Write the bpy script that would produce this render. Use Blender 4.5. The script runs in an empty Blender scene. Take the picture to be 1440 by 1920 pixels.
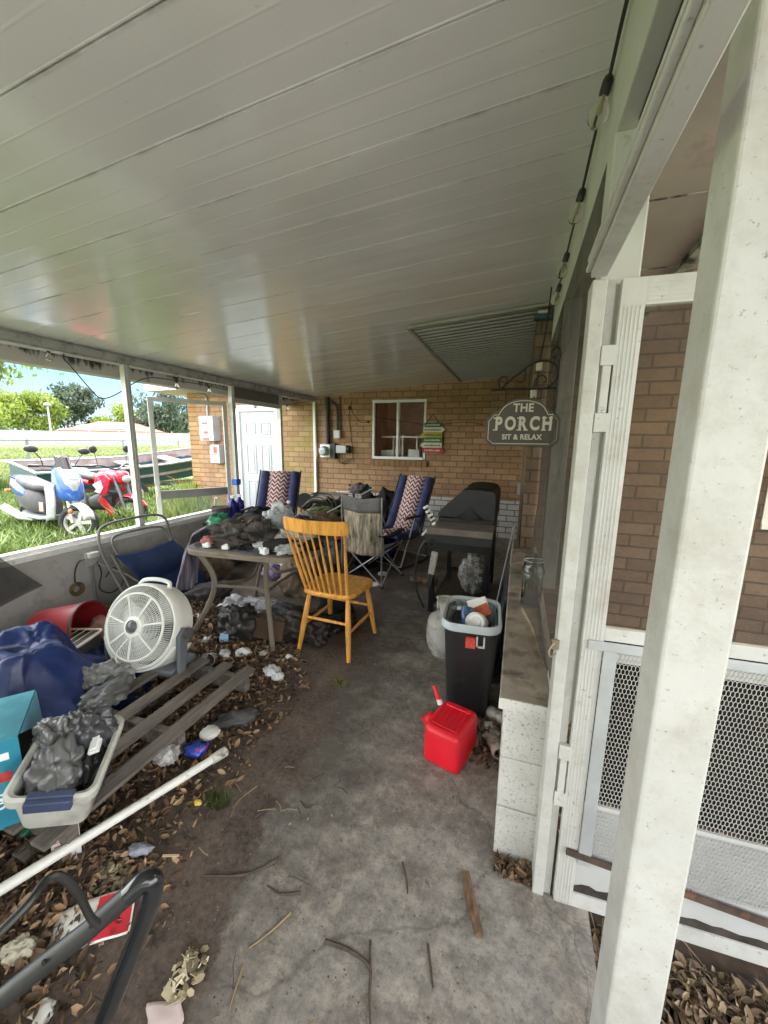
import bpy, bmesh, math, random
import numpy as np
from mathutils import Vector, Matrix, Euler, noise
R = math.radians
rnd = random.Random(7)
scene = bpy.context.scene
COL = scene.collection

# ------------------------------------------------------------------ mesh helper
class MB:
    def __init__(s): s.v = []; s.f = []
    def add(s, vs, fs, M=None):
        n = len(s.v)
        for p in vs:
            p = Vector(p)
            s.v.append(tuple(M @ p) if M is not None else tuple(p))
        for f in fs: s.f.append([i + n for i in f])
        return s
    def box(s, lo, hi, M=None):
        (a, b, c), (d, e, f) = lo, hi
        return s.add([(a,b,c),(d,b,c),(d,e,c),(a,e,c),(a,b,f),(d,b,f),(d,e,f),(a,e,f)],
                     [(0,3,2,1),(4,5,6,7),(0,1,5,4),(1,2,6,5),(2,3,7,6),(3,0,4,7)], M)
    def cbox(s, c, d, rot=(0,0,0)):
        M = Matrix.Translation(c) @ Euler(rot).to_matrix().to_4x4()
        return s.box([-x/2 for x in d], [x/2 for x in d], M)
    def bar(s, p, q, w, h=None, up=(0,0,1)):
        h = h or w; p = Vector(p); q = Vector(q); t = (q - p)
        L = t.length; t.normalize(); u = Vector(up)
        if abs(t.dot(u)) > .97: u = Vector((1,0,0))
        a = t.cross(u).normalized(); b = a.cross(t)
        M = Matrix(((a.x,b.x,t.x,p.x),(a.y,b.y,t.y,p.y),(a.z,b.z,t.z,p.z),(0,0,0,1)))
        return s.box((-w/2,-h/2,0), (w/2,h/2,L), M)
    def tube(s, pts, r, n=8, closed=False, flat=1.0):
        pts = [Vector(p) for p in pts]; m = len(pts)
        rs = r if isinstance(r, (list, tuple)) else [r]*m
        T = []
        for i in range(m):
            a = pts[(i-1) % m] if (closed or i > 0) else pts[i]
            b = pts[(i+1) % m] if (closed or i < m-1) else pts[i]
            T.append((b-a).normalized())
        u = Vector((0,0,1))
        if abs(T[0].dot(u)) > .9: u = Vector((1,0,0))
        u = (u - T[0]*u.dot(T[0])).normalized()
        vs = []; fs = []
        for i in range(m):
            u = (u - T[i]*u.dot(T[i])); u.normalize(); w = T[i].cross(u)
            for k in range(n):
                a = 2*math.pi*k/n
                vs.append(pts[i] + (u*math.cos(a) + w*math.sin(a)*flat)*rs[i])
        for i in range(m if closed else m-1):
            j = (i+1) % m
            for k in range(n):
                l = (k+1) % n
                fs.append((i*n+k, i*n+l, j*n+l, j*n+k))
        if not closed:
            fs.append(tuple(range(n))[::-1]); fs.append(tuple((m-1)*n+k for k in range(n)))
        return s.add(vs, fs)
    def lathe(s, prof, n=24, M=None, cap=True):
        vs = []; fs = []
        for (r, z) in prof:
            for k in range(n):
                a = 2*math.pi*k/n; vs.append((r*math.cos(a), r*math.sin(a), z))
        for i in range(len(prof)-1):
            for k in range(n):
                l = (k+1) % n
                fs.append((i*n+k, i*n+l, (i+1)*n+l, (i+1)*n+k))
        if cap:
            fs.append(tuple(range(n))[::-1]); fs.append(tuple((len(prof)-1)*n+k for k in range(n)))
        return s.add(vs, fs, M)
    def prism(s, poly, t, M=None):
        n = len(poly)
        vs = [(x,y,0) for x,y in poly] + [(x,y,t) for x,y in poly]
        fs = [tuple(range(n))[::-1], tuple(range(n,2*n))] + [(i,(i+1)%n,n+(i+1)%n,n+i) for i in range(n)]
        return s.add(vs, fs, M)
    def grid(s, nu, nv, fn):
        vs = [fn(i/nu, j/nv) for i in range(nu+1) for j in range(nv+1)]
        fs = [(i*(nv+1)+j, (i+1)*(nv+1)+j, (i+1)*(nv+1)+j+1, i*(nv+1)+j+1) for i in range(nu) for j in range(nv)]
        return s.add(vs, fs)
    def blob(s, c, rad, sub=4, amp=.25, freq=2.2, seed=0, M=None, flat=None, ridge=True):
        """crumpled lump: noise-displaced sphere"""
        bm = bmesh.new(); bmesh.ops.create_icosphere(bm, subdivisions=sub, radius=1)
        off = Vector((seed*3.7, seed*1.3, seed*7.1))
        for v in bm.verts:
            p = v.co.copy()
            q = p*freq + off
            a = noise.noise(q); w = noise.noise_vector(q*1.3)*.45
            f1 = noise.voronoi(q*.9 + w)[0]
            d = (a*.8 - (f1[0]-.35)*1.0 - (min(.22, f1[1]-f1[0]) - .11)*-1.1 - abs(noise.noise(Vector((q.x*1.9+w.x*2, q.y*.7, q.z*1.1))))*.65 - abs(noise.noise(Vector((q.x*1.2, q.y*3.4+w.y*2, q.z*1.8))))*.14 + .2)*amp
            v.co = p*(1+d)
            if flat is not None and v.co.z < flat: v.co.z = flat + (v.co.z-flat)*.15
        vs = [(v.co.x*rad[0], v.co.y*rad[1], v.co.z*rad[2]) for v in bm.verts]
        fs = [[v.index for v in f.verts] for f in bm.faces]
        bm.free()
        T = Matrix.Translation(c)
        return s.add(vs, fs, T @ M if M is not None else T)
    def build(s, name, mat, parent=None, smooth=True, bevel=0, solid=0, ang=40, world=False, sub=0, fixn=True):
        me = bpy.data.meshes.new(name)
        vs = s.v
        if world and parent is not None:
            L = parent.location; vs = [(x-L.x, y-L.y, z-L.z) for x,y,z in vs]
        me.from_pydata(vs, [], s.f)
        if fixn:
            bm = bmesh.new(); bm.from_mesh(me); bmesh.ops.recalc_face_normals(bm, faces=bm.faces); bm.to_mesh(me); bm.free()
        if mat: me.materials.append(mat)
        if smooth:
            me.polygons.foreach_set('use_smooth', [True]*len(me.polygons))
            me.set_sharp_from_angle(angle=R(ang))
        o = bpy.data.objects.new(name, me); COL.objects.link(o)
        if parent is not None: o.parent = parent
        if solid:
            m = o.modifiers.new('s','SOLIDIFY'); m.thickness = solid; m.offset = 0
        if bevel:
            m = o.modifiers.new('b','BEVEL'); m.width = bevel; m.segments = 2; m.limit_method = 'ANGLE'; m.angle_limit = R(40)
        if sub:
            m = o.modifiers.new('u','SUBSURF'); m.levels = sub; m.render_levels = sub
        return o

def B(*boxes):
    m = MB()
    for lo, hi in boxes: m.box(lo, hi)
    return m
def tag(o, label=None, cat=None, group=None, kind=None):
    if label: o['label'] = label
    if cat: o['category'] = cat
    if group: o['group'] = group
    if kind: o['kind'] = kind
    return o
def thing(name, label, cat, loc=(0,0,0), rz=0, group=None, rot=None):
    o = bpy.data.objects.new(name, None); COL.objects.link(o)
    o.location = loc; o.rotation_euler = rot if rot else (0,0,rz)
    o.empty_display_size = .1
    return tag(o, label, cat, group)
def copy_tree(o, parent=None):
    c = o.copy(); COL.objects.link(c)
    if parent is not None: c.parent = parent
    for ch in list(o.children): copy_tree(ch, c)
    return c
def text(name, body, size, mat, parent, loc, rot, ext=.001, bold=0, align='CENTER', xs=1):
    c = bpy.data.curves.new(name, 'FONT'); c.body = body; c.size = size; c.extrude = ext; c.offset = bold
    c.align_x = align; c.align_y = 'CENTER'; c.space_character = 1.05
    t = bpy.data.objects.new(name, c); COL.objects.link(t)
    me = bpy.data.meshes.new_from_object(t.evaluated_get(bpy.context.evaluated_depsgraph_get()))
    bpy.data.objects.remove(t); bpy.data.curves.remove(c)
    me.materials.clear(); me.materials.append(mat)
    o = bpy.data.objects.new(name, me); COL.objects.link(o)
    o.parent = parent; o.location = loc; o.rotation_euler = rot; o.scale = (xs,1,1)
    return o
def arc(c, r, a0, a1, n, ax=(1,0,0), ay=(0,0,1)):
    c = Vector(c); ax = Vector(ax); ay = Vector(ay)
    return [c + ax*(r*math.cos(R(a0+(a1-a0)*i/n))) + ay*(r*math.sin(R(a0+(a1-a0)*i/n))) for i in range(n+1)]
def smooth_path(pts, k=6):
    pts = [Vector(p) for p in pts]; out = []
    P = [pts[0]*2-pts[1]] + pts + [pts[-1]*2-pts[-2]]
    for i in range(1, len(P)-2):
        for j in range(k):
            t = j/k; a, b, c, d = P[i-1], P[i], P[i+1], P[i+2]
            out.append(.5*((2*b) + (c-a)*t + (2*a-5*b+4*c-d)*t*t + (3*b-a-3*c+d)*t**3))
    out.append(pts[-1]); return out

# ------------------------------------------------------------------ materials
class N:
    def __init__(s, m): s.t = m.node_tree; s.n = s.t.nodes; s.l = s.t.links
    def new(s, ty, **k):
        x = s.n.new(ty)
        for a, b in k.items(): setattr(x, a, b)
        return x
    def link(s, a, b): s.l.new(a, b)
    def noise(s, vec, scale, detail=4, rough=.55):
        x = s.new('ShaderNodeTexNoise'); x.inputs['Scale'].default_value = scale
        x.inputs['Detail'].default_value = detail; x.inputs['Roughness'].default_value = rough
        s.link(vec, x.inputs['Vector']); return x.outputs['Fac']
    def ramp(s, fac, stops):
        x = s.new('ShaderNodeValToRGB'); e = x.color_ramp.elements
        while len(e) < len(stops): e.new(.5)
        for i, (p, c) in enumerate(stops):
            e[i].position = p; e[i].color = (c,c,c,1) if isinstance(c, (int,float)) else (*c,1)
        s.link(fac, x.inputs[0]); return x.outputs[0]
    def mix(s, fac, a, b, mode='MIX'):
        x = s.new('ShaderNodeMix', data_type='RGBA', blend_type=mode)
        for sock, val in ((x.inputs[0],fac),(x.inputs[6],a),(x.inputs[7],b)):
            if hasattr(val, 'is_linked'): s.link(val, sock)
            elif isinstance(val, (int,float)): sock.default_value = val
            else: sock.default_value = (*val,1)
        return x.outputs[2]
    def math(s, op, a, b=0.0):
        x = s.new('ShaderNodeMath', operation=op)
        for sock, val in ((x.inputs[0],a),(x.inputs[1],b)):
            if hasattr(val, 'is_linked'): s.link(val, sock)
            else: sock.default_value = val
        return x.outputs[0]
    def bump(s, h, strength=.3, dist=.01, normal=None):
        x = s.new('ShaderNodeBump'); x.inputs['Strength'].default_value = strength; x.inputs['Distance'].default_value = dist
        s.link(h, x.inputs['Height'])
        if normal is not None: s.link(normal, x.inputs['Normal'])
        return x.outputs[0]
def newmat(name):
    m = bpy.data.materials.new(name); m.use_nodes = True
    n = N(m); b = n.n['Principled BSDF']
    return m, n, b
def mat(name, c, rough=.6, metal=0, var=.15, scale=6, bump=0, bscale=60, dirt=None, dscale=5, dlo=.55, dhi=.75, spec=.5, coat=0,
        alpha=None, trans=0, damt=1.0, stretch=None, grime=None, gscale=7, glo=.5, ghi=.8, gamt=.6):
    m, n, b = newmat(name)
    tc = n.new('ShaderNodeTexCoord').outputs['Object']
    if stretch:
        mp = n.new('ShaderNodeMapping'); mp.inputs['Scale'].default_value = stretch; n.link(tc, mp.inputs[0]); tc = mp.outputs[0]
    f = n.noise(tc, scale, 5)
    col = n.mix(n.ramp(f, [(.3,0),(.7,1)]), [x*(1-var) for x in c], [min(1,x*(1+var)) for x in c])
    if dirt is not None:
        d = n.ramp(n.noise(tc, dscale, 8, .65), [(dlo,0),(dhi,damt)])
        col = n.mix(d, col, dirt)
    if grime is not None:
        col = n.mix(n.ramp(n.noise(tc, gscale, 9, .72), [(glo,0),(ghi,gamt)]), col, grime)
    n.link(col, b.inputs['Base Color'])
    rr = n.ramp(n.noise(tc, scale*2.3, 4), [(.3,max(0,rough-.08)),(.7,min(1,rough+.08))])
    n.link(rr, b.inputs['Roughness'])
    b.inputs['Metallic'].default_value = metal; b.inputs['Specular IOR Level'].default_value = spec
    b.inputs['Coat Weight'].default_value = coat
    if trans: b.inputs['Transmission Weight'].default_value = trans
    if alpha is not None: b.inputs['Alpha'].default_value = alpha
    if bump: n.link(n.bump(n.noise(tc, bscale, 6), bump, .004), b.inputs['Normal'])
    return m
def brick(name, c1, c2, mortar, bw, rh, swap='xz', moss=None, mort=.008, var=.35, bump=.6):
    m, n, b = newmat(name)
    tc = n.new('ShaderNodeTexCoord').outputs['Object']
    sp = n.new('ShaderNodeSeparateXYZ'); n.link(tc, sp.inputs[0])
    cb = n.new('ShaderNodeCombineXYZ')
    n.link(sp.outputs[0 if swap[0]=='x' else 1], cb.inputs[0]); n.link(sp.outputs[2 if swap[1]=='z' else 1], cb.inputs[1])
    wob = n.new('ShaderNodeTexNoise'); wob.inputs['Scale'].default_value = 9; n.link(tc, wob.inputs['Vector'])
    ma = n.new('ShaderNodeVectorMath', operation='MULTIPLY_ADD'); n.link(wob.outputs['Color'], ma.inputs[0])
    ma.inputs[1].default_value = (.008,.008,0); n.link(cb.outputs[0], ma.inputs[2])
    t = n.new('ShaderNodeTexBrick'); n.link(ma.outputs[0], t.inputs['Vector'])
    t.inputs['Scale'].default_value = 1; t.inputs['Brick Width'].default_value = bw; t.inputs['Row Height'].default_value = rh
    t.inputs['Mortar Size'].default_value = mort; t.inputs['Mortar Smooth'].default_value = .2
    t.inputs['Color1'].default_value = (*c1,1); t.inputs['Color2'].default_value = (*c2,1); t.inputs['Mortar'].default_value = (*mortar,1)
    col = n.mix(n.ramp(n.noise(tc, 3.5, 6, .7), [(.3,1-var),(.7,1+var*.5)]), (0,0,0), t.outputs['Color'])
    v = n.ramp(n.noise(tc, 1.7, 7, .75), [(.28,1-var),(.7,1)])
    col = n.mix(1.0, t.outputs['Color'], v, 'MULTIPLY')
    v2 = n.ramp(n.noise(tc, 45, 5, .7), [(.3,.75),(.7,1)])
    col = n.mix(1.0, col, v2, 'MULTIPLY')
    if moss:
        x0, x1, mc = moss
        mk = n.math('MULTIPLY', n.math('GREATER_THAN', sp.outputs[0], x0), n.math('LESS_THAN', sp.outputs[0], x1))
        mk = n.math('MULTIPLY', mk, n.ramp(n.noise(tc, 2.6, 6, .7), [(.44,0),(.62,.6)]))
        col = n.mix(mk, col, mc)
    n.link(col, b.inputs['Base Color']); b.inputs['Roughness'].default_value = .85
    h = n.math('SUBTRACT', 1.0, t.outputs['Fac'])
    bp = n.bump(h, bump, .008); bp = n.bump(n.noise(tc, 60, 6), .35, .004, bp)
    n.link(bp, b.inputs['Normal'])
    return m
def glass(name, c=(.95,.97,.97), rough=.03, ior=1.45):
    m, n, b = newmat(name)
    b.inputs['Base Color'].default_value = (*c,1); b.inputs['Transmission Weight'].default_value = 1
    b.inputs['Roughness'].default_value = rough; b.inputs['IOR'].default_value = ior
    return m
def plastic_film(name, c, alpha=.5, rough=.2):
    m, n, b = newmat(name)
    tc = n.new('ShaderNodeTexCoord').outputs['Object']
    b.inputs['Base Color'].default_value = (*c,1); b.inputs['Roughness'].default_value = rough
    n.link(n.ramp(n.noise(tc, 14, 6, .7), [(.35,alpha*.4),(.65,min(1,alpha*1.5))]), b.inputs['Alpha'])
    n.link(n.bump(n.noise(tc, 30, 5), .8, .01), b.inputs['Normal'])
    return m

WHITE = mat('white_paint', (.55,.545,.52), .45, var=.06, dirt=(.17,.16,.13), dscale=60, dlo=.61, dhi=.70, damt=.75, grime=(.30,.27,.21), gscale=8, glo=.5, ghi=.76, gamt=.65)
WHITE_WET = mat('speckled_white_paint', (.54,.535,.51), .42, var=.13, scale=3, dirt=(.15,.135,.115), dscale=120, dlo=.62, dhi=.71, damt=.8, bump=.2, bscale=70, grime=(.36,.33,.27), gscale=11, glo=.46, ghi=.72, gamt=.65)
WHITE_CLEAN = mat('clean_white', (.82,.83,.82), .4, var=.03)
BLOCK = mat('painted_block', (.60,.585,.555), .8, var=.12, dirt=(.20,.18,.16), dscale=110, dlo=.56, dhi=.66, damt=.8, bump=.6, bscale=120)
ALU = mat('aluminium_frame', (.55,.55,.53), .42, .25, var=.12, dirt=(.2,.19,.17), dscale=14, dlo=.58, dhi=.8)
GREEN_WHITE = mat('mildewed_white', (.58,.59,.54), .6, var=.1, scale=3, dirt=(.2,.22,.15), dscale=20, dlo=.6, dhi=.8)
CONC_WALL = mat('dirty_painted_concrete', (.36,.35,.34), .75, var=.2, scale=2.5, dirt=(.16,.15,.14), dscale=5, dlo=.52, dhi=.75, bump=.35, bscale=60)
CAP = mat('dirty_wall_cap', (.30,.26,.22), .85, var=.3, scale=7, dirt=(.08,.07,.055), dscale=9, dlo=.5, dhi=.7, bump=.5, bscale=60)
BLACK_P = mat('black_plastic', (.025,.026,.027), .45, var=.3, scale=8, bump=.05)
BLACK_M = mat('black_metal', (.02,.02,.022), .35, .3, var=.3)
GREY_M = mat('grey_metal', (.32,.33,.34), .4, .6, var=.15, dirt=(.15,.12,.1), dscale=12, dlo=.6, dhi=.8)
GALV = mat('galvanised_metal', (.5,.52,.53), .45, .4, var=.12, scale=12)
RUST = mat('rusty_strip', (.075,.05,.036), .85, var=.4, scale=20, bump=.4, dirt=(.24,.10,.045), dscale=9, dlo=.55, dhi=.7)
RUBBER = mat('tyre_rubber', (.03,.03,.03), .75, var=.3, scale=10)
SHADE_BOARD = mat('shade_board', (.06,.05,.042), .8, var=.3)
IRON = mat('wrought_iron', (.025,.022,.02), .5, .4)
def fabric(name, c, rough=.9, var=.2, scale=10, bump=.4): return mat(name, c, rough, var=var, scale=scale, bump=bump, bscale=180, spec=.2)

def leafmat(name, stops):
    m, n, b = newmat(name); g = n.new('ShaderNodeNewGeometry')
    n.link(n.ramp(g.outputs['Random Per Island'], stops), b.inputs['Base Color']); b.inputs['Roughness'].default_value = .75; return m
# ------------------------------------------------------------------ camera, light, sky
def camera():
    c = bpy.data.cameras.new('camera'); o = bpy.data.objects.new('camera', c); COL.objects.link(o)
    F, cx, cy = 727., 720., 960.
    def d(u, v): return Vector((u-cx, v-cy, F)).normalized()
    Y = d(975, 830); Z = -d(673, 4930); Z = (Z - Y*Y.dot(Z)).normalized(); X = Y.cross(Z)
    W = Matrix((X, Y, Z))                       # world <- image frame (right, down, forward)
    r = W @ Vector((1,0,0)); u = W @ Vector((0,-1,0)); b = -(W @ Vector((0,0,1)))
    o.matrix_world = Matrix(((r.x,u.x,b.x,0),(r.y,u.y,b.y,0),(r.z,u.z,b.z,1.52),(0,0,0,1)))
    c.sensor_fit = 'VERTICAL'; c.sensor_height = 24; c.lens = 24*F/1920; c.clip_end = 2000; c.clip_start = .02
    scene.camera = o
camera()
SUN_EL, SUN_AZ = R(68), R(-55)      # azimuth measured from +Y towards +X
def world():
    w = bpy.data.worlds.new('World'); scene.world = w; w.use_nodes = True
    n = N(w); n.n.clear()
    out = n.new('ShaderNodeOutputWorld'); bg = n.new('ShaderNodeBackground'); n.link(bg.outputs[0], out.inputs[0])
    sky = n.new('ShaderNodeTexSky', sky_type='NISHITA'); sky.sun_disc = False
    sky.sun_elevation = SUN_EL; sky.sun_rotation = SUN_AZ; sky.dust_density = .4
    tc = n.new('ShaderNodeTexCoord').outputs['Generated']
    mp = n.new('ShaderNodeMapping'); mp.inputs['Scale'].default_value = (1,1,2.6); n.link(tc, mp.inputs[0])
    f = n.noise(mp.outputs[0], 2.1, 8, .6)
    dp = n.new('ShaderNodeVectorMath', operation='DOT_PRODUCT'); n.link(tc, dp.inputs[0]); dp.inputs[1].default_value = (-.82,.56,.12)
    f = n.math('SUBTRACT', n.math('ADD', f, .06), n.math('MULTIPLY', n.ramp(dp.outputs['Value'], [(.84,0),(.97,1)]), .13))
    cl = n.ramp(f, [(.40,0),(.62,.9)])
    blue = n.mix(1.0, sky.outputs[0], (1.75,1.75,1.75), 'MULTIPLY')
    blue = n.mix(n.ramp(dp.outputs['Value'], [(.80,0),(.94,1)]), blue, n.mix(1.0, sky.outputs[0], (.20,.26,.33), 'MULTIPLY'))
    col = n.mix(cl, blue, n.mix(n.ramp(dp.outputs['Value'], [(.80,0),(.94,1)]), (11.5,10.9,10.0), (1.3,1.36,1.42)))  # clouds out of view made brighter to light the porch; visible window dimmed
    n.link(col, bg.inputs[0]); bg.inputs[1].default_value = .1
    s = bpy.data.lights.new('sun','SUN'); s.energy = 2.2; s.angle = R(6); s.color = (1,.94,.85)
    o = bpy.data.objects.new('sun', s); COL.objects.link(o)
    dv = Vector((math.sin(SUN_AZ)*math.cos(SUN_EL), math.cos(SUN_AZ)*math.cos(SUN_EL), math.sin(SUN_EL)))
    o.rotation_euler = dv.to_track_quat('Z','Y').to_euler()
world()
scene.view_settings.view_transform = 'Standard'; scene.view_settings.look = 'None'
scene.view_settings.exposure = 2.9; scene.view_settings.gamma = 1
scene.cycles.use_denoising = True
scene.cycles.max_bounces = 12; scene.cycles.diffuse_bounces = 6; scene.cycles.transparent_max_bounces = 16
scene.cycles.sample_clamp_indirect = 8

# ------------------------------------------------------------------ floor and ground
def floor_mat():
    m, n, b = newmat('stained_concrete_floor')
    tc = n.new('ShaderNodeTexCoord').outputs['Object']
    base = n.mix(n.ramp(n.noise(tc, 1.6, 7, .7), [(.32,0),(.68,1)]), (.14,.125,.11), (.39,.362,.325))
    base = n.mix(n.ramp(n.noise(tc, .8, 5, .65), [(.45,0),(.62,.65)]), base, (.28,.275,.26))
    base = n.mix(n.ramp(n.noise(tc, 5, 8, .75), [(.46,0),(.64,.5)]), base, (.10,.08,.062))
    base = n.mix(n.ramp(n.noise(tc, 26, 8, .75), [(.48,0),(.64,.5)]), base, (.075,.06,.05))
    base = n.mix(n.ramp(n.noise(tc, 14, 8, .75), [(.50,0),(.66,.4)]), base, (.42,.38,.32))
    base = n.mix(n.ramp(n.noise(tc, 75, 5, .75), [(.54,0),(.68,.6)]), base, (.05,.04,.032))
    base = n.mix(n.ramp(n.noise(tc, 1.1, 4, .6), [(.5,0),(.7,.5)]), base, (.15,.10,.085))
    sp = n.new('ShaderNodeSeparateXYZ'); n.link(tc, sp.inputs[0])
    # soil trodden over the outer side of the slab, with a ragged edge
    base = n.mix(n.ramp(n.noise(tc, 11, 10, .8), [(.49,0),(.60,.55)]), base, (.43,.385,.32))
    base = n.mix(n.ramp(n.noise(tc, 23, 10, .8), [(.50,0),(.62,.5)]), base, (.12,.10,.09))
    wet = n.ramp(n.math('ADD', n.math('MULTIPLY', sp.outputs[0], -.35), n.math('MULTIPLY', n.noise(tc, 1.7, 8, .72), 1.0)), [(.62,0),(.84,.75)])
    base = n.mix(wet, base, (.055,.045,.038))
    wet2 = n.ramp(n.noise(tc, 2.6, 9, .75), [(.56,0),(.66,.6)])
    base = n.mix(wet2, base, (.075,.06,.052))
    vo = n.new('ShaderNodeTexVoronoi', feature='DISTANCE_TO_EDGE'); vo.inputs['Scale'].default_value = .55
    wv = n.new('ShaderNodeTexNoise'); wv.inputs['Scale'].default_value = 3; wv.inputs['Detail'].default_value = 6; n.link(tc, wv.inputs['Vector'])
    wa = n.new('ShaderNodeVectorMath', operation='MULTIPLY_ADD'); n.link(wv.outputs['Color'], wa.inputs[0]); wa.inputs[1].default_value = (.35,.35,0); n.link(tc, wa.inputs[2]); n.link(wa.outputs[0], vo.inputs['Vector'])
    base = n.mix(n.ramp(vo.outputs['Distance'], [(.0,.45),(.004,0)]), base, (.06,.05,.044))
    e = n.math('ADD', n.math('MULTIPLY', sp.outputs[0], -1.0), n.math('MULTIPLY', n.noise(tc, 2.5, 7, .7), .9))
    e = n.math('SUBTRACT', e, n.math('MULTIPLY', sp.outputs[1], .13))
    soil = n.ramp(n.math('MULTIPLY', n.math('SUBTRACT', e, .9), 2.2), [(.42,0),(.56,1)])
    soilc = n.mix(n.ramp(n.math('MULTIPLY', n.math('ADD', n.noise(tc, 4, 8, .75), n.noise(tc, 45, 6, .8)), .5), [(.38,0),(.60,1)]), (.028,.022,.018), (.16,.12,.098))
    col = n.mix(soil, base, soilc)
    n.link(col, b.inputs['Base Color']); b.inputs['Roughness'].default_value = .82
    bp = n.bump(n.noise(tc, 9, 8, .7), .3, .01); bp = n.bump(n.noise(tc, 90, 6), .4, .003, bp)
    n.link(bp, b.inputs['Normal'])
    return m
fl = MB()
fl.grid(40, 60, lambda u, v: (-3.5+3.82*u, -1.5+2.70*v, 0))
fl.grid(40, 60, lambda u, v: (-3.5+3.69*u, 1.2+5.2*v, 0))
fl.box((-3.5,-1.5,-.12),(.32,1.2,-.004)); fl.box((-3.5,1.2,-.12),(.19,6.4,-.004))
tag(fl.build('floor', floor_mat(), smooth=False, fixn=False), kind='structure')

def terrain_z(x, y):
    d = max(0, min(1, (-x-16)/40)); d = d*d*(3-2*d)
    return -.1 + .62*d
def lawn_mat():
    m, n, b = newmat('lawn_soil'); tc = n.new('ShaderNodeTexCoord').outputs['Object']
    c = n.mix(n.ramp(n.noise(tc, .25, 8, .7), [(.35,0),(.65,1)]), (.07,.11,.02), (.14,.18,.045))
    c = n.mix(n.ramp(n.noise(tc, 6, 8, .8), [(.4,0),(.7,.7)]), c, (.06,.10,.02))
    n.link(c, b.inputs['Base Color']); b.inputs['Roughness'].default_value = .95
    return m
LAWN = lawn_mat()
lw = MB()
def axis(a, b, dense0, dense1, nd, nf):
    return [a + (dense0-a)*(i/nf) for i in range(nf)] + [dense0 + (dense1-dense0)*i/nd for i in range(nd)] + [dense1 + (b-dense1)*i/nf for i in range(nf+1)]
gx = axis(-600, 400, -64, -12, 40, 4); gy = axis(-300, 600, -5, 60, 6, 4)
lw.add([(x,y,terrain_z(x,y)) for x in gx for y in gy],
       [(i*len(gy)+j,(i+1)*len(gy)+j,(i+1)*len(gy)+j+1,i*len(gy)+j+1) for i in range(len(gx)-1) for j in range(len(gy)-1)])
tag(lw.build('ground', LAWN), kind='structure')
dw = MB(); dw.grid(20, 20, lambda u, v: (-3.6+12*u, -16+14.5*v, -.08))
tag(dw.build('bounce_ground', mat('pale_bounce_ground', (.36,.35,.33), .85, var=.15, scale=1.2), smooth=False), kind='structure')  # unseen pale ground added to bounce sunlight up to the ceiling
rd = MB(); rd.grid(10, 30, lambda u, v: (-27-3.2*u, -40+160*v, terrain_z(-27-3.2*u,0)+.012))
tag(rd.build('sandy_track', mat('pale_sand', (.34,.32,.28), .95, var=.2, scale=1.5), smooth=False), kind='structure')
SOIL = mat('dark_soil', (.045,.034,.028), .95, var=.5, scale=18, bump=.8, bscale=50)
dg = MB(); dg.grid(30, 50, lambda u, v: (.17+4*u, -1.5+5*v, -.055+.02*noise.noise(Vector((u*20,v*25,0)))))
tag(dg.build('soil_strip', SOIL), kind='structure')

# ------------------------------------------------------------------ brick house
BRICK = brick('tan_brick', (.44,.245,.12), (.58,.365,.20), (.25,.17,.11), .235, .0935, moss=(-2.26,-1.53,(.26,.25,.045)))
BRICK_D = brick('shaded_brown_brick', (.18,.118,.08), (.255,.175,.12), (.115,.085,.06), .30, .0935, var=.35)  # wall seen in shade: the shade is put into a browner brick colour
BRICK_DY = brick('shaded_brown_brick_side', (.20,.125,.075), (.27,.175,.105), (.13,.09,.06), .30, .0935, swap='yz', var=.3)  # side wall with the same shade put into its brick colour
BRICK_SIDE = brick('tan_brick_side', (.42,.225,.085), (.66,.42,.185), (.17,.11,.065), .235, .0935, swap='yz')
BRICK_W = brick('white_painted_brick', (.84,.83,.81), (.92,.91,.89), (.22,.21,.20), .235, .0935, var=.25)
BRICK_SOLDIER = brick('sill_brick', (.30,.16,.07), (.40,.23,.10), (.15,.10,.06), .094, .21, var=.3)
house = thing('brick_house', 'tan brick house enclosing the far end of the covered porch', 'house', (-2,6.5,0))
def part(mb, name, m, par=house, **k): return mb.build(name, m, par, world=True, **k)
YB = 6.4
part(B(((-6.25,YB,-.1),(-5.24,YB+.2,2.62)), ((-5.24,YB,2.10),(-4.33,YB+.2,2.62)), ((-5.24,YB,-.1),(-4.33,YB+.2,-.02)), ((-4.33,YB,-.1),(-2.42,YB+.2,2.62)),
       ((-2.42,YB,2.20),(-1.48,YB+.2,2.62)), ((-2.42,YB,-.1),(-1.48,YB+.2,1.20)), ((-1.48,YB,-.1),(.26,YB+.2,2.62))), 'wall', BRICK, smooth=False)
part(B(((-6.45,YB+.0,-.1),(-6.25,16,2.62))), 'wall', BRICK_SIDE, smooth=False)
part(B(((.06,3.35,-.1),(1.62,3.55,2.9)), ((1.62,3.35,-.1),(2.8,3.55,.95)), ((1.62,3.35,1.95),(2.8,3.55,2.9)), ((2.8,3.35,-.1),(5,3.55,2.9))), 'wall', BRICK_D, smooth=False)
part(B(((.06,3.55,-.1),(.26,YB,2.9))), 'wall', BRICK_DY, smooth=False)
part(B(((-3.12,YB-.012,0),(.057,YB-.001,.61))), 'painted_base', BRICK_W, smooth=False)
part(B(((-2.46,YB-.03,1.10),(-1.44,YB+.02,1.195))), 'window_sill', BRICK_SOLDIER, smooth=False, bevel=.004)
part(B(((-6.9,5.9,2.42),(-3.98,6.6,2.46)), ((-6.9,5.86,2.42),(-3.98,5.9,2.58)), ((-6.9,6.6,2.63),(5.2,16,2.68)), ((-3.9,6.4,2.63),(5.2,6.6,2.68)), ((.06,3.3,2.92),(5.2,6.4,2.97)), ((-6.94,5.86,2.42),(-6.9,16,2.68))), 'eave', mat('pinkish_eave', (.6,.52,.47), .7), smooth=False)
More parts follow.
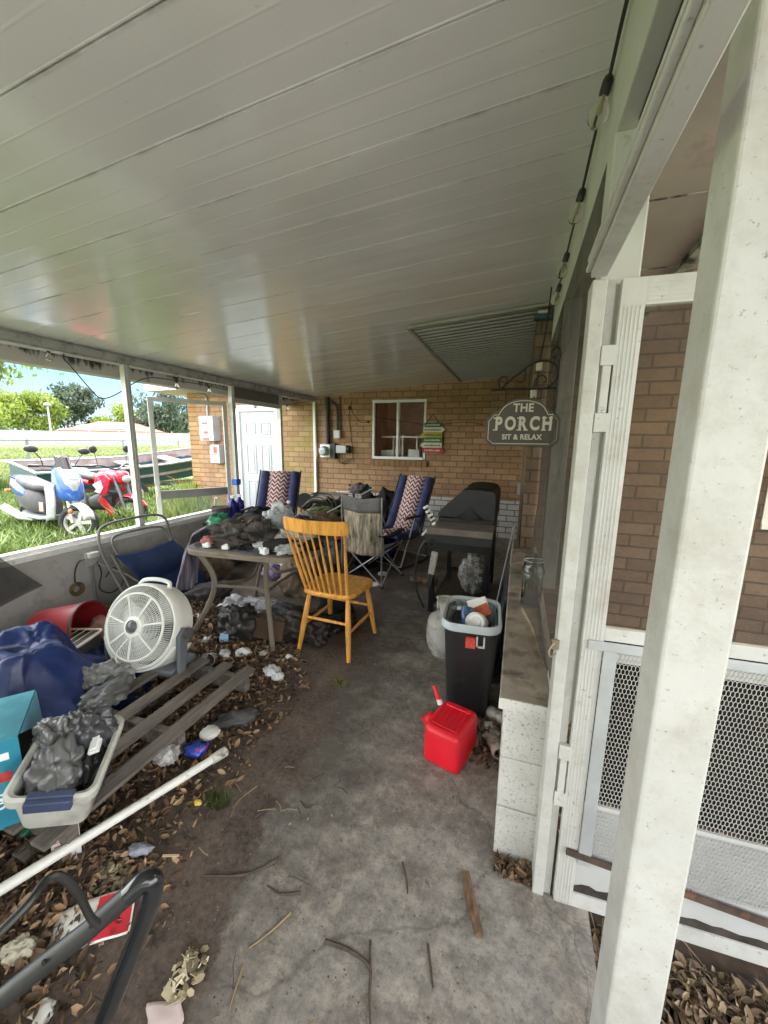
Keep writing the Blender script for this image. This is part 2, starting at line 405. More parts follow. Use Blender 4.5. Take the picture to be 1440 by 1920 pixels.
win = part(B(((-2.42,YB-.012,1.215),(-2.385,YB+.05,2.2)), ((-1.515,YB-.012,1.215),(-1.48,YB+.05,2.2)), ((-2.385,YB-.012,2.155),(-1.515,YB+.05,2.2)),
             ((-2.385,YB-.03,1.215),(-1.515,YB+.05,1.262)), ((-1.985,YB-.02,1.262),(-1.95,YB+.04,2.155)), ((-1.95,YB+.0,1.262),(-1.935,YB+.04,2.155))), 'window', WHITE_CLEAN, smooth=False, bevel=.003)
PANE = newmat('window_pane'); PANE[2].inputs['Base Color'].default_value = (.02,.017,.015,1); PANE[2].inputs['Roughness'].default_value = .05
PANE[2].inputs['Specular IOR Level'].default_value = .9; PANE[2].inputs['Alpha'].default_value = .22; PANE = PANE[0]
p = part(B(((-2.385,YB+.024,1.262),(-1.515,YB+.030,2.155))), 'pane', PANE, par=house, smooth=False); p.parent = win; p.location = (-2,6.5,0)
room = part(B(((-2.7,YB+1.6,0.9),(-1.2,YB+1.65,2.6)), ((-2.75,YB+.2,.9),(-2.7,YB+1.65,2.6)), ((-1.2,YB+.2,.9),(-1.15,YB+1.65,2.6)), ((-2.7,YB+.2,2.56),(-1.2,YB+1.6,2.6)), ((-2.7,YB+.2,.9),(-1.2,YB+1.6,.94))), 'room_lining', mat('beige_interior', (.75,.55,.42), .9), smooth=False)
crib = MB()
for x in (-2.15,-1.98,-1.72,-1.58): crib.box((x,YB+.30,.94),(x+.022,YB+.33,1.62))
crib.box((-2.36,YB+.295,1.58),(-1.53,YB+.335,1.61)); crib.box((-2.1,YB+.29,1.30),(-2.0,YB+.30,1.41)); crib.box((-2.36,YB+.28,.94),(-2.12,YB+.34,1.36))
crib.box((-1.85,YB+.28,.94),(-1.66,YB+.36,1.38))
part(crib, 'bed_rail', mat('pale_furniture', (.7,.72,.70), .6), smooth=False)
# right-hand window
w2 = part(B(((1.62,3.33,.95),(2.8,3.45,.99)), ((1.62,3.34,1.91),(2.8,3.45,1.95)), ((1.62,3.34,.99),(1.66,3.45,1.91)), ((2.76,3.34,.99),(2.8,3.45,1.91))), 'window', WHITE_CLEAN, smooth=False)
p = part(B(((1.66,3.40,.99),(2.76,3.41,1.91))), 'pane', mat('dark_window_glass', (.05,.055,.06), .1, var=.1), smooth=False); p.parent = w2; p.location = (-2,6.5,0)
# white six-panel door
DX0, DX1 = -5.19, -4.385
fr = part(B(((-5.24,YB-.02,0),(DX0,YB+.1,2.10)), ((DX1,YB-.02,0),(-4.33,YB+.1,2.10)), ((DX0,YB-.02,2.05),(DX1,YB+.1,2.10)), ((-5.32,YB-.015,0),(-5.241,YB-.001,2.17)), ((-4.329,YB-.015,0),(-4.25,YB-.001,2.17)), ((-5.32,YB-.015,2.101),(-4.25,YB-.001,2.17))), 'door_frame', WHITE_CLEAN, smooth=False)
dm = B(((DX0+.003,YB+.02,0.01),(DX1-.003,YB+.06,2.045)))
for (z0, z1) in ((.2,.72),(.86,1.42),(1.62,1.84)):
    for xa in (DX0+.12, DX0+.46):
        x0, x1 = xa, xa+.225
        for a, b2 in (((x0,z0),(x1,z0+.022)), ((x0,z1-.022),(x1,z1)), ((x0,z0+.022),(x0+.022,z1-.022)), ((x1-.022,z0+.022),(x1,z1-.022))):
            dm.box((a[0],YB+.008,a[1]),(b2[0],YB+.02,b2[1]))
        dm.box((x0+.05,YB+.011,z0+.05),(x1-.05,YB+.02,z1-.05))
door = part(dm, 'door', mat('worn_white_door', (.47,.49,.49), .4, var=.04, dirt=(.35,.30,.24), dscale=7, dlo=.6, dhi=.8), smooth=False, bevel=.004)
for z, r in ((.94,.027),(1.09,.022)):
    k = MB().lathe([(r*1.1,0),(r*1.1,.008),(.012,.012),(.012,.03),(r,.04),(r*.95,.058),(.004,.064)], 16, Matrix.Translation((DX0+.06,YB+.02,z)) @ Matrix.Rotation(R(90),4,'X'))
    o = part(k, 'door_knob' if z < 1 else 'deadbolt', GREY_M); o.parent = door; o.location = (-2,6.5,0)
# side roof beside the porch
part(B(((.215,-1.2,2.30),(.60,3.345,2.33))), 'soffit', mat('stained_plywood', (.50,.44,.40), .8, var=.2, scale=2, dirt=(.13,.11,.09), dscale=4, dlo=.55, dhi=.8), smooth=False)
sb = B(((.60,-1.2,2.27),(.665,3.345,2.40)))
for y in (.4,1.0,1.62,2.2,2.8): sb.box((.215,y,2.296),(.6,y+.006,2.2995))
part(sb, 'soffit_beam', mat('mouldy_trim', (.45,.44,.40), .7, dirt=(.05,.05,.04), dscale=16, dlo=.48, dhi=.62), smooth=False)
tr, n_, b_ = newmat('translucent_yellow_panel')
t_ = n_.new('ShaderNodeBsdfTranslucent'); t_.inputs[0].default_value = (.85,.72,.40,1); n_.link(t_.outputs[0], n_.n['Material Output'].inputs[0])
part(B(((.665,1.75,2.62),(3.2,2.55,2.625))), 'skylight_panel', tr, smooth=False)
part(B(((.665,-1.2,2.60),(3.2,1.74,2.64)), ((.665,2.56,2.60),(3.2,3.345,2.64)), ((.665,1.70,2.50),(3.2,1.75,2.60)), ((.665,2.55,2.44),(3.2,2.60,2.60))), 'roof_deck', mat('plywood_deck', (.40,.31,.20), .8, var=.25, scale=4), smooth=False)

# ------------------------------------------------------------------ patio roof
def ceil_z(x): return 2.28 + .0735*(x + 3.55)
roof = thing('patio_roof', 'white ribbed aluminium pan roof sloping over the porch', 'roof', (-1.9,2.7,2.4))
m, n, b = newmat('glossy_roof_pan'); tc = n.new('ShaderNodeTexCoord').outputs['Object']
c = n.mix(n.ramp(n.noise(tc, .9, 1), [(.3,0),(.7,1)]), (.77,.755,.755), (.86,.845,.845))
c = n.mix(n.ramp(n.noise(tc, 60, 2, .6), [(.70,0),(.76,.25)]), c, (.35,.32,.26))
sp = n.new('ShaderNodeSeparateXYZ'); n.link(tc, sp.inputs[0])
fy = n.math('FRACT', n.math('DIVIDE', n.math('ADD', sp.outputs[1], 2.7-1.13+.295*40+.04), .295))
near = n.ramp(n.math('ABSOLUTE', n.math('SUBTRACT', fy, .1356)), [(.0,1),(.05,0)])
grime = n.math('MULTIPLY', near, n.ramp(n.noise(tc, 3.2, 5, .7), [(.46,0),(.74,.8)]))
c = n.mix(grime, c, (.17,.155,.12))
c = n.mix(n.ramp(n.noise(tc, .55, 3, .6), [(.52,0),(.72,.30)]), c, (.52,.48,.41))
n.link(c, b.inputs['Base Color']); b.inputs['Specular IOR Level'].default_value = .7; b.inputs['Coat Weight'].default_value = .55; b.inputs['Coat Roughness'].default_value = .14
n.link(n.ramp(n.noise(tc, 1.2, 1), [(.3,.19),(.7,.27)]), b.inputs['Roughness'])
mp = n.new('ShaderNodeMapping'); mp.inputs['Scale'].default_value = (.8,3.2,1); n.link(tc, mp.inputs[0])
n.link(n.bump(n.noise(mp.outputs[0], 1.3, 1), .25, .05), b.inputs['Normal']); PAN = m
def roof_panel(x0, x1, y0, y1, pan, minor, groove, dz, gw=.0025):
    pts = []
    k0 = math.floor((y0-1.13)/pan); y = 1.13 + k0*pan
    while y < y1:
        ev = [(y-gw-.008,0),(y-gw-.005,-.0012 if gw<.01 else -.012),(y-gw-.001,-.0012 if gw<.01 else -.012),(y-gw,groove),(y+gw,groove),(y+gw+.001,0)]
        for q in range(1, minor+1):
            yy = y + pan*q/(minor+1); ev += [(yy-.006,0),(yy-.001,-.00045),(yy+.001,-.00045),(yy+.006,0)]
        pts += [(a,z) for a, z in ev if y0+.002 < a < y1-.002]
        y += pan
    pts = [(y0,0)] + pts + [(y1,0),(y1,.07),(y0,.07)]
    sl = .0735
    M = Matrix(((0,0,1,x0),(1,0,0,0),(0,1,sl,ceil_z(x0)+dz),(0,0,0,1)))
    return MB().prism(pts, x1-x0, M)
pn = roof_panel(-3.98, .212, -5.2, 3.34, .295, 2, .012, 0)  # roof extended far behind the camera, unseen, to shade the porch front
mb2 = roof_panel(-3.98, -.93, 3.34, 6.385, .295, 2, .012, 0); pn.add(mb2.v, mb2.f)
part(pn, 'roof_pans', PAN, par=roof, smooth=False)
part(roof_panel(-.93, .168, 3.34, 6.385, .098, 0, .045, -.018, .022), 'narrow_ribbed_section', mat('narrow_pan', (.30,.295,.27), .4, var=.1, scale=2), par=roof, smooth=False)
tz = ceil_z(-.95)
tm = MB(); tm.bar((-.945,3.325,tz-.022),(-.945,6.38,tz-.022),.03,.02)
tm.bar((-.945,3.325,tz-.022),(.16,3.325,ceil_z(.16)-.022),.03,.02)
part(tm, 'trim_strip', mat('dull_trim', (.36,.34,.30), .6), par=roof, smooth=False)
part(B(((-3.59,-5.2,2.205),(-3.51,6.37,2.262)), ((-3.575,-5.2,2.190),(-3.525,6.37,2.205)), ((-3.56,-5.2,2.262),(-3.54,6.37,2.282))), 'eave_beam', mat('grey_track', (.45,.45,.43), .45, .2, dirt=(.12,.12,.10), dscale=10, dlo=.5, dhi=.7), par=roof, smooth=False, bevel=.003)
gt = MB(); gt.prism([(-4.08,2.235),(-4.085,2.26),(-3.965,2.26),(-3.96,2.13),(-4.04,2.12),(-4.055,2.16)], 12.4, Matrix(((1,0,0,0),(0,0,1,-5.2),(0,1,0,0),(0,0,0,1))))
for y in (.9,2.35,3.8): gt.box((-3.958,y,2.125),(-3.95,y+.012,2.26))
m, n, b = newmat('mouldy_gutter'); tc = n.new('ShaderNodeTexCoord').outputs['Object']
mp = n.new('ShaderNodeMapping'); mp.inputs['Scale'].default_value = (1,1,.35); n.link(tc, mp.inputs[0])
sp = n.new('ShaderNodeSeparateXYZ'); n.link(tc, sp.inputs[0])
f = n.math('ADD', n.noise(mp.outputs[0], 9, 8, .7), n.math('MULTIPLY', n.math('ADD', sp.outputs[2], .23), 2.2))
n.link(n.mix(n.ramp(f, [(.58,0),(.70,1)]), (.50,.47,.44), (.03,.028,.022)), b.inputs['Base Color']); b.inputs['Roughness'].default_value = .7
part(gt, 'gutter', m, par=roof, smooth=False)
part(B(((.17,-5.2,2.27),(.2115,3.34,2.551))), 'house_side_beam', GREEN_WHITE, par=roof, smooth=False, bevel=.003)
part(B(((.2125,.80,2.065),(.225,1.2,2.29))), 'gap_shade_board', SHADE_BOARD, par=roof, smooth=False)  # dark board added to stand for the shaded gap above the header

# ------------------------------------------------------------------ outer (left) low wall and screen frame
kw = thing('low_wall', 'grey low concrete wall along the open yard side of the porch', 'wall', (-3.6,1.6,0))
part(B(((-3.68,-1,-.1),(-3.5,4.22,.575))), 'masonry', CONC_WALL, par=kw, smooth=False, bevel=.006)
part(B(((-3.66,-1,.575),(-3.508,4.22,.60)), ((-3.60,-1,.60),(-3.53,4.22,.655)), ((-3.508,-1,.585),(-3.503,4.22,.625))), 'sill_track', mat('white_metal_track', (.72,.73,.72), .4, .1, dirt=(.2,.2,.18), dscale=12, dlo=.6, dhi=.8), par=kw, smooth=False, bevel=.003)
sf = thing('screen_frame', 'slim aluminium posts and rails framing the open yard side', 'frame', (-3.55,3,.6))
for y, z0 in ((2.78,.655),(4.22,-.05),(5.29,-.02)):
    part(B(((-3.58,y,z0),(-3.52,y+.055,2.19)), ((-3.595,y+.018,z0),(-3.58,y+.037,2.19)), ((-3.519,y+.02,z0),(-3.512,y+.035,2.19))), 'post', ALU, par=sf, smooth=False, bevel=.003)
part(B(((-3.575,4.275,1.99),(-3.525,5.29,2.03)), ((-3.57,4.275,2.03),(-3.53,5.29,2.05))), 'door_header', ALU, par=sf, smooth=False, bevel=.003)
part(B(((-3.575,5.345,.0),(-3.525,6.38,.05))), 'bottom_track', ALU, par=sf, smooth=False)
part(B(((-3.56,4.275,2.05),(-3.54,5.29,2.19))), 'transom', mat('dark_transom', (.14,.14,.13), .5), par=sf, smooth=False)
part(B(((-3.585,4.20,.92),(-3.505,4.29,1.0))), 'tape_band', mat('blue_tape', (.02,.12,.55), .45), par=sf, smooth=False, bevel=.006)
# open screen door, swung out and back along the wall
sd = thing('screen_door', 'slim aluminium screen door standing open outside the low wall', 'screen door', (-3.60,4.20,-.03), R(180+58))
W, H = .88, 2.02
f_ = B(((0,-.016,0),(.05,.016,H)), ((W-.05,-.016,0),(W,.016,H)), ((.05,-.016,H-.05),(W-.05,.016,H)), ((.05,-.016,0),(W-.05,.016,.12)))
f_.build('door_frame', ALU, sd, smooth=False, bevel=.003)
B(((.05,-.012,.83),(W-.05,.012,.93))).build('push_bar', mat('dark_push_bar', (.12,.12,.115), .5), sd, smooth=False, bevel=.003)
B(((W-.045,-.04,.87),(W-.01,.04,1.0))).build('handle', mat('pale_latch', (.55,.53,.48), .5), sd, bevel=.006)
def screen_mesh(name, c, a):
    m, n, b = newmat(name); out = n.n['Material Output']
    t = n.new('ShaderNodeBsdfTransparent'); d = n.new('ShaderNodeBsdfDiffuse'); d.inputs[0].default_value = (*c,1)
    x = n.new('ShaderNodeMixShader'); n.link(t.outputs[0], x.inputs[1]); n.link(d.outputs[0], x.inputs[2])
    tc = n.new('ShaderNodeTexCoord').outputs['Object']
    n.link(n.ramp(n.noise(tc, 2.5, 5), [(.3,a-.08),(.7,a+.08)]), x.inputs[0]); n.link(x.outputs[0], out.inputs[0]); return m
MESH_L = screen_mesh('light_insect_mesh', (.22,.22,.21), .22)
MESH_D = screen_mesh('dark_insect_mesh', (.075,.068,.06), .80)
B(((.05,-.002,.12),(W-.05,.001,.83))).build('lower_mesh', MESH_L, sd, smooth=False)
# torn mesh flap hanging inside the low wall
fp = MB()
A_, B_, C_, D_ = Vector((-3.47,.3,.98)), Vector((-3.47,1.35,1.02)), Vector((-3.38,1.82,.40)), Vector((-3.35,.3,.05))
fp.grid(14, 14, lambda u, v: (A_*(1-u)*(1-v) + B_*u*(1-v) + C_*u*v + D_*(1-u)*v) + Vector((.035*noise.noise(Vector((u*4,v*4,2))),0,0)))
tag(fp.build('torn_screen', screen_mesh('torn_dark_mesh', (.045,.045,.045), .72)), 'torn dark insect screen hanging loose against the low wall', 'screen')
dsp = thing('downpipe', 'narrow white drainpipe where the screen meets the brick wall', 'drainpipe', (-3.5,6.34,.6))
part(B(((-3.545,6.335,.5),(-3.495,6.385,2.2))), 'pipe', WHITE_CLEAN, par=dsp, smooth=False, bevel=.006)
part(B(((-3.55,6.383,1.0),(-3.49,6.398,1.03)), ((-3.55,6.383,1.9),(-3.49,6.398,1.93))), 'bracket', GREY_M, par=dsp, smooth=False)

# ------------------------------------------------------------------ house-side (right) low wall, screen, posts, door
rw = thing('low_wall', 'speckled white block wall with dirty cap beside the doorway', 'wall', (.1,2.3,0))
part(B(((.012,1.285,-.05),(.19,3.345,.203)), ((.012,1.287,.207),(.19,3.345,.410)), ((.012,1.285,.414),(.19,3.345,.612)), ((.02,1.295,.2),(.182,3.34,.42))), 'block_courses', BLOCK, par=rw, smooth=False, bevel=.005)
part(B(((-.006,1.27,.615),(.165,3.345,.655))), 'cap', CAP, par=rw, smooth=False, bevel=.006)
part(B(((-.0065,1.266,.6145),(.1655,1.2699,.6555))), 'cap_end', BLOCK, par=rw, smooth=False)
rs = thing('side_screen', 'sagging dark insect screen on white posts above block wall', 'screen', (.16,2.3,.65))
def bulge(u, v):
    y = 1.31 + 2.03*u; z = .66 + 1.60*v
    q = math.exp(-((y-2.25)/.55)**2)*max(0,1-v*1.25)**1.6*.10 + .018*noise.noise(Vector((y*3,z*3,1)))*(1-v)
    return (.168 - max(0,q), y, z)
g = MB(); g.grid(40, 30, bulge); part(g, 'mesh', MESH_D, par=rs)
for y in (1.22, 2.42): part(B(((.168,y,.656),(.258,y+.09,2.27))), 'post', GREEN_WHITE if y < 2 else mat('weathered_post', (.34,.335,.31), .6, var=.15, dirt=(.15,.14,.12), dscale=14, dlo=.55, dhi=.75), par=rs, smooth=False, bevel=.004)
part(B(((.160,1.312,.657),(.185,3.34,.675))), 'bottom_rail', ALU, par=rs, smooth=False)
part(B(((.14,.38,1.932),(.178,1.185,1.985)), ((.128,.38,1.945),(.14,1.185,1.957)), ((.13,.38,1.968),(.14,1.185,1.98))), 'door_header', WHITE, par=rs, smooth=False, bevel=.003)
jb = thing('door_jamb', 'white aluminium door jamb with hinges at end of block wall', 'door jamb', (.17,1.2,0))
part(B(((.147,1.19,-.02),(.182,1.262,1.93)), ((.182,1.205,-.02),(.205,1.262,1.93))), 'jamb', WHITE_WET, par=jb, smooth=False, bevel=.003)
for z in (1.60, .42):
    part(B(((.183,1.188,z+.12),(.216,1.2045,z+.17)), ((.183,1.188,z-.05),(.216,1.2045,z)), ((.19,1.190,z),(.210,1.2045,z+.12))), 'hinge', WHITE, par=jb, smooth=False, bevel=.002)
lt = MB(); lt.tube(smooth_path([(.146,1.19,.93),(.134,1.178,.927),(.125,1.17,.905),(.132,1.172,.89),(.146,1.185,.897)],5), .0024); lt.cbox((.143,1.187,.925),(.02,.012,.03))
part(lt, 'latch_hook', mat('brass_hook', (.30,.25,.17), .45, .6), par=jb)
pp = thing('porch_post', 'large white square post with black speckles nearest the doorway', 'post', (.288,.745,-.06))
MB().box((-.045,-.045,-.1),(.045,.045,2.6)).build('shaft', WHITE_WET, pp, smooth=False, bevel=.005)
MB().box((-.06,-.06,-.12),(.06,.06,.02)).build('base_plate', GALV, pp, smooth=False, bevel=.003)
gd = thing('screen_door', 'white screen door with honeycomb guard ajar behind the square post', 'screen door', (.214,1.2,0), R(2.5))
W2 = .80
fr = B(((0,-.012,.0),(.055,.012,1.925)), ((W2-.055,-.012,0),(W2,.012,1.925)), ((.055,-.012,1.86),(W2-.055,.012,1.925)), ((.055,-.012,.0),(W2-.055,.012,.055)))
for k in range(5):
    fr.box((.008+.009*k,-.0135,.0),(.0115+.009*k,-.012,1.86)); fr.box((.06,-.0135,1.868+.01*k),(W2-.06,-.012,1.872+.01*k))
fr.build('frame', WHITE, gd, smooth=False, bevel=.002)
B(((.055,-.010,.958),(W2-.055,.010,.998))).build('mid_rail', WHITE, gd, smooth=False, bevel=.002)
B(((.015,-.020,.930),(W2-.02,-.0135,.9575)), ((.056,-.020,.18),(.092,-.0135,.9295))).build('guard_channel', GALV, gd, smooth=False, bevel=.001)
hx = MB(); px, pz, w = .0100, .0100, .0007
def strut(a, b, w, y=-.011):
    ax, az = a; bx, bz = b; dx, dz = bx-ax, bz-az; L = math.hypot(dx,dz); nx, nz = -dz/L*w, dx/L*w
    hx.add([(ax+nx,y,az+nz),(bx+nx,y,bz+nz),(bx-nx,y,bz-nz),(ax-nx,y,az-nz)], [(0,1,2,3)])
i = 0; z = .19
rowi = 0
while z < .93:
    x = .094 + (px/2 if rowi % 2 else 0)
    while x < W2-.056:
        strut((x,z),(x,z+pz), w)
        strut((x,z+pz),(x+px/2,z+pz+.005), w); strut((x,z+pz),(x-px/2,z+pz+.005), w)
        x += px
    z += pz+.005; rowi += 1
hx.build('honeycomb_guard', mat('dull_white_wire', (.42,.42,.40), .5, var=.1), gd, smooth=False, solid=.0018)
B(((.056,-.009,.895),(W2-.056,-.007,.9295))).build('guard_backing', WHITE, gd, smooth=False)
B(((.056,-.006,.056),(W2-.056,-.002,.405)), ((.056,-.013,.395),(W2-.056,-.006,.408))).build('kick_panel', mat('grey_white_kick_panel', (.46,.46,.45), .6, var=.08, dirt=(.25,.2,.15), dscale=9, dlo=.6, dhi=.8), gd, smooth=False)
ks = MB(); ks.bar((.02,-.02,.218),(W2-.06,-.02,.145),.007,.022); ks.build('rusty_strip', RUST, gd, smooth=False)
kd = MB(); kd.grid(30,2,lambda u,v:(.056+.68*u, -.0065-.002*v, .058+.035*(1-v)*(.6+.8*abs(noise.noise(Vector((u*9,0,0)))))))
kd.build('dirt_line', SOIL, gd)
B(((.055,.002,.41),(W2-.055,.003,.958))).build('lower_insect_mesh', screen_mesh('lower_door_mesh', (.028,.024,.022), .72), gd, smooth=False)
B(((.055,.003,.998),(W2-.055,.004,1.86))).build('insect_mesh', screen_mesh('fine_door_mesh', (.06,.055,.05), .18), gd, smooth=False)
# ------------------------------------------------------------------ orange spindle chair
OAK = mat('honey_oak', (.80,.385,.075), .38, var=.22, scale=7, stretch=(4,4,.4), coat=.2, dirt=(.36,.14,.022), dscale=9, dlo=.5, dhi=.72, damt=.7)
ch = thing('spindle_chair', 'honey coloured wooden spindle back chair standing on the concrete', 'chair', (-1.225,2.30,0), R(-3))
def seat_fn():
    out = []
    for i in range(48):
        a = 2*math.pi*i/48; c, s_ = math.cos(a), math.sin(a)
        e = .42
        x = .225*math.copysign(abs(c)**e, c)*(1 if s_ > 0 else .93); y = .215*math.copysign(abs(s_)**e, s_) + .21
        out.append((x, y))
    return out
m = MB(); P = seat_fn(); n = len(P)
lay = [(.93,.428),(.985,.432),(1,.442),(1,.455),(.98,.464),(.9,.466)]
vs = []
for k, z in lay: vs += [(x*k, .21+(y-.21)*k, z) for x, y in P]
fs = [(i*n+j, i*n+(j+1)%n, (i+1)*n+(j+1)%n, (i+1)*n+j) for i in range(len(lay)-1) for j in range(n)]
vs += [(x*.5, .21+(y-.21)*.5, .455) for x, y in P]; vs.append((0,.21,.452)); q = len(lay)
fs += [((q-1)*n+j, (q-1)*n+(j+1)%n, q*n+(j+1)%n, q*n+j) for j in range(n)] + [(q*n+j, q*n+(j+1)%n, len(vs)-1) for j in range(n)]
fs += [tuple(range(n))[::-1]]
m.add(vs, fs); m.build('seat', OAK, ch, ang=60)
legs = [((-.155,.06),(-.205,-.03)),((.155,.06),(.205,-.03)),((-.16,.36),(-.205,.43)),((.16,.36),(.205,.43))]
def lp(l, z): (a, b), (c, d) = l; t = z/.435; return Vector((c+(a-c)*t, d+(b-d)*t, z))
for l in legs:
    MB().tube([lp(l,0),lp(l,.1),lp(l,.22),lp(l,.34),lp(l,.435)], [.0145,.018,.0215,.019,.015], 12).build('leg', OAK, ch)
for a, b, z in ((0,2,.19),(1,3,.19),(0,1,.25),(2,3,.25)):
    p, q = lp(legs[a],z), lp(legs[b],z); MB().tube([p,(p*.5+q*.5),q], [.009,.0125,.009], 10).build('stretcher', OAK, ch)
def crest(u, dz): # u -1..1
    return Vector((u*.245, -.155 + .055*u*u + .0, .985 + .0*u + dz - .008*u*u))
m = MB(); vs = []; nu = 24
for i in range(nu+1):
    u = -1+2*i/nu; h0, h1 = -.062+.006*u*u, .03 + .012*u*u
    if i in (0,nu): h0 += .012; h1 -= .012
    for dy, dz in ((-.009,h0),(-.009,h1),(.009,h1),(.009,h0)):
        p = crest(u,dz); vs.append(p + Vector((0,dy - (dz)*.12,0)))
fs = [(i*4+k, i*4+(k+1)%4, (i+1)*4+(k+1)%4, (i+1)*4+k) for i in range(nu) for k in range(4)] + [(0,1,2,3),(nu*4+3,nu*4+2,nu*4+1,nu*4)]
m.add(vs, fs); m.build('crest_rail', OAK, ch, bevel=.005, ang=50)
for i in range(9):
    u = -.9 + 1.8*i/8; t = crest(u, -.05); b0 = Vector((u*.185, .015 + .018*u*u, .46)); mid = (t+b0)*.5
    r = .012 if i in (0,8) else .0088
    MB().tube([b0, b0*.7+t*.3, mid, t], [r*.75, r*1.1, r, r*.62], 10).build('spindle', OAK, ch)

# ------------------------------------------------------------------ patio table
TAUPE = mat('taupe_metal', (.19,.162,.125), .5, .1, var=.15, dirt=(.13,.075,.045), dscale=9, dlo=.55, dhi=.75)
tb = thing('patio_table', 'taupe metal patio table with curved legs under heaped junk', 'table', (-1.92,2.62,0), R(4))
def rrect(hx, hy, r, n=6):
    o = []
    for (cx, cy, a0) in ((hx-r,hy-r,0),(-hx+r,hy-r,90),(-hx+r,-hy+r,180),(hx-r,-hy+r,270)):
        o += [(cx+r*math.cos(R(a0+90*i/n)), cy+r*math.sin(R(a0+90*i/n))) for i in range(n+1)]
    return o
HX, HY = .47, .45
o1 = rrect(HX,HY,.16); i1 = rrect(HX-.045,HY-.045,.13)
m = MB(); n = len(o1)
vs = [(x,y,.672) for x,y in o1] + [(x,y,.712) for x,y in o1] + [(x,y,.72) for x,y in i1] + [(x,y,.672) for x,y in i1]
fs = [(a*n+j, a*n+(j+1)%n, ((a+1)%4)*n+(j+1)%n, ((a+1)%4)*n+j) for a in range(4) for j in range(n)]
m.add(vs, fs).build('rim', TAUPE, tb, bevel=.004)
TG = mat('dusty_table_glass', (.17,.17,.15), .3, var=.3, scale=4, dirt=(.08,.065,.05), dscale=8, dlo=.5, dhi=.7)
MB().prism([(x,y) for x,y in i1], .007, Matrix.Translation((0,0,.708))).build('glass_top', TG, tb, smooth=False)
for sx in (-1,1):
    for sy in (-1,1):
        kx = -.43 if sx < 0 else .29
        p = smooth_path([(kx*.80,sy*.38,.675),(kx*.66,sy*.33,.52),(kx*.64,sy*.32,.38),(kx*.78,sy*.36,.2),(kx,sy*.44,.0)],6)
        MB().tube(p, .021, 8, flat=.7).build('leg', TAUPE, tb)
for k in range(4):
    a, b = [(-1,-1),(1,-1),(1,1),(-1,1)][k], [(1,-1),(1,1),(-1,1),(-1,-1)][k]
    A_ = Vector(((-.275 if a[0] < 0 else .186),a[1]*.32,.40)); B_ = Vector(((-.275 if b[0] < 0 else .186),b[1]*.32,.40)); mid = (A_+B_)*.5; mid = Vector((mid.x*.62,mid.y*.62,.36))
    MB().tube(smooth_path([A_,A_*.72+mid*.28,mid,B_*.72+mid*.28,B_],5), .015, 8, flat=.6).build('brace', TAUPE, tb)

# heaped clothes and bags on the table, each its own lump
def lump(name, label, cat, c, rad, m, amp=.3, freq=2.2, seed=1, sub=4, rz=0, flat=-.55, group=None):
    o = MB().blob((0,0,0), rad, sub, amp, freq, seed, flat=flat).build(name, m, ang=180)
    o.location = (c[0], c[1], c[2] - flat*rad[2]*.98); o.rotation_euler.z = R(rz)
    return tag(o, label, cat, group)
BLK_F = fabric('black_cloth', (.022,.02,.02), var=.4)
GRY_F = fabric('charcoal_cloth', (.075,.072,.072), var=.35)
BRN_F = fabric('brown_black_cloth', (.05,.04,.034), var=.4)
m_str = mat('striped_grey_cloth', (.05,.043,.04), .9, var=.8, scale=4, stretch=(14,2,2), bump=.4, bscale=120, dirt=(.22,.20,.18), dscale=3.5, dlo=.56, dhi=.66, damt=.7)
lump('jacket', 'black and brown jacket heaped on the patio table', 'jacket', (-2.02,2.50,.72), (.29,.20,.13), m_str, .5, 1.6, 3, 5)
lump('black_garment', 'black garment bunched on table below the jacket', 'clothes', (-2.02,2.33,.72), (.22,.09,.05), BRN_F, .45, 2.2, 5, 4)
lump('black_bag', 'round black bag on the table near the chair back', 'bag', (-1.58,2.36,.72), (.17,.12,.055), BLK_F, .2, 1.6, 8, 4)
lump('baseball_hat', 'small dark cap on the table between jacket and bag', 'cap', (-1.76,2.44,.72), (.085,.07,.045), GRY_F, .15, 1.5, 9, 3)
lump('green_plastic_bag', 'shiny green and white plastic bag atop the jacket heap', 'plastic bag', (-2.27,2.48,.80), (.085,.085,.085), mat('green_plastic', (.03,.22,.12), .25, var=.6, scale=9), .4, 2.4, 11, 4)
lump('red_cloth', 'small red patterned cloth at the table corner', 'cloth', (-2.20,2.32,.72), (.10,.06,.04), mat('red_print', (.30,.09,.085), .85, var=.6, scale=25), .4, 2.2, 12, 3)
lump('clear_plastic_bag', 'crumpled clear plastic bag behind the jacket on table', 'plastic bag', (-1.88,2.74,.72), (.16,.12,.17), plastic_film('clear_film', (.75,.80,.83), .5), .42, 2.6, 14, 4)
lump('white_black_towel', 'white and black mottled towel bunched beside the chair back', 'towel', (-1.58,2.52,.74), (.16,.12,.09), mat('mottled_cloth', (.32,.31,.29), .9, var=.95, scale=9), .4, 2.6, 15, 4)
# striped towel hanging off the corner
tw = MB()
def towel(u, v):
    x = -2.22 - .66*min(v,.38) - .22*max(0,v-.38) + .04*math.sin(u*9+v*3); y = 2.36 + .26*u - .06*v + .015*math.sin(v*7)
    z = .84 - .10*min(1,v/.38)**2 - max(0,v-.38)*.78 + .03*noise.noise(Vector((u*6,v*5,3)))
    return (x, y, z)
tw.grid(24, 26, towel)
tag(tw.build('towel', mat('purple_grey_stripe', (.13,.12,.15), .9, var=.95, scale=2.2, stretch=(3,22,1), bump=.4, bscale=150), solid=.008, ang=180), 'purple grey striped cloth hanging over the left table corner', 'cloth')
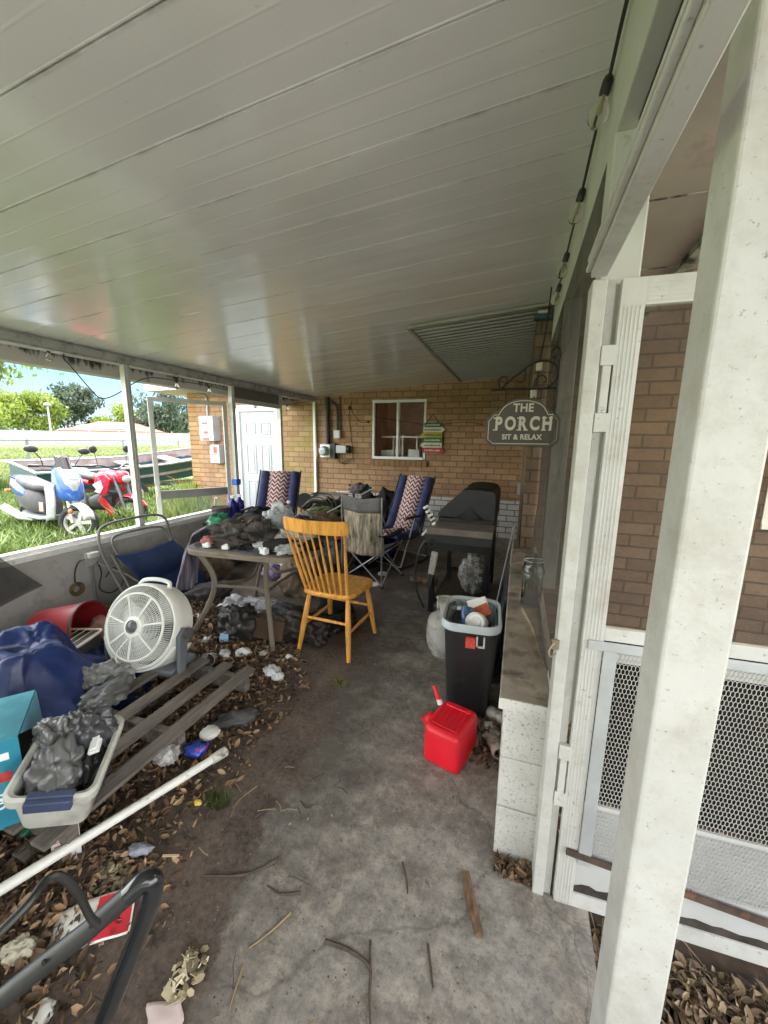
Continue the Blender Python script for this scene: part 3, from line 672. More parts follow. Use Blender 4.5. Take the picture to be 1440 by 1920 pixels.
# small white things on the table front
WH = WHITE_CLEAN
for i, (lab, x, y, d) in enumerate([
    ('small white carton lying at the left front table edge', -2.17, 2.235, (.055,.035,.028)),
    ('small white label roll beside the carton on table edge', -2.00, 2.24, (.05,.035,.03)),
    ('white crumpled charger in the middle of the table front', -1.80, 2.36, (.09,.06,.035)),
    ('white plastic adapter next to the crumpled charger', -1.72, 2.31, (.07,.03,.03)),
    ('white bottle cap box at table edge near the chair', -1.66, 2.235, (.05,.045,.04))]):
    m = MB(); m.cbox((0,0,d[2]/2), d); m.cbox((d[0]*.1,d[1]*.1,d[2]+.004), (d[0]*.55,d[1]*.5,.01)); 
    o = m.build('small_box', WH, bevel=.004); o.location = (x, y, .72); o.rotation_euler.z = R([5,15,40,20,-8][i]); tag(o, lab, 'small box')
m = MB(); m.grid(10,8,lambda u,v:(-1.92+.26*u+.03*v, 2.22+.16*v-.02*u, .724+.006*abs(noise.noise(Vector((u*4,v*4,0))))))
tag(m.build('leaflet', mat('dark_blue_print', (.05,.06,.10), .4, var=.5, scale=20), solid=.002), 'dark blue printed leaflet flat on the table front', 'leaflet')
# bottles on the table
CLR = glass('clear_plastic', (.92,.96,.98), .06, 1.25)
def bottle(name, label, loc, r, h, body, capm, lab=None, rot=(0,0,0), cat='bottle'):
    t = thing(name, label, cat, loc, rot=rot)
    MB().lathe([(r*.9,0),(r,.008),(r,h*.55),(r*.96,h*.6),(r*.8,h*.74),(r*.42,h*.87),(r*.38,h*.94)], 18).build('body', body, t)
    MB().lathe([(r*.45,h*.92),(r*.45,h)], 14).build('cap', capm, t)
    if lab: MB().lathe([(r*1.015,h*.2),(r*1.015,h*.48)], 18, cap=False).build('sleeve', lab, t)
    return t
bottle('water_bottle', 'clear water bottle standing in front of the patterned lounger', (-1.80,2.78,.74), .034, .28, CLR, WH, mat('blue_white_sleeve', (.45,.6,.75), .5))
NAVY = mat('deep_blue_plastic', (.012,.015,.22), .25, var=.2)
for x, y, lab in ((-3.36,3.93,'left deep blue spray bottle standing on the dark crate'), (-3.36,4.06,'right deep blue spray bottle standing on the dark crate')):
    t = thing('spray_bottle', lab, 'bottle', (x,y,.542), R(20))
    MB().lathe([(.052,0),(.056,.01),(.056,.17),(.05,.195),(.022,.23),(.02,.25)], 18).build('body', NAVY, t)
    k = MB(); k.box((-.02,-.014,.25),(.02,.014,.285)); k.box((.02,-.008,.268),(.045,.008,.28)); k.box((.012,-.006,.225),(.02,.006,.25)); k.build('spray_head', WH, t, bevel=.003)
t = thing('flower_pot', 'dark plastic flower pot on the crate beside the blue sprays', 'pot', (-3.36,3.72,.542))
MB().lathe([(.075,0),(.105,.15),(.115,.15),(.115,.175),(.10,.175),(.095,.15),(.0,.15)], 22, cap=False).build('pot', mat('grey_brown_pot', (.07,.06,.055), .7), t)
MB().blob((0,0,.155),(.09,.09,.025),3,.3,3,4).build('soil', SOIL, t)
k = MB(); k.tube(smooth_path([(-.09,.02,.1),(-.12,.03,.2),(-.10,.03,.28),(-.06,.02,.27)],5), .004); k.build('wire_hook', WH, t)
t = thing('cup', 'teal plastic cup lying among the clutter on the table', 'cup', (-1.70,2.66,.80), 0, rot=(R(80),0,R(30)))
MB().lathe([(.03,0),(.043,.11),(.046,.112),(.041,.11),(.028,.004)], 18).build('body', mat('teal_plastic', (.02,.28,.36), .35), t)
bottle('cleaner_bottle', 'bright blue bottle lying behind the deep blue sprays', (-2.18,2.98,.80), .03, .2, mat('bright_blue', (.03,.22,.6), .3), WH, rot=(R(75),0,R(60)))

for nm, lab, cat, c_, rad, mm, sd in (
    ('shoe','black shoe lying in front of the jacket heap','shoe',(-1.90,2.36,.72),(.12,.05,.045),BLK_F,101),
    ('shirt','grey crumpled shirt behind the jacket heap','shirt',(-2.18,2.68,.72),(.17,.13,.11),GRY_F,102),
    ('trousers','dark striped trousers bunched right of the clear bag','trousers',(-1.66,2.74,.72),(.17,.13,.12),m_str,103),
    ('white_tissue','crumpled white tissue in the middle of the heaped table','tissue',(-1.78,2.50,.75),(.07,.05,.04),WHITE_CLEAN,104),
    ('brown_bag','brown paper bag crushed at the back of the table','paper bag',(-1.55,2.95,.72),(.15,.11,.13),mat('crushed_brown_paper',(.12,.075,.045),.85,var=.4),105),
    ('socks','small pale grey cloth ball at the left front of the heaped table','cloth',(-2.10,2.42,.80),(.06,.05,.04),mat('pale_grey_cloth',(.34,.33,.31),.9,var=.4,scale=20),107),
    ('striped_rag','faded red and grey rag on top of the jacket','rag',(-1.95,2.52,.86),(.10,.06,.035),mat('faded_rag',(.20,.08,.075),.9,var=.9,scale=18,dirt=(.25,.24,.22),dscale=15,dlo=.5,dhi=.6),108),
    ('plastic_wrap','clear plastic wrap spilling over the right table edge','plastic wrap',(-1.50,2.30,.73),(.10,.07,.05),plastic_film('wrap_table',(.75,.78,.80),.55),109),
    ('black_sweater','black sweater bunched at the back left of the table','sweater',(-2.20,2.90,.72),(.17,.14,.13),BLK_F,120),
    ('white_shirt','white and grey shirt crumpled on the back of table','shirt',(-1.74,2.95,.72),(.14,.12,.11),mat('white_grey_shirt',(.42,.42,.41),.9,var=.5,scale=10),121),
    ('black_pouch','small black pouch at the right table edge','pouch',(-1.40,2.48,.72),(.08,.07,.05),BLK_F,106)):
    lump(nm, lab, cat, c_, rad, mm, .42, 1.8, sd, 4, sd*17)

# ------------------------------------------------------------------ padded rocking loungers
NAVYF = fabric('navy_canvas', (.055,.062,.15), var=.15)
def zig():
    m, n, b = newmat('zigzag_print'); tc = n.new('ShaderNodeTexCoord').outputs['Object']
    sp = n.new('ShaderNodeSeparateXYZ'); n.link(tc, sp.inputs[0])
    x = n.math('MULTIPLY', sp.outputs[0], 1/.082); z = n.math('ADD', n.math('MULTIPLY', sp.outputs[1], 1/.075), n.math('MULTIPLY', sp.outputs[2], 1/.075))
    tri = n.math('PINGPONG', x, .5)
    a = n.math('FRACT', n.math('ADD', z, n.math('MULTIPLY', tri, 1.6)))
    k = n.math('GREATER_THAN', a, .52)
    bl = n.math('GREATER_THAN', n.math('FRACT', n.math('ADD', n.math('MULTIPLY', z, .5), n.math('MULTIPLY', x, .5))), .5)
    c = n.mix(bl, (.19,.045,.055), (.10,.035,.06))
    c = n.mix(k, c, (.62,.50,.46))
    n.link(c, b.inputs['Base Color']); b.inputs['Roughness'].default_value = .9
    n.link(n.bump(n.noise(tc, 160, 3), .4, .003), b.inputs['Normal']); return m
ZIG = zig()
def lounger(label, loc, rz, group='padded rocking loungers'):
    t = thing('padded_lounger', label, 'lounge chair', loc, rz, group)
    # local: faces -Y; back leans to +Y
    prof = [Vector((0,-.30,.40)), Vector((0,-.05,.37)), Vector((0,.12,.40)), Vector((0,.25,.66)), Vector((0,.42,1.06))]
    P = smooth_path(prof, 6)
    def pad(w0, w1, off, th, name, m):
        b = MB(); vs = []; k = len(P); nx = 5
        for i in range(k):
            T = (P[min(i+1,k-1)]-P[max(i-1,0)]).normalized(); nrm = Vector((0,-T.z,T.y))
            for j in range(nx):
                u = j/(nx-1); e = 1-abs(2*u-1)**3
                vs.append(P[i] + Vector((w0+(w1-w0)*u,0,0)) + nrm*(off + th*e*(.85+.3*(math.sin(i*1.57)**2))))
            for j in range(nx):
                u = 1-j/(nx-1); vs.append(P[i] + Vector((w0+(w1-w0)*u,0,0)) + nrm*(off-.012))
        w = nx*2
        fs = [(i*w+j, i*w+(j+1)%w, (i+1)*w+(j+1)%w, (i+1)*w+j) for i in range(k-1) for j in range(w)] + [tuple(range(w)), tuple((k-1)*w+j for j in range(w))[::-1]]
        b.add(vs, fs); b.build(name, m, t, ang=70)
    pad(-.27,-.145,0,.05,'side_pad',NAVYF); pad(.145,.27,0,.05,'side_pad',NAVYF); pad(-.145,.145,.006,.045,'patterned_pad',ZIG)
    for sx in (-1,1):
        X = sx*.285
        MB().tube(smooth_path([(X,-.32,.38),(X,.10,.37),(X,.25,.66),(X,.43,1.08)],5), .011, 8).build('side_tube', BLACK_M, t)
        MB().tube(smooth_path([(X,-.40,.05),(X,-.2,.012),(X,.15,.012),(X,.45,.06)],6), .012, 8).build('rocker', BLACK_M, t)
        MB().tube([(X,-.25,.02),(X,.02,.60)], .011, 8).build('leg', GREY_M, t); MB().tube([(X,.33,.03),(X,.02,.60)], .011, 8).build('leg', GREY_M, t)
        MB().cbox((X,-.02,.615),(.045,.30,.025)).build('armrest', BLACK_P, t, bevel=.01)
    MB().tube([(-.285,-.25,.03),(.285,-.25,.03)], .009).build('cross_tube', GREY_M, t); MB().tube([(-.285,.3,.05),(.285,.3,.05)], .009).build('cross_tube', GREY_M, t)
    return t
lounger('padded navy rocking lounger with zigzag panel beside covered grill', (-1.42,4.62,0), R(-22))
lounger('padded navy lounger with zigzag panel behind the heaped table', (-2.98,4.15,.03), R(12))

# ------------------------------------------------------------------ camouflage folding chair
CAMO = mat('reed_camouflage', (.34,.29,.21), .9, var=.85, scale=3.2, stretch=(11,11,1.6), bump=.3, bscale=150, dirt=(.08,.06,.045), dscale=9, dlo=.55, dhi=.7)
cc = thing('folding_chair', 'folding camp chair with reed camouflage fabric and grey headband', 'camp chair', (-1.50,3.72,0), R(-10))
def backfn(u, v): # v 0 bottom
    return (-.235+.47*u + .02*math.sin(v*5)*(1-v), .03*math.sin(math.pi*u)*(1-v) - .05*v - .10*(1-v)*(4*u*(1-u))*.8 + .028*noise.noise(Vector((u*5,v*3,2))), .33+.63*v + (.035*abs(2*u-1)**1.5-.03)*(v > .5)*(v-.5)*2)
b = MB(); b.grid(14,14,lambda u,v: backfn(u, v*.74)); b.build('back_fabric', CAMO, cc, solid=.006)
b = MB(); b.grid(14,4,lambda u,v: backfn(u, .74+.26*v)); b.build('headband', fabric('grey_cloth', (.17,.165,.16)), cc, solid=.01)
b = MB(); b.grid(12,10,lambda u,v:(-.235+.47*u, -.02+.42*v, .40-.08*math.sin(math.pi*u)+.02*v)); b.build('seat_fabric', fabric('grey_seat_cloth', (.14,.135,.13)), cc, solid=.006)
for p, q in (((-.25,-.05,.0),(-.245,-.05,.96)),((.25,-.05,.0),(.245,-.05,.96))): MB().tube([p,q], .009).build('back_post', GREY_M, cc)
for p, q in (((-.25,-.05,.03),(.25,.0,.40)),((.25,-.05,.03),(-.25,.0,.40)),((-.26,.42,.02),(.24,.40,.40)),((.26,.42,.02),(-.24,.40,.40)),((.25,-.05,.03),(.25,.42,.42)),((.26,.42,.02),(.25,-.02,.42)),((-.25,-.05,.03),(-.25,.42,.42)),((-.26,.42,.02),(-.25,-.02,.42))):
    MB().tube([p,q], .008).build('leg', GREY_M, cc)
for x in (-.25,.25):
    b = MB(); b.grid(8,3,lambda u,v:(x-.035+.07*v,-.06+.46*u,.56-.03*math.sin(math.pi*u))); b.build('armrest', BLK_F, cc, solid=.012)
for x, y in ((-.25,-.05),(.25,-.05),(-.26,.42),(.26,.42)): MB().cbox((x,y,.012),(.035,.035,.024)).build('foot', BLACK_P, cc, bevel=.005)

# ------------------------------------------------------------------ covered grill
gr = thing('gas_grill', 'gas grill under a black vinyl cover with fold-down shelf', 'grill', (-.42,3.86,0))
VINYL = mat('black_vinyl', (.020,.021,.023), .5, var=.25, scale=5, bump=.5, bscale=14)
c = MB(); prof = [(-.26,.845),(-.23,.90),(-.05,1.07),(-.01,1.10),(.20,1.10),(.245,1.07),(.262,.98),(.262,.83)]
M_ = Matrix(((1,0,0,0),(0,0,1,-.35),(0,1,0,0),(0,0,0,1)))
vs = []; ny = 14; kf = len(prof)
P2 = [Vector((x,0,z)) for x,z in prof]; P2 = smooth_path(P2,4)
for j in range(ny+1):
    y = -.36+.72*j/ny
    for p in P2: vs.append((p.x + .012*noise.noise(Vector((p.x*7,y*7,p.z*7))), y + (.0 if 0<j<ny else 0), p.z + .014*noise.noise(Vector((p.x*6,y*6,3)))))
k = len(P2)
fs = [(j*k+i, j*k+i+1, (j+1)*k+i+1, (j+1)*k+i) for j in range(ny) for i in range(k-1)] + [tuple(range(k)), tuple(ny*k+i for i in range(k))[::-1]]
c.add(vs, fs); c.build('cover', VINYL, gr, bevel=.012, ang=50)
fd = MB(); fd.grid(18,6,lambda u,v:(-.25+.50*u, -.372-.012*v*math.sin(u*3.1), .83+.012*math.sin(u*9)+ (.12*max(0,1-abs(u-.55)*4.0))*v))
fd.build('cover_fold', VINYL, gr)
B(((-.285,-.66,.775),(.265,-.37,.80)), ((-.285,-.68,.74),(.265,-.66,.80))).build('side_shelf', mat('brown_black_shelf', (.17,.14,.125), .35, var=.3, dirt=(.16,.13,.11), dscale=8, dlo=.5, dhi=.7), gr, bevel=.006)
B(((-.25,-.36,.64),(.25,.36,.83)), ((-.29,-.655,.66),(.262,-.64,.74))).build('firebox', BLACK_P, gr, bevel=.006)
for x in (-.235,.225):
    for y in (-.62,.32): B(((x-.022,y-.022,.02),(x+.022,y+.022,.70))).build('leg', BLACK_M, gr, bevel=.003)
B(((-.235,-.63,.10),(.225,-.60,.15)), ((-.235,.31,.10),(.225,.34,.15)), ((-.24,-.60,.09),(-.215,.31,.13)), ((.205,-.60,.09),(.23,.31,.13)), ((-.235,-.60,.11),(.225,.31,.125))).build('bottom_shelf', BLACK_M, gr, smooth=False)
B(((-.26,-.645,.60),(.26,-.625,.66))).build('front_rail', BLACK_M, gr, bevel=.003)
k = MB(); k.tube(smooth_path([(-.28,-.60,.70),(-.34,-.63,.60),(-.38,-.64,.42),(-.36,-.66,.22),(-.29,-.66,.06)],6), .010); k.tube(arc((-.24,-.665,.66),.03,0,360,16), .005, 6); k.build('gas_hose', BLACK_P, gr)
k = MB()
for i in range(4): k.cbox((-.335+.028*i, -.55, .715+.03*i), (.05,.03,.020), (0,R(-50),0))
k.build('utensil_hooks', WHITE_CLEAN, gr, bevel=.003)
t = thing('grill_brush', 'grey wire brush hanging on the grill front leg', 'brush', (-.66,3.17,.30), 0, rot=(R(-6),R(6),R(-10)))
MB().cbox((0,0,.19),(.055,.03,.20)).build('bristle_head', mat('grey_bristles', (.42,.42,.40), .8, var=.4, scale=60), t, bevel=.004)
MB().cbox((0,.005,.03),(.045,.022,.14)).build('handle', BLACK_P, t, bevel=.006)
def tank(label, loc, rz=0):
    t = thing('propane_tank', label, 'gas tank', loc, rz)
    t.scale = (.86,.86,.86)
    pm = mat('dull_white_tank', (.52,.52,.50), .45, var=.12, dirt=(.25,.23,.2), dscale=8, dlo=.5, dhi=.7)
    MB().lathe([(.10,.03),(.135,.05),(.150,.10),(.152,.16),(.150,.27),(.135,.32),(.09,.352),(.03,.36)], 28).build('body', pm, t)
    MB().lathe([(.108,0),(.108,.045)], 28, cap=False).build('foot_ring', pm, t, solid=.004)
    a0 = -50
    c = MB(); n = 26
    for (z0,z1) in ((.34,.46),):
        c.grid(n, 3, lambda u,v: (.095*math.cos(R(a0+260*u)), .095*math.sin(R(a0+260*u)), z0+(z1-z0)*v))
    c.build('collar', pm, t, solid=.005)
    c = MB(); c.tube(arc((0,0,.465),.097,a0,a0+260,26,(1,0,0),(0,1,0)), .013, 8); c.build('collar_grip', pm, t)
    v = MB(); v.lathe([(.016,.36),(.016,.42)],12); v.tube([(0,0,.405),(-.06,-.02,.405)], .016, 10); v.lathe([(.026,.42),(.03,.425),(.03,.445),(.02,.45)],12); v.cbox((-.075,-.025,.405),(.035,.05,.05)); v.build('valve', mat('pale_valve', (.60,.58,.54), .5), t)
    c = MB(); c.grid(8,4,lambda u,v:(.1535*math.cos(R(200+70*u)), .1535*math.sin(R(200+70*u)), .13+.11*v)); c.build('label_sticker', mat('faded_label', (.62,.58,.58), .6, var=.25, scale=25), t)
    return t
tank('dull white propane tank standing behind the tall black bin', (-.42,2.62,0), R(-60))
t = thing('clear_sack', 'clear plastic sack of dark charcoal on the grill bottom shelf', 'sack', (-.33,3.56,.126))
MB().blob((0,0,.17),(.12,.10,.19),4,.22,2,6,flat=-.9).build('contents', mat('dark_contents', (.05,.035,.03), .7, var=.8, scale=20), t)
MB().blob((0,0,.17),(.126,.106,.20),4,.22,2,6,flat=-.9).build('film', plastic_film('sack_film', (.75,.75,.75), .35, .12), t, ang=180)

# ------------------------------------------------------------------ tall black bin with rubbish
bn = thing('trash_bin', 'tall black kitchen bin with a grey rim full of rubbish', 'bin', (-.19,2.13,0), R(4))
bn.scale = (1.13,1.2,1.09)
def rr(hx,hy,r): return rrect(hx,hy,r,7)
def loft(layers):
    m = MB(); vs = []; n = len(layers[0][0])
    for poly, z in layers: vs += [(x,y,z) for x,y in poly]
    fs = [(i*n+j, i*n+(j+1)%n, (i+1)*n+(j+1)%n, (i+1)*n+j) for i in range(len(layers)-1) for j in range(n)]
    m.add(vs, fs); return m, n
m, n = loft([(rr(.098,.12,.05),0),(rr(.102,.125,.055),.012),(rr(.128,.155,.065),.50),(rr(.122,.149,.06),.505),(rr(.098,.12,.05),.03)])
m.f.append(list(range(4*n,5*n))); m.f.append(list(range(n))[::-1]); m.build('body', mat('scuffed_black_plastic', (.018,.018,.02), .48, var=.3, scale=6, dirt=(.09,.08,.075), dscale=9, dlo=.62, dhi=.8, damt=.6), bn)
m, n = loft([(rr(.131,.158,.066),.488),(rr(.140,.167,.07),.49),(rr(.142,.169,.07),.515),(rr(.138,.165,.068),.53),(rr(.130,.157,.064),.528),(rr(.116,.143,.055),.46),(rr(.122,.149,.06),.46)])
m.build('rim', mat('grey_blue_rim', (.50,.55,.59), .4, var=.06), bn)
m, n = loft([(rr(.117,.144,.056),.521),(rr(.108,.134,.05),.40),(rr(.10,.125,.05),.30)]); m.f.append(list(range(2*n,3*n)))
m.build('liner', plastic_film('bin_liner', (.45,.5,.55), .55, .3), bn)
o = MB().box((-.02,-.1705,.415),(.025,-.155,.468)); o.build('label_sticker', mat('red_label', (.62,.07,.05), .5, var=.3, scale=60), bn, smooth=False)
B(((.028,-.169,.425),(.036,-.156,.475)), ((.036,-.169,.42),(.068,-.155,.428)), ((.060,-.169,.428),(.068,-.155,.475))).build('latch_clip', mat('pale_clip', (.6,.62,.58), .4), bn, bevel=.002)
bx, by = -.185, 2.13
def can(name, label, loc, rot, r, h, m, m2, cat='can'):
    t = thing(name, label, cat, loc, rot=rot)
    MB().lathe([(r*.9,0),(r,.005),(r,h-.012),(r*.86,h-.003),(r*.84,h),(r*.78,h-.004),(0,h-.006)], 22, cap=False).build('body', m, t)
    MB().lathe([(r*.55,h-.0045),(r*.5,h-.001),(r*.3,h-.003),(.0,h-.003)], 20, cap=False).build('lid', m2, t)
    return t
can('paint_can', 'round white tub lying on top of the bin rubbish', (bx+.035,by-.01,.505), (R(62),0,R(-8)), .056, .11, WHITE_CLEAN, mat('white_lid', (.74,.75,.78), .35))
can('soda_can', 'blue and white drink can leaning inside the bin', (bx-.04,by-.05,.485), (R(-28),R(6),0), .034, .12, mat('blue_white_can', (.09,.17,.32), .3, .3, var=.95, scale=9), GALV)
bottle('water_bottle', 'clear plastic bottle upright in the left back of bin', (bx-.082,by+.03,.42), .03, .15, CLR, WH)
m = MB(); m.cbox((0,0,0),(.115,.016,.085)); m.cbox((0,-.009,.0),(.10,.002,.07))
o = m.build('white_carton', WHITE_CLEAN, bevel=.002); o.location = (bx+.015,by+.12,.56); o.rotation_euler = (R(-52),R(-20),R(12)); tag(o, 'flat white carton sticking out at the back of bin', 'carton')
m = MB(); m.cbox((0,0,0),(.09,.012,.075)); o = m.build('snack_packet', mat('red_orange_print', (.55,.13,.06), .4, var=.8, scale=14), bevel=.002); o.location = (bx+.045,by+.065,.55); o.rotation_euler = (R(-48),R(-25),R(20)); tag(o, 'red and orange printed packet inside the bin', 'packet')

# ------------------------------------------------------------------ red petrol can
RED = mat('red_polythene', (.80,.012,.03), .42, var=.14, scale=4, bump=.12, bscale=160, coat=.06, dirt=(.42,.035,.035), dscale=16, dlo=.6, dhi=.78, damt=.6)
gc = thing('fuel_can', 'bright red plastic fuel can on the concrete by white block wall', 'fuel can', (-.222,1.71,0), R(-16))
gc.scale = (1.2,1.04,1.0)
def sq(hx, hy, r): return rrect(hx, hy, r, 6)
m, n = loft([(sq(.070,.105,.02),0),(sq(.077,.115,.025),.006),(sq(.079,.118,.028),.02),(sq(.079,.118,.03),.165),(sq(.075,.112,.03),.182),(sq(.064,.098,.026),.192),(sq(.058,.09,.022),.1915),(sq(.056,.088,.02),.187)])
m.f.append(list(range(7*n,8*n))); m.f.append(list(range(n))[::-1]); m.build('body', RED, gc, ang=50)
k = MB()
for i in range(5): k.box((-.045+.022*i,-.07,.186),(-.037+.022*i,.07,.190))
k.box((-.062,-.07,.03),(.062,-.1195,.035)) if False else None
k.build('moulded_ribs', RED, gc, bevel=.0015)
B(((-.055,.065,.188),(.055,.078,.198))).build('handle', RED, gc, bevel=.004)
B(((-.055,-.080,.187),(.055,-.072,.193))).build('front_ridge', RED, gc, bevel=.003)
sp = MB(); sp.tube([(-.070,-.01,.115),(-.098,-.01,.138),(-.112,-.01,.150)], [.048,.032,.030], 16); sp.build('filler_neck', RED, gc)
sp = MB(); sp.tube([(-.070,.06,.15),(-.080,.066,.178)], .011, 12); sp.build('spout_base', BLACK_P, gc)
sp = MB(); sp.tube([(-.080,.066,.177),(-.092,.073,.197)], .0125, 12); sp.build('spout_collar', WHITE_CLEAN, gc)
sp = MB(); sp.tube([(-.092,.073,.196),(-.118,.088,.236),(-.126,.092,.250)], [.0115,.009,.010], 12); sp.build('spout_nozzle', RED, gc)

# ------------------------------------------------------------------ glass jar on wall cap
jr = thing('glass_jar', 'ribbed clear glass jar with wire lid on wall cap', 'jar', (.115,2.14,.656))
JG = glass('thick_glass', (.80,.86,.84), .05)
MB().lathe([(.048,0),(.056,.006),(.053,.018),(.053,.17),(.058,.18),(.058,.20),(.052,.21),(.045,.245),(.046,.25),(.044,.25),(.043,.244),(.050,.208),(.050,.02),(.045,.012),(0,.012)], 28, cap=False).build('body', JG, jr)
MB().lathe([(.047,.25),(.05,.254),(.047,.262),(.02,.268),(.018,.285),(.0,.288)], 24, cap=False).build('lid', JG, jr)
k = MB(); k.tube(arc((0,0,.25),.05,0,360,24,(1,0,0),(0,1,0)), .002, 6); k.tube(smooth_path([(-.05,0,.25),(-.03,-.045,.27),(.03,-.045,.272),(.05,0,.25)],5), .002, 6); k.build('wire_clip', GALV, jr)
t = thing('storage_crate', 'dark plastic crate by the low wall carrying pot and sprays', 'crate', (-3.34,3.88,0))
B(((-.15,-.30,0),(.15,.30,.50))).build('body', mat('dark_crate', (.045,.042,.04), .6, var=.3), t, bevel=.01)
B(((-.165,-.315,.50),(.165,.315,.54))).build('lid', mat('dark_crate_lid', (.06,.057,.055), .55, var=.3), t, bevel=.008)
# ------------------------------------------------------------------ round floor fan
fan = thing('floor_fan', 'large round white grille floor fan standing on the pallet slats', 'fan', (-2.10,1.62,.125))
FW = mat('aged_white_plastic', (.72,.73,.70), .4, var=.06, dirt=(.35,.33,.28), dscale=18, dlo=.6, dhi=.8, damt=.6)
ax = Vector((.10,-.93,.35)).normalized()
q_ = ax.to_track_quat('Z','Y'); MF = Matrix.Translation((0,0,.265)) @ q_.to_matrix().to_4x4()
# roll so local X is level
lx = Vector((0,0,1)).cross(ax).normalized(); ly = ax.cross(lx)
MF = Matrix(((lx.x,ly.x,ax.x,0),(lx.y,ly.y,ax.y,0),(lx.z,ly.z,ax.z,.265),(0,0,0,1)))
def fp(p): return MF @ Vector(p)
RF = .245
MB().lathe([(.215,-.13),(.243,-.12),(.252,-.03),(.256,.02),(.252,.035),(.240,.035),(.236,.02),(.236,-.11),(.215,-.122)], 48, MF, cap=False).build('shroud', FW, fan)
g = MB()
g.tube([fp((.195*math.cos(a),.195*math.sin(a),.075)) for a in [2*math.pi*i/48 for i in range(48)]], .0075, 8, closed=True)
g.tube([fp((.243*math.cos(a),.243*math.sin(a),.037)) for a in [2*math.pi*i/48 for i in range(48)]], .008, 8, closed=True)
for i in range(7):
    a = 2*math.pi*(i+.25)/7; c, s_ = math.cos(a), math.sin(a); g.tube([fp((.06*c,.06*s_,.088)), fp((.195*c,.195*s_,.077))], .0062, 8)
g.build('grille_ring', FW, fan)
g = MB()
for i in range(84):
    a = 2*math.pi*i/84; c, s_ = math.cos(a), math.sin(a); a2 = a+.10
    g.tube([fp((.06*c,.06*s_,.083)), fp((.13*math.cos(a+.05),.13*math.sin(a+.05),.08)), fp((.195*math.cos(a2),.195*math.sin(a2),.073))], .0017, 4)
for r in (.085,.11,.135,.16,.178): g.tube([fp((r*math.cos(a),r*math.sin(a),.079)) for a in [2*math.pi*i/48 for i in range(48)]], .0012, 4, closed=True)
for i in range(110):
    a = 2*math.pi*i/110; c, s_ = math.cos(a), math.sin(a); g.tube([fp((.20*c,.20*s_,.072)), fp((.232*c,.232*s_,.045))], .0022, 4)
g.build('grille_bars', FW, fan)
MB().lathe([(0,.10),(.028,.10),(.036,.097),(.060,.092),(.064,.085),(.064,.07)], 32, MF, cap=False).build('hub', FW, fan)
m = MB(); m.lathe([(0,.113),(.02,.111),(.03,.103),(.033,.098),(.040,.1)], 24, MF, cap=False); m.build('knob', mat('dark_grey_knob', (.10,.10,.105), .35), fan)
m = MB()
for k in range(3):
    a0 = 120*k
    m.grid(8,5,lambda u,v: fp(((.05+.165*v)*math.cos(R(a0+75*u+15*v)), (.05+.165*v)*math.sin(R(a0+75*u+15*v)), -.01-.05*u)))
m.build('blades', mat('grey_blades', (.42,.42,.41), .45), fan, solid=.002)
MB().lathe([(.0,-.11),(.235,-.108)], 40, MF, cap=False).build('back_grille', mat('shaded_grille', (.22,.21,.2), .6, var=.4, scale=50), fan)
m = MB(); m.lathe([(0,-.16),(.07,-.155),(.09,-.1),(.09,-.02)], 24, MF, cap=False); m.build('motor', BLACK_P, fan)
m = MB(); m.tube([fp(p) for p in smooth_path([(-.11,.235,-.02),(-.09,.268,-.03),(.0,.280,-.03),(.09,.268,-.03),(.11,.235,-.02)],6)], .013, 8); m.build('carry_handle', FW, fan)
# base: dark cradle with light front skirt
ch_ = MB()
def cradle(u, v):
    a = R(200+140*u); r = .262
    x = r*math.cos(a); y = r*math.sin(a)
    return fp((x, y - .0, .03-.16*v))
ch_.grid(30,6,cradle); ch_.build('cradle', FW, fan, solid=.012)
bs = MB(); 
for s_ in (-1,1):
    bs.prism([(0,0),(.05,.01),(.11,.26),(.07,.29),(.02,.25)], .03, Matrix(((lx.x*s_*-.0+lx.x*0+ -ax.x*1,0,lx.x,lx.x*(.262*s_-.015)+ax.x*.06),(-ax.y,0,lx.y,lx.y*(.262*s_-.015)+ax.y*.06),(0,1,0,-.01),(0,0,0,1))))
bs.cbox((-.02,.03,.012),(.50,.22,.04),(0,0,math.atan2(lx.y,lx.x)))
bs.build('base', mat('dark_grey_base', (.12,.13,.145), .45), fan, bevel=.008)
for s_ in (-1,1):
    MB().lathe([(0,.0),(.03,.0),(.036,.012),(.036,.03),(.0,.032)],18, MF @ Matrix.Translation((.262*s_,-.02,-.04)) @ Matrix.Rotation(R(90*s_),4,'Y')).build('pivot_knob', mat('dark_knob', (.09,.09,.095), .4), fan)
m = MB(); m.tube(smooth_path([fp((-.01,-.06,.088)),fp((-.045,-.15,.12)),fp((-.03,-.23,.10)),fp((.02,-.27,.07)),fp((.05,-.29,.05))],6), .0035, 6); m.build('loose_cord', FW, fan)

# ------------------------------------------------------------------ pallet
PW = mat('grey_weathered_wood', (.135,.115,.098), .85, var=.35, scale=4, stretch=(12,1,6), bump=.5, bscale=40, dirt=(.05,.04,.033), dscale=6, dlo=.5, dhi=.75)
pl = thing('wooden_pallet', 'weathered grey wooden pallet lying in the leaf litter', 'pallet', (-1.82,1.22,0))
for i, (x, y0, y1) in enumerate([(-1.475,.66,1.80),(-1.64,.66,1.79),(-1.81,.68,1.78),(-1.99,.68,1.80),(-2.17,.68,1.80)]):
    part(B(((x-.037,y0,.122),(x+.037,y1,.140))), 'slat', PW, par=pl, smooth=False, bevel=.003)
for y in (.73,1.22,1.70): part(B(((-2.24,y,.035),(-1.44,y+.04,.121))), 'stringer', PW, par=pl, smooth=False, bevel=.003)
for x in (-1.6,-1.9): part(B(((x-.04,.66,.014),(x+.04,1.79,.034))), 'bottom_slat', PW, par=pl, smooth=False, bevel=.003)

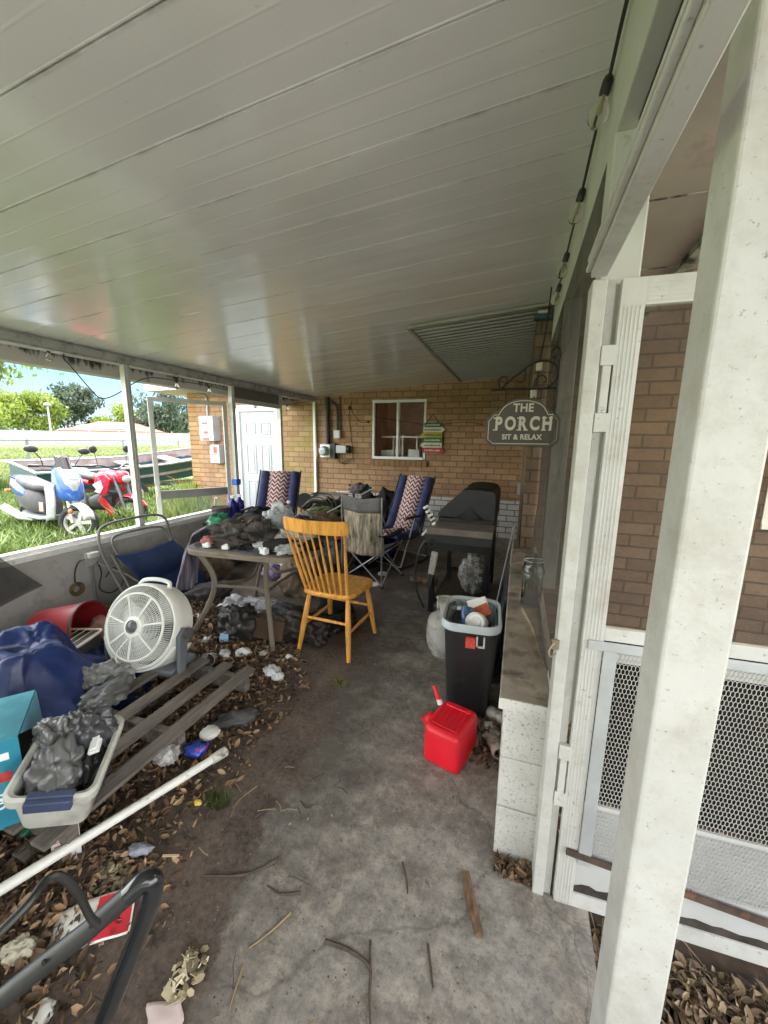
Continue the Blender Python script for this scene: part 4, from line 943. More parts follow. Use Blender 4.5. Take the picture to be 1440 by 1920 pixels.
# ------------------------------------------------------------------ grey tote with wrinkled bags
tt = thing('storage_tote', 'grey plastic tote with dark blue handle resting on pallet end', 'storage bin', (0,0,0))
u_ = Vector((.78,.59,-.20)).normalized(); v_ = Vector((-.64,.73,.22)); v_ = (v_-u_*v_.dot(u_)).normalized(); w_ = u_.cross(v_)
org = Vector((-1.522,.804,.205)) 
MT = Matrix(((u_.x,v_.x,w_.x,org.x),(u_.y,v_.y,w_.y,org.y),(u_.z,v_.z,w_.z,org.z),(0,0,0,1)))
tt.matrix_world = MT
TOTE = mat('grey_tote_plastic', (.50,.495,.46), .5, var=.1, scale=4, dirt=(.22,.19,.16), dscale=7, dlo=.5, dhi=.75)
hx_, hy_ = .118, .152
m, n = loft([(rr(hx_-.025,hy_-.025,.03),0),(rr(hx_-.02,hy_-.02,.035),.01),(rr(hx_-.004,hy_-.004,.035),.155),(rr(hx_+.012,hy_+.012,.04),.158),(rr(hx_+.014,hy_+.014,.042),.19),(rr(hx_+.004,hy_+.004,.036),.197),(rr(hx_-.008,hy_-.008,.03),.19),(rr(hx_-.03,hy_-.03,.025),.012)])
m.f.append(list(range(7*n,8*n))); m.f.append(list(range(n))[::-1]); m.build('body', TOTE, tt)
B(((-.06,-hy_-.030,.155),(.07,-hy_-.010,.196)), ((-.06,-hy_-.012,.192),(.07,-hy_+.012,.202))).build('handle', mat('dark_blue_handle', (.05,.065,.13), .4), tt, bevel=.003)
def GB(name, alpha_c, base):
    m, n, b = newmat(name); tc = n.new('ShaderNodeTexCoord').outputs['Object']
    f = n.noise(tc, 9, 4, .6); base_c = n.mix(n.ramp(f, [(.35,0),(.68,1)]), base, [.55*x+.45*y for x, y in zip(base, alpha_c)]); b.inputs['Roughness'].default_value = .3
    b.inputs['Specular IOR Level'].default_value = .55
    w = n.new('ShaderNodeTexNoise', noise_type='RIDGED_MULTIFRACTAL'); w.inputs['Scale'].default_value = 11; w.inputs['Detail'].default_value = 3.5
    mp = n.new('ShaderNodeMapping'); mp.inputs['Scale'].default_value = (1.7,.55,1.1); n.link(tc, mp.inputs[0])
    w.inputs['Distortion'].default_value = 1.2; n.link(mp.outputs[0], w.inputs['Vector'])
    n.link(n.mix(n.ramp(w.outputs['Fac'], [(.45,0),(.9,.85)]), base_c, [min(1,1.7*x) for x in alpha_c]), b.inputs['Base Color'])  # crease highlights painted into the colour as pale ridge lines
    n.link(n.bump(w.outputs['Fac'], .8, .010), b.inputs['Normal']); return m
BAG1 = GB('wrinkled_grey_film', (.24,.24,.24), (.09,.09,.09)); BAG2 = GB('wrinkled_dark_film', (.13,.13,.135), (.045,.045,.05)); BAG3 = GB('silver_film', (.36,.36,.36), (.16,.16,.16))
def wl(p): return MT @ Vector(p)
for i, (p, rad, mm, lab, amp, rz) in enumerate([
    ((-.03,-.03,.17),(.085,.12,.075),BAG1,'large crumpled grey plastic bag at the front of tote',.35,20),
    ((.015,.10,.18),(.10,.065,.11),BAG2,'dark grey plastic bag bulging at the far end of tote',.3,0),
    ((-.07,.06,.18),(.06,.09,.09),BAG1,'puffy grey plastic bag at the left side of tote',.35,50),
    ((.07,.0,.12),(.05,.10,.06),GB('black_film',(.06,.06,.06),(.01,.01,.01)),'glossy black plastic bag low in right side of tote',.4,10)]):
    o = MB().blob((0,0,0), rad, 5, amp, 1.9, 20+i, flat=-.7).build('plastic_bag', mm, ang=180); o.location = wl(p); o.rotation_euler = (MT.to_3x3() @ Euler((0,0,R(rz))).to_matrix()).to_euler()
    tag(o, lab, 'plastic bag')
t = thing('adapter_strip', 'white perforated strip poking out of the tote bags', 'bracket', wl((.065,.045,.215)), rot=(R(15),R(20),R(-50)))
m = MB(); m.box((-.05,-.012,0),(.05,.012,.006)); m.box((.01,-.018,-.012),(.06,.018,.002)); m.build('strip', WHITE_CLEAN, t, bevel=.002)
m = MB(); [m.lathe([(.005,.0062),(.005,.0068)],10,Matrix.Translation((x,0,0))) for x in (-.035,-.008)]; m.build('holes', BLACK_P, t)

# ------------------------------------------------------------------ teal carton at the left edge
tc_ = thing('carton', 'open teal printed cardboard carton at the left edge', 'box', (-1.80,.64,.145), R(-127))
# local: x along front (towards picture left), y depth away; front face y=0 looks to the picture
cu = Vector((-.62,-.785,0)); 
a_ = math.atan2(-.785,-.62); tc_.rotation_euler = (0,0,a_); tc_.location = (-1.605,.72,.135)
TEAL = mat('teal_print', (.03,.22,.32), .4, var=.25, scale=3, dirt=(.10,.38,.48), dscale=5, dlo=.5, dhi=.7)
TEAL_L = mat('light_teal_flap', (.16,.42,.60), .45, var=.15)
D_ = -.30   # depth goes to local -y (away)
m = B(((.0,-.004,0),(.42,.0,.34)), ((.0,D_,0),(.42,D_+.004,.34)), ((.416,D_+.004,0),(.42,-.004,.34)), ((.004,D_+.004,0),(.416,-.004,.004)))
m.build('walls', TEAL, tc_, smooth=False)
m = B(((.0,D_-.002,.341),(.42,.002,.347))); m.build('top', mat('teal_top_print', (.05,.30,.36), .4, var=.3, scale=4, dirt=(.14,.46,.52), dscale=4, dlo=.45, dhi=.7), tc_, smooth=False)
m = MB(); m.add([(-.002,D_,.34),(-.002,-.02,.34),(-.012,D_+.02,.20),(-.008,D_,.20)],[(0,1,2,3)]); m.build('side_flap', TEAL_L, tc_, solid=.003, smooth=False)
B(((.02,D_+.006,.006),(.41,-.006,.33))).build('dark_fill', mat('near_black_fill', (.012,.012,.014), .9), tc_, smooth=False)  # near-black block fills the carton so its open side reads dark
WP = mat('white_print', (.80,.82,.84), .5, var=.02)
fr_ = (R(90),0,R(180))
text('lettering', 'TBOX', .056, WP, tc_, (.012,.0012,.10), fr_, .0006, .0014, align='RIGHT')
text('lettering', 'combi', .05, WP, tc_, (.005,.0012,.245), fr_, .0006, .002, align='LEFT') if False else None
m = MB(); m.box((.03,.0003,.185),(.16,.0012,.222)); m.build('red_label', mat('red_print_label', (.55,.06,.06), .5, var=.4, scale=50), tc_, smooth=False)
m = MB()
for i in range(3): m.box((.03,.0003,.135-.016*i),(.13-.02*(i%2),.001,.141-.016*i))
m.build('printed_lines', WP, tc_, smooth=False); MB().box((.03,.0003,.268),(.10,.0012,.295)).build('white_label', WP, tc_, smooth=False)

# ------------------------------------------------------------------ blue tarp, sheets, bucket, tray
def tarp_mat():
    m, n, b = newmat('blue_tarpaulin'); tc = n.new('ShaderNodeTexCoord').outputs['Object']
    c = n.mix(n.ramp(n.noise(tc, 4, 6, .7), [(.3,0),(.7,1)]), (.006,.014,.075), (.018,.04,.17))
    c = n.mix(n.ramp(n.noise(tc, 7, 8, .75), [(.58,0),(.72,.5)]), c, (.13,.14,.17))
    n.link(c, b.inputs['Base Color']); b.inputs['Roughness'].default_value = .33
    w = n.new('ShaderNodeTexNoise', noise_type='RIDGED_MULTIFRACTAL'); w.inputs['Scale'].default_value = 5.5; w.inputs['Detail'].default_value = 5; w.inputs['Distortion'].default_value = 1.2
    n.link(tc, w.inputs['Vector']); n.link(n.bump(w.outputs['Fac'], .6, .02), b.inputs['Normal']); return m
TARP = tarp_mat()
tp = MB()
def tarp(u, v):
    x = -2.84 + .97*u; y = .72 + .90*v
    cxy = math.exp(-((u-.40)/.30)**2 - ((v-.52)/.34)**2)
    ridge = .10*math.exp(-((u-.22)/.12)**2)*math.exp(-((v-.6)/.3)**2)
    z = .03 + .40*min(1,cxy*1.35) + ridge*.4
    q = Vector((u*5.5,v*5.5,4.2))
    wv = noise.noise_vector(q*.7)*.6; f1 = noise.voronoi(q*.8+wv)[0]
    z += (.04*noise.noise(q*.8) - .07*(f1[0]-.4) - .028*abs(noise.noise(q*2.2)) - .012*abs(noise.noise(q*5)))*(.4+cxy)
    d = .05*noise.noise(Vector((u*6,v*6,9)))
    return (x+d, y+d*.7, max(.02,z))
tp.grid(80,80,tarp)
tag(tp.build('tarpaulin', TARP, ang=180, solid=.003), 'large blue tarpaulin draped over a heap by the teal carton', 'tarpaulin')
tp = MB()
tp.grid(40,26,lambda u,v:(-2.72+.62*u, 1.50+.30*v+.05*u, .07+.10*abs(noise.noise(Vector((u*4,v*4,7))))+.05*abs(noise.noise(Vector((u*11,v*9,7))))))
tag(tp.build('tarpaulin', TARP, ang=180, solid=.003), 'crumpled blue sheet between the fan and the red bucket', 'tarpaulin')
lump('plastic_bag', 'silver crumpled plastic bag left of the fan base', 'plastic bag', (-2.20,1.36,.10), (.16,.11,.10), BAG3, .45, 2.2, 31, 5, 30)
lump('plastic_bag', 'dull grey plastic wrap below the fan beside the pallet', 'plastic bag', (-2.02,1.30,.13), (.10,.13,.055), BAG1, .45, 2.2, 33, 4, 10)
bk = thing('bucket', 'dark red plastic bucket lying on its side by the wall', 'bucket', (-3.16,1.66,.165), 0, rot=(R(0),R(82),R(14)))
BKT = mat('dark_red_plastic', (.28,.018,.022), .38, var=.15)
MB().lathe([(0,0),(.125,0),(.13,.01),(.158,.36),(.166,.36),(.166,.38),(.157,.385),(.150,.37),(.122,.015),(0,.012)], 32, cap=False).build('body', BKT, bk)
MB().lathe([(.1665,.362),(.1665,.382)],32,cap=False).build('rim_band', BLACK_P, bk)
lump('pink_sack', 'faded pink sack lying behind the mouth of the bucket', 'sack', (-2.86,1.86,.02), (.10,.08,.13), mat('faded_pink', (.50,.26,.23), .7, var=.25, scale=6), .2, 1.8, 41, 4)
tr_ = thing('grill_rack', 'cream wire edged tray beneath the red bucket', 'tray', (-2.80,1.54,.20), R(20), )
m = MB(); pth = [(x,y,.012) for x,y in rrect(.22,.13,.04)]; m.tube(pth, .008, 8, closed=True)
for i in range(9): m.tube([(-.20+.05*i,-.128,.012),(-.20+.05*i,.128,.012)], .003, 6)
m.build('rack', mat('cream_enamel', (.62,.57,.48), .5), tr_)
MB().box((-.20,-.115,-.12),(.20,.115,.0)).build('tray', mat('dark_tray', (.09,.08,.075), .6), tr_, bevel=.01)

# ------------------------------------------------------------------ folded blue lounge chair against the wall
lc = thing('folding_lounger', 'folded navy sling chair with grey tube frame leaning on the wall', 'lounge chair', (-3.2,2.63,0))
def shiftpart(mb, name, m, par=None, **k):
    mb.v = [(x,y-.13,z) for x,y,z in mb.v]; return mb.build(name, m, lc, world=True, **k)
FR = mat('dull_grey_tube', (.20,.195,.185), .45, .3, var=.2)
def L_(a, t, z): return Vector((a, t, z))
m = MB(); m.tube(smooth_path([(-3.12,2.42,.10),(-3.34,2.40,.50),(-3.40,2.42,.70),(-3.41,2.52,.765),(-3.42,2.80,.775),(-3.42,3.02,.76),(-3.40,3.11,.69),(-3.36,3.12,.50),(-3.15,3.12,.10)],6), .012, 8)
shiftpart(m, 'outer_tube', FR)
m = MB(); m.tube(smooth_path([(-3.25,2.50,.40),(-3.36,2.50,.60),(-3.385,2.58,.655),(-3.39,2.80,.66),(-3.385,2.97,.65),(-3.36,3.05,.60),(-3.25,3.05,.40)],6), .011, 8)
shiftpart(m, 'inner_tube', FR)
m = MB(); m.tube(smooth_path([(-3.30,2.44,.52),(-3.10,2.44,.20),(-2.98,2.44,.03)],5), .011); m.tube(smooth_path([(-3.30,3.10,.52),(-3.06,3.10,.20),(-2.94,3.10,.03)],5), .011); m.tube([(-2.96,2.44,.035),(-2.93,3.10,.035)], .011)
shiftpart(m, 'leg_tube', FR)
SL = fabric('navy_sling', (.008,.021,.075), .8, var=.25, scale=4)
m = MB(); m.grid(22,22,lambda u,v:(-3.30+.26*v+.05*math.sin(v*3.1)+.004*math.sin(u*14+v*3), 2.47+.60*u, .50-.23*v-.025*math.sin(u*3.1)*(1-v)+.002*math.sin(u*19)))
shiftpart(m, 'upper_sling', SL, solid=.006, ang=180)
m = MB(); m.grid(22,22,lambda u,v:(-3.05+.17*v+.04*math.sin(v*3.1)+.01*noise.noise(Vector((u*5,v*5,0))), 2.46+.62*u, .285-.25*v+.008*math.sin(u*9+v*4)))
shiftpart(m, 'lower_sling', SL, solid=.006, ang=180)

# ------------------------------------------------------------------ outlet box with cords on the low wall
ob = thing('outlet_box', 'grey weatherproof outlet box on the low wall with cords', 'outlet box', (-3.47,2.24,.48))
part(B(((-3.4995,2.19,.43),(-3.45,2.29,.54)), ((-3.45,2.185,.425),(-3.44,2.295,.545))), 'box', mat('grey_outlet', (.34,.34,.33), .5, var=.15), par=ob, bevel=.005)
part(B(((-3.44,2.195,.50),(-3.40,2.285,.545))), 'cover_flap', mat('pale_cover', (.55,.56,.55), .45), par=ob, bevel=.006)
m = MB(); m.tube([(-3.475,2.245,.43),(-3.475,2.25,.02)], .014, 10); part(m, 'conduit', GREY_M, par=ob)
m = MB(); m.tube(smooth_path([(-3.45,2.20,.50),(-3.46,2.14,.48),(-3.475,2.11,.40),(-3.475,2.10,.31)],6), .006, 6); part(m, 'black_cord', BLACK_P, par=ob)
m = MB(); m.tube(smooth_path([(-3.43,2.27,.45),(-3.44,2.30,.34),(-3.44,2.27,.20),(-3.43,2.36,.13),(-3.43,2.47,.18),(-3.43,2.48,.29),(-3.44,2.40,.35),(-3.45,2.34,.28)],6), .006, 6); part(m, 'looped_cord', BLACK_P, par=ob)
m = MB(); m.tube(smooth_path([(-3.42,2.27,.44),(-3.40,2.36,.36),(-3.36,2.46,.28),(-3.30,2.50,.22),(-3.10,2.46,.2)],6), .006, 6); part(m, 'grey_cord', mat('grey_cord', (.4,.4,.38), .6), par=ob)
m = MB()
for i in range(5):
    r = .034+.005*i; m.tube([(-3.47+.012*(i%3), 2.10+r*math.cos(a+i), .255+r*math.sin(a+i)*1.0) for a in [2*math.pi*k/20 for k in range(20)]], .0075, 6, closed=True)
tag(m.build('cord_coil', mat('brown_cord', (.13,.085,.045), .9, var=.5, scale=30)), 'small coil of brown cord hanging beside the outlet box', 'cord')

# ------------------------------------------------------------------ white pole, mower handle
wp = thing('pvc_pole', 'long dirty white plastic pole lying across the leaf litter', 'pole', (-1.36,.9,.05))
m = MB(); m.tube([(-1.60,.33,.06),(-1.245,1.235,.055)], .0175, 14); part(m, 'pole', mat('dirty_white_pvc', (.70,.69,.65), .45, var=.08, dirt=(.28,.24,.19), dscale=16, dlo=.6, dhi=.75), par=wp)
m = MB(); m.tube([(-1.250,1.222,.055),(-1.225,1.287,.055)], .022, 14); m.tube([(-1.235,1.268,.05),(-1.205,1.262,.075)], .016, 12); part(m, 'end_fitting', mat('grimy_fitting', (.55,.53,.49), .5, dirt=(.1,.08,.06), dscale=14, dlo=.5, dhi=.7), par=wp)
mw = thing('lawn_mower', 'black tubular mower handle looping into the bottom left corner', 'lawn mower', (-.7,.1,0))
GB_ = mat('gloss_black_paint', (.012,.013,.015), .18, .1, var=.3, coat=.3); MBK = mat('matte_black_paint', (.018,.018,.018), .42, var=.3)
m = MB(); m.tube(smooth_path([(-1.03,-.06,.30),(-.95,.05,.455),(-.701,.239,.662),(-.60,.315,.742)],6)+[Vector((-.553,.350,.786)),Vector((-.541,.360,.797))], .0148, 14); part(m, 'cross_tube', MBK, par=mw)
m = MB(); m.tube(smooth_path([(-.553,.350,.786),(-.538,.3635,.801),(-.528,.371,.800),(-.527,.3735,.785),(-.535,.367,.745),(-.566,.348,.655),(-.623,.321,.504),(-.757,.258,.16)],5), .0155, 14); part(m, 'handle_tube', GB_, par=mw)
HD = mat('hole_dark', (.004,.004,.004), .9)
for p in ((-.585,.325,.757),(-.64,.286,.714)):
    m = MB(); m.tube([Vector(p)+Vector((.0,-.0145,.006)), Vector(p)+Vector((.0,-.0165,.007))], .004, 10); part(m, 'bolt_hole', HD, par=mw)
m = MB(); m.tube(smooth_path([(-.569,.309,.775),(-.571,.302,.80),(-.567,.290,.86),(-.572,.277,.905),(-.576,.262,.918),(-.566,.225,.918),(-.60,.15,.88)],6), .0055, 8); part(m, 'bail_lever', MBK, par=mw)
m = MB(); m.lathe([(.0,.10),(.26,.10),(.29,.13),(.28,.20),(.2,.24),(0,.25)], 28, Matrix.Translation((-.98,-.08,0))); m.lathe([(.14,.24),(.15,.34),(.10,.40),(0,.41)], 20, Matrix.Translation((-.98,-.08,0))); part(m, 'deck', BLACK_P, par=mw)
for x, y in ((-.75,.16),(-1.25,.1),(-.72,-.3),(-1.25,-.3)):
    m = MB(); m.tube([(x-.025,y,.09),(x+.025,y,.09)], .09, 20); part(m, 'wheel', RUBBER, par=mw, bevel=.01)

# ------------------------------------------------------------------ hanging porch sign on scroll bracket
CREAM = mat('cream_paint', (.62,.58,.50), .6, var=.06)
SIGN = mat('brown_grey_sign', (.085,.072,.058), .55, var=.12, scale=9)
br = thing('scroll_bracket', 'black wrought iron scroll bracket on the white post', 'bracket', (.172,2.385,1.5))
yy = 2.385
m = MB(); m.bar((.172,yy,1.50),(.172,yy,2.03),.014,.008); part(m, 'back_bar', IRON, par=br)
m = MB(); m.tube([(.172,yy,1.815),(-.16,yy,1.815)], .006, 8); m.lathe([(0,-.012),(.01,-.006),(.012,0),(.01,.006),(0,.012)],12,Matrix.Translation((-.165,yy,1.815))); part(m, 'arm', IRON, par=br)
m = MB()
m.tube(smooth_path([(.12,yy,1.82),(.155,yy,1.85),(.165,yy,1.90),(.14,yy,1.945),(.09,yy,1.96),(.03,yy,1.945),(-.03,yy,1.90),(-.08,yy,1.86),(-.12,yy,1.82)],6), .0055, 8)
m.tube(smooth_path([(.17,yy,1.96),(.175,yy,2.0),(.155,yy,2.025),(.13,yy,2.01),(.128,yy,1.985),(.145,yy,1.975),(.155,yy,1.985)],6), .005, 8)
m.tube(smooth_path([(-.13,yy,1.82),(-.14,yy,1.86),(-.12,yy,1.885),(-.095,yy,1.875),(-.09,yy,1.855),(-.105,yy,1.845)],6), .005, 8)
m.tube(smooth_path([(.05,yy,1.82),(.055,yy,1.86),(.085,yy,1.885),(.11,yy,1.87),(.11,yy,1.85),(.095,yy,1.845)],6), .0045, 8)
m.tube(smooth_path([(.0,yy,1.92),(.0,yy,1.87),(-.02,yy,1.85),(-.04,yy,1.86)],6), .0045, 8)
part(m, 'scrolls', IRON, par=br)
sg = thing('porch_sign', 'brown arched hanging sign reading THE PORCH SIT & RELAX', 'sign', (.005,2.355,1.50))
def sign_outline(k):
    w, s0, h = .195-k, .185-k*.9, .262-k
    pts = [(-w+.028,k*1),(w-.028,k),(w,.028+k*.6),(w,s0-.035),(w-.028,s0),(.135-k*.5,s0),(.130-k*.5,s0+.012)]
    pts += [(.118*math.cos(R(a))*(1-k*1.2), s0+.012+(h-s0-.012)*math.sin(R(a))) for a in range(12,169,8)]
    pts += [(-.130+k*.5,s0+.012),(-.135+k*.5,s0),(-w+.028,s0),(-w,s0-.035),(-w,.028+k*.6)]
    return pts
MS = Matrix(((1,0,0,0),(0,0,-1,.0),(0,1,0,0),(0,0,0,1)))
MB().prism(sign_outline(0), .014, MS).build('board', SIGN, sg, smooth=False, bevel=.0015)
m = MB(); p = sign_outline(.014); m.tube([(x,-.0145,z) for x,z in p], .0022, 6, closed=True); m.build('border_line', CREAM, sg)
fx = (R(90),0,0)
text('lettering', 'THE', .062, CREAM, sg, (0,-.0155,.208), fx, .001, .0016, xs=.92)
for i, c_ in enumerate('PORCH'):
    text('lettering', c_, .098, CREAM, sg, (-.128+.064*i,-.0155,.122), fx, .001, .004, xs=.74)
m = MB()
for i, c_ in enumerate('PORCH'):
    x = -.128+.064*i
    if c_ in 'PRH':
        for zz in (.0895,.1545): m.box((x-.029,-.0170,zz-.003),(x-.004,-.0145,zz+.003))
    if c_ in 'RH':
        m.box((x+.008,-.0170,.0865),(x+.031,-.0145,.0925))
    if c_ == 'H': m.box((x+.006,-.0170,.1515),(x+.029,-.0145,.1575))
m.build('serif_lettering', CREAM, sg, smooth=False)
text('lettering', 'SIT & RELAX', .040, CREAM, sg, (0,-.0155,.050), fx, .001, .0012, xs=.92)
m = MB()
for x in (-.10,.085): m.tube([(x,-.007,.258 if abs(x)<.05 else .19),(x,.0,.30),(x+.004,.0,.317)], .0025, 6)
m.build('hanging_wires', IRON, sg)
lc2 = thing('pull_cord', 'dark pull cord with pale socket hanging behind the porch sign', 'cord', (.06,2.5,1.8))
m = MB(); m.tube(smooth_path([(.11,2.6,2.40),(.095,2.55,2.15),(.075,2.5,1.97),(.06,2.48,1.80),(.05,2.47,1.70)],6), .004, 6); part(m, 'cord', IRON, par=lc2)
PSK = mat('pale_socket', (.6,.55,.45), .5)
for x, z in ((.075,1.95),(.055,1.80)): part(MB().cbox((x,2.49,z),(.035,.03,.05)), 'socket', PSK, par=lc2, bevel=.006)

# ------------------------------------------------------------------ coloured arrow board sign
ar = thing('arrow_sign', 'stack of coloured wooden arrow boards hung by window', 'sign', (-1.36,6.37,1.33))
cols = [('dark_green', (.03,.12,.06), 0), ('cream', (.62,.58,.46), 1), ('mustard', (.42,.34,.03), -1), ('green', (.03,.16,.05), 0), ('cream', (.62,.58,.46), -1), ('red', (.42,.04,.035), 1)]
for i, (nm, c_, dr) in enumerate(cols):
    z0 = .425 - .083*i; h = .078 if i else .07; w = .16 if i else .14
    P_ = [(-w,0),(w,0),(w,h),(-w,h)]
    if dr > 0: P_ = [(-w,0),(w,0),(w+.045,h/2),(w,h),(-w,h)]
    if dr < 0: P_ = [(-w,0),(w,0),(w,h),(-w,h),(-w-.045,h/2)]
    o = MB().prism([(x,z+z0) for x,z in P_], .012, MS).build('arrow_board', mat('paint_'+nm+str(i), c_, .6, var=.12), ar, smooth=False)
    ink = mat('sign_ink'+str(i), (.05,.05,.04) if nm in ('cream','mustard') else (.6,.58,.5), .6)
    m = MB(); x = -w+.03
    while x < w-.03:
        ww = rnd.uniform(.006,.016); m.box((x,-.0135,z0+h*.3),(x+ww,-.0121,z0+h*rnd.uniform(.55,.72))); x += ww+.006
    m.build('faded_marks', ink, ar, smooth=False)
m = MB(); m.tube([(-.10,-.006,.49),(.0,.0,.63),(.10,-.006,.49)], .006, 6); m.build('rope', mat('brown_rope', (.09,.05,.03), .9), ar)
m = MB(); m.tube(smooth_path([(-2.42+1.36,.0,.60),(-1.75+1.36,-.01,.50),(-1.36+1.36,-.012,.46),(.5,-.01,.50),(.8,.0,.46)],8), .004, 6)
o = m.build('hanging_wire', IRON); o.location = (-1.36,6.395,1.33); tag(o, 'thin dark wire strung across the back wall past the window', 'wire')

# ------------------------------------------------------------------ meters and boxes on the brick
BOXG = mat('grey_steel_box', (.44,.46,.47), .45, .2, var=.1)
mt_ = thing('electric_meter', 'round glass electric meter on a white box below dark conduit', 'meter', (-3.29,6.39,1.22))
part(B(((-3.39,6.30,1.22),(-3.19,6.398,1.45))), 'box', WHITE_CLEAN, par=mt_, bevel=.005)
m = MB(); m.lathe([(.085,0),(.088,.03),(.08,.09),(.06,.115),(0,.12)], 24, Matrix.Translation((-3.29,6.30,1.335)) @ Matrix.Rotation(R(90),4,'X')); part(m, 'dial', mat('meter_dial', (.45,.52,.55), .12, var=.5, scale=22), par=mt_)
m = MB(); m.tube([(-3.26,6.35,1.45),(-3.26,6.35,2.27)], .042, 14); part(m, 'conduit', mat('dark_conduit', (.05,.047,.045), .55), par=mt_)
part(B(((-3.18,6.31,1.20),(-3.10,6.398,1.47))), 'side_box', BLACK_P, par=mt_, bevel=.006)
jx = thing('junction_box', 'long grey junction box to the right of the electric meter', 'junction box', (-2.96,6.39,1.30))
part(B(((-3.08,6.30,1.30),(-2.88,6.398,1.44))), 'box', BOXG, par=jx, bevel=.01)
m = MB(); m.tube([(-2.88,6.35,1.37),(-2.83,6.35,1.37)], .065, 16); part(m, 'end_cap', BLACK_P, par=jx)
m = MB()
for k in range(3): m.tube(smooth_path([(-3.10+.06*k,6.37,1.30),(-3.08+.05*k,6.37,1.18-.03*k),(-3.0+.05*k,6.38,1.12),(-2.9+.04*k,6.39,1.2)],5), .004, 5)
part(m, 'loose_wires', IRON, par=jx)
sx = thing('conduit_box', 'small grey square box fed by bent conduit above junction box', 'junction box', (-3.06,6.39,1.56))
part(B(((-3.13,6.32,1.56),(-3.01,6.398,1.70))), 'box', BOXG, par=sx, bevel=.006)
m = MB(); m.tube(smooth_path([(-3.07,6.36,1.70),(-3.07,6.36,2.0),(-3.09,6.36,2.12),(-3.18,6.36,2.20)],6), .022, 10); m.tube([(-3.02,6.38,1.70),(-3.02,6.38,2.28)], .012, 8); part(m, 'conduit', mat('brown_conduit', (.07,.055,.045), .6), par=sx)
cw = thing('dangling_cable', 'thin dark cable dangling on brick left of the window', 'cable', (-2.8,6.39,2.1))
m = MB(); m.tube(smooth_path([(-2.80,6.385,2.20),(-2.86,6.385,1.95),(-2.83,6.385,1.70),(-2.80,6.385,1.45),(-2.78,6.385,1.15)],6), .005, 6); m.cbox((-2.84,6.38,2.08),(.05,.03,.05)); m.cbox((-2.5,6.385,1.84),(.03,.02,.03)); m.tube(smooth_path([(-2.84,6.385,2.08),(-2.66,6.385,1.85),(-2.5,6.388,1.84)],6),.004,6); part(m, 'cable', IRON, par=cw)
def panel(label, x0, x1, z0, z1, d, marks):
    t = thing('disconnect_box', label, 'electric box', ((x0+x1)/2,6.39,z0))
    part(B(((x0,6.399-d,z0),(x1,6.399,z1))), 'box', BOXG, par=t, smooth=False, bevel=.006)
    part(B(((x0-.01,6.385-d,z0+.01),(x1+.01,6.398-d,z1-.01))), 'door', mat('panel_door', (.52,.55,.57), .4, .1, var=.06), par=t, smooth=False, bevel=.004)
    RW = mat('red_warning', (.50,.10,.06), .5, var=.3, scale=60)
    for (a, b, c, d2) in marks: part(B(((x0+a,6.383-d,z0+b),(x0+c,6.3849-d,z0+d2))), 'warning_label', RW, par=t, smooth=False)
    return t
t = panel('larger grey electric disconnect box high on the brick wall', -5.97, -5.66, 1.48, 1.96, .2, [(.06,.32,.20,.36),(.14,.26,.20,.28),(.08,.14,.20,.19),(.06,.0+.02,.22,.06)])
m = MB(); m.tube(smooth_path([(-5.93,6.37,1.96),(-5.93,6.37,2.3),(-6.0,6.36,2.38),(-6.08,6.3,2.4)],6), .018, 10); part(m, 'conduit', GREY_M, par=t); part(MB().tube([(-5.76,6.3,1.48),(-5.76,6.3,1.40)], .02, 10), 'nipple', GREY_M, par=t)
panel('smaller white labelled electric box below the grey disconnect', -5.80, -5.60, 1.04, 1.41, .14, [(.07,.20,.16,.33),(.02,.17,.18,.185)])
gb = thing('cable_box', 'small grey box fed by a cable down the corner', 'junction box', (.05,6.3,.73))
part(B(((.012,6.24,.74),(.057,6.32,.91))), 'box', BOXG, par=gb, bevel=.004)
m = MB(); m.tube([(.045,6.26,.91),(.047,6.2,1.6),(.047,5.8,2.4)], .007, 6); part(m, 'cable', mat('tan_cable', (.36,.26,.18), .7), par=gb)
cl = thing('clamp_lamp', 'small blue grey clip box under the ceiling at brick corner', 'fitting', (.13,3.30,2.44))
part(B(((.03,3.27,2.425),(.16,3.345,2.455))), 'plate', mat('blue_grey_metal', (.04,.08,.11), .5), par=cl, bevel=.004)
part(B(((.06,3.262,2.456),(.13,3.30,2.478))), 'tube', mat('pale_metal', (.5,.52,.52), .4), par=cl, bevel=.006)

# ------------------------------------------------------------------ string lights
BULB = glass('clear_bulb', (.93,.92,.86), .02, 1.3)
def string_lights(label, cable, bulbs, scale=1, tilt=0):
    t = thing('string_lights', label, 'string lights', cable[0])
    m = MB(); m.tube(smooth_path(cable,8), .005, 6); part(m, 'cable', BLACK_P, par=t)
    for (x, y, z) in bulbs:
        M_ = Matrix.Translation((x,y,z)) @ Matrix.Rotation(R(180+tilt),4,'Y') @ Matrix.Scale(scale,4)
        s_ = MB(); s_.lathe([(0,-.01),(.013,-.01),(.016,0),(.016,.035),(.012,.04),(0,.04)], 14, M_); so = part(s_, 'socket', BLACK_P, par=t)
        b_ = MB(); b_.lathe([(.011,.038),(.014,.05),(.026,.07),(.031,.09),(.027,.11),(.015,.123),(0,.127)], 18, M_); part(b_, 'bulb', BULB, par=t)
        f_ = MB(); f_.lathe([(.003,.04),(.004,.07),(.006,.075),(.006,.09),(0,.092)], 8, M_); part(f_, 'filament_stem', mat('filament', (.45,.40,.30), .4), par=t)
    return t
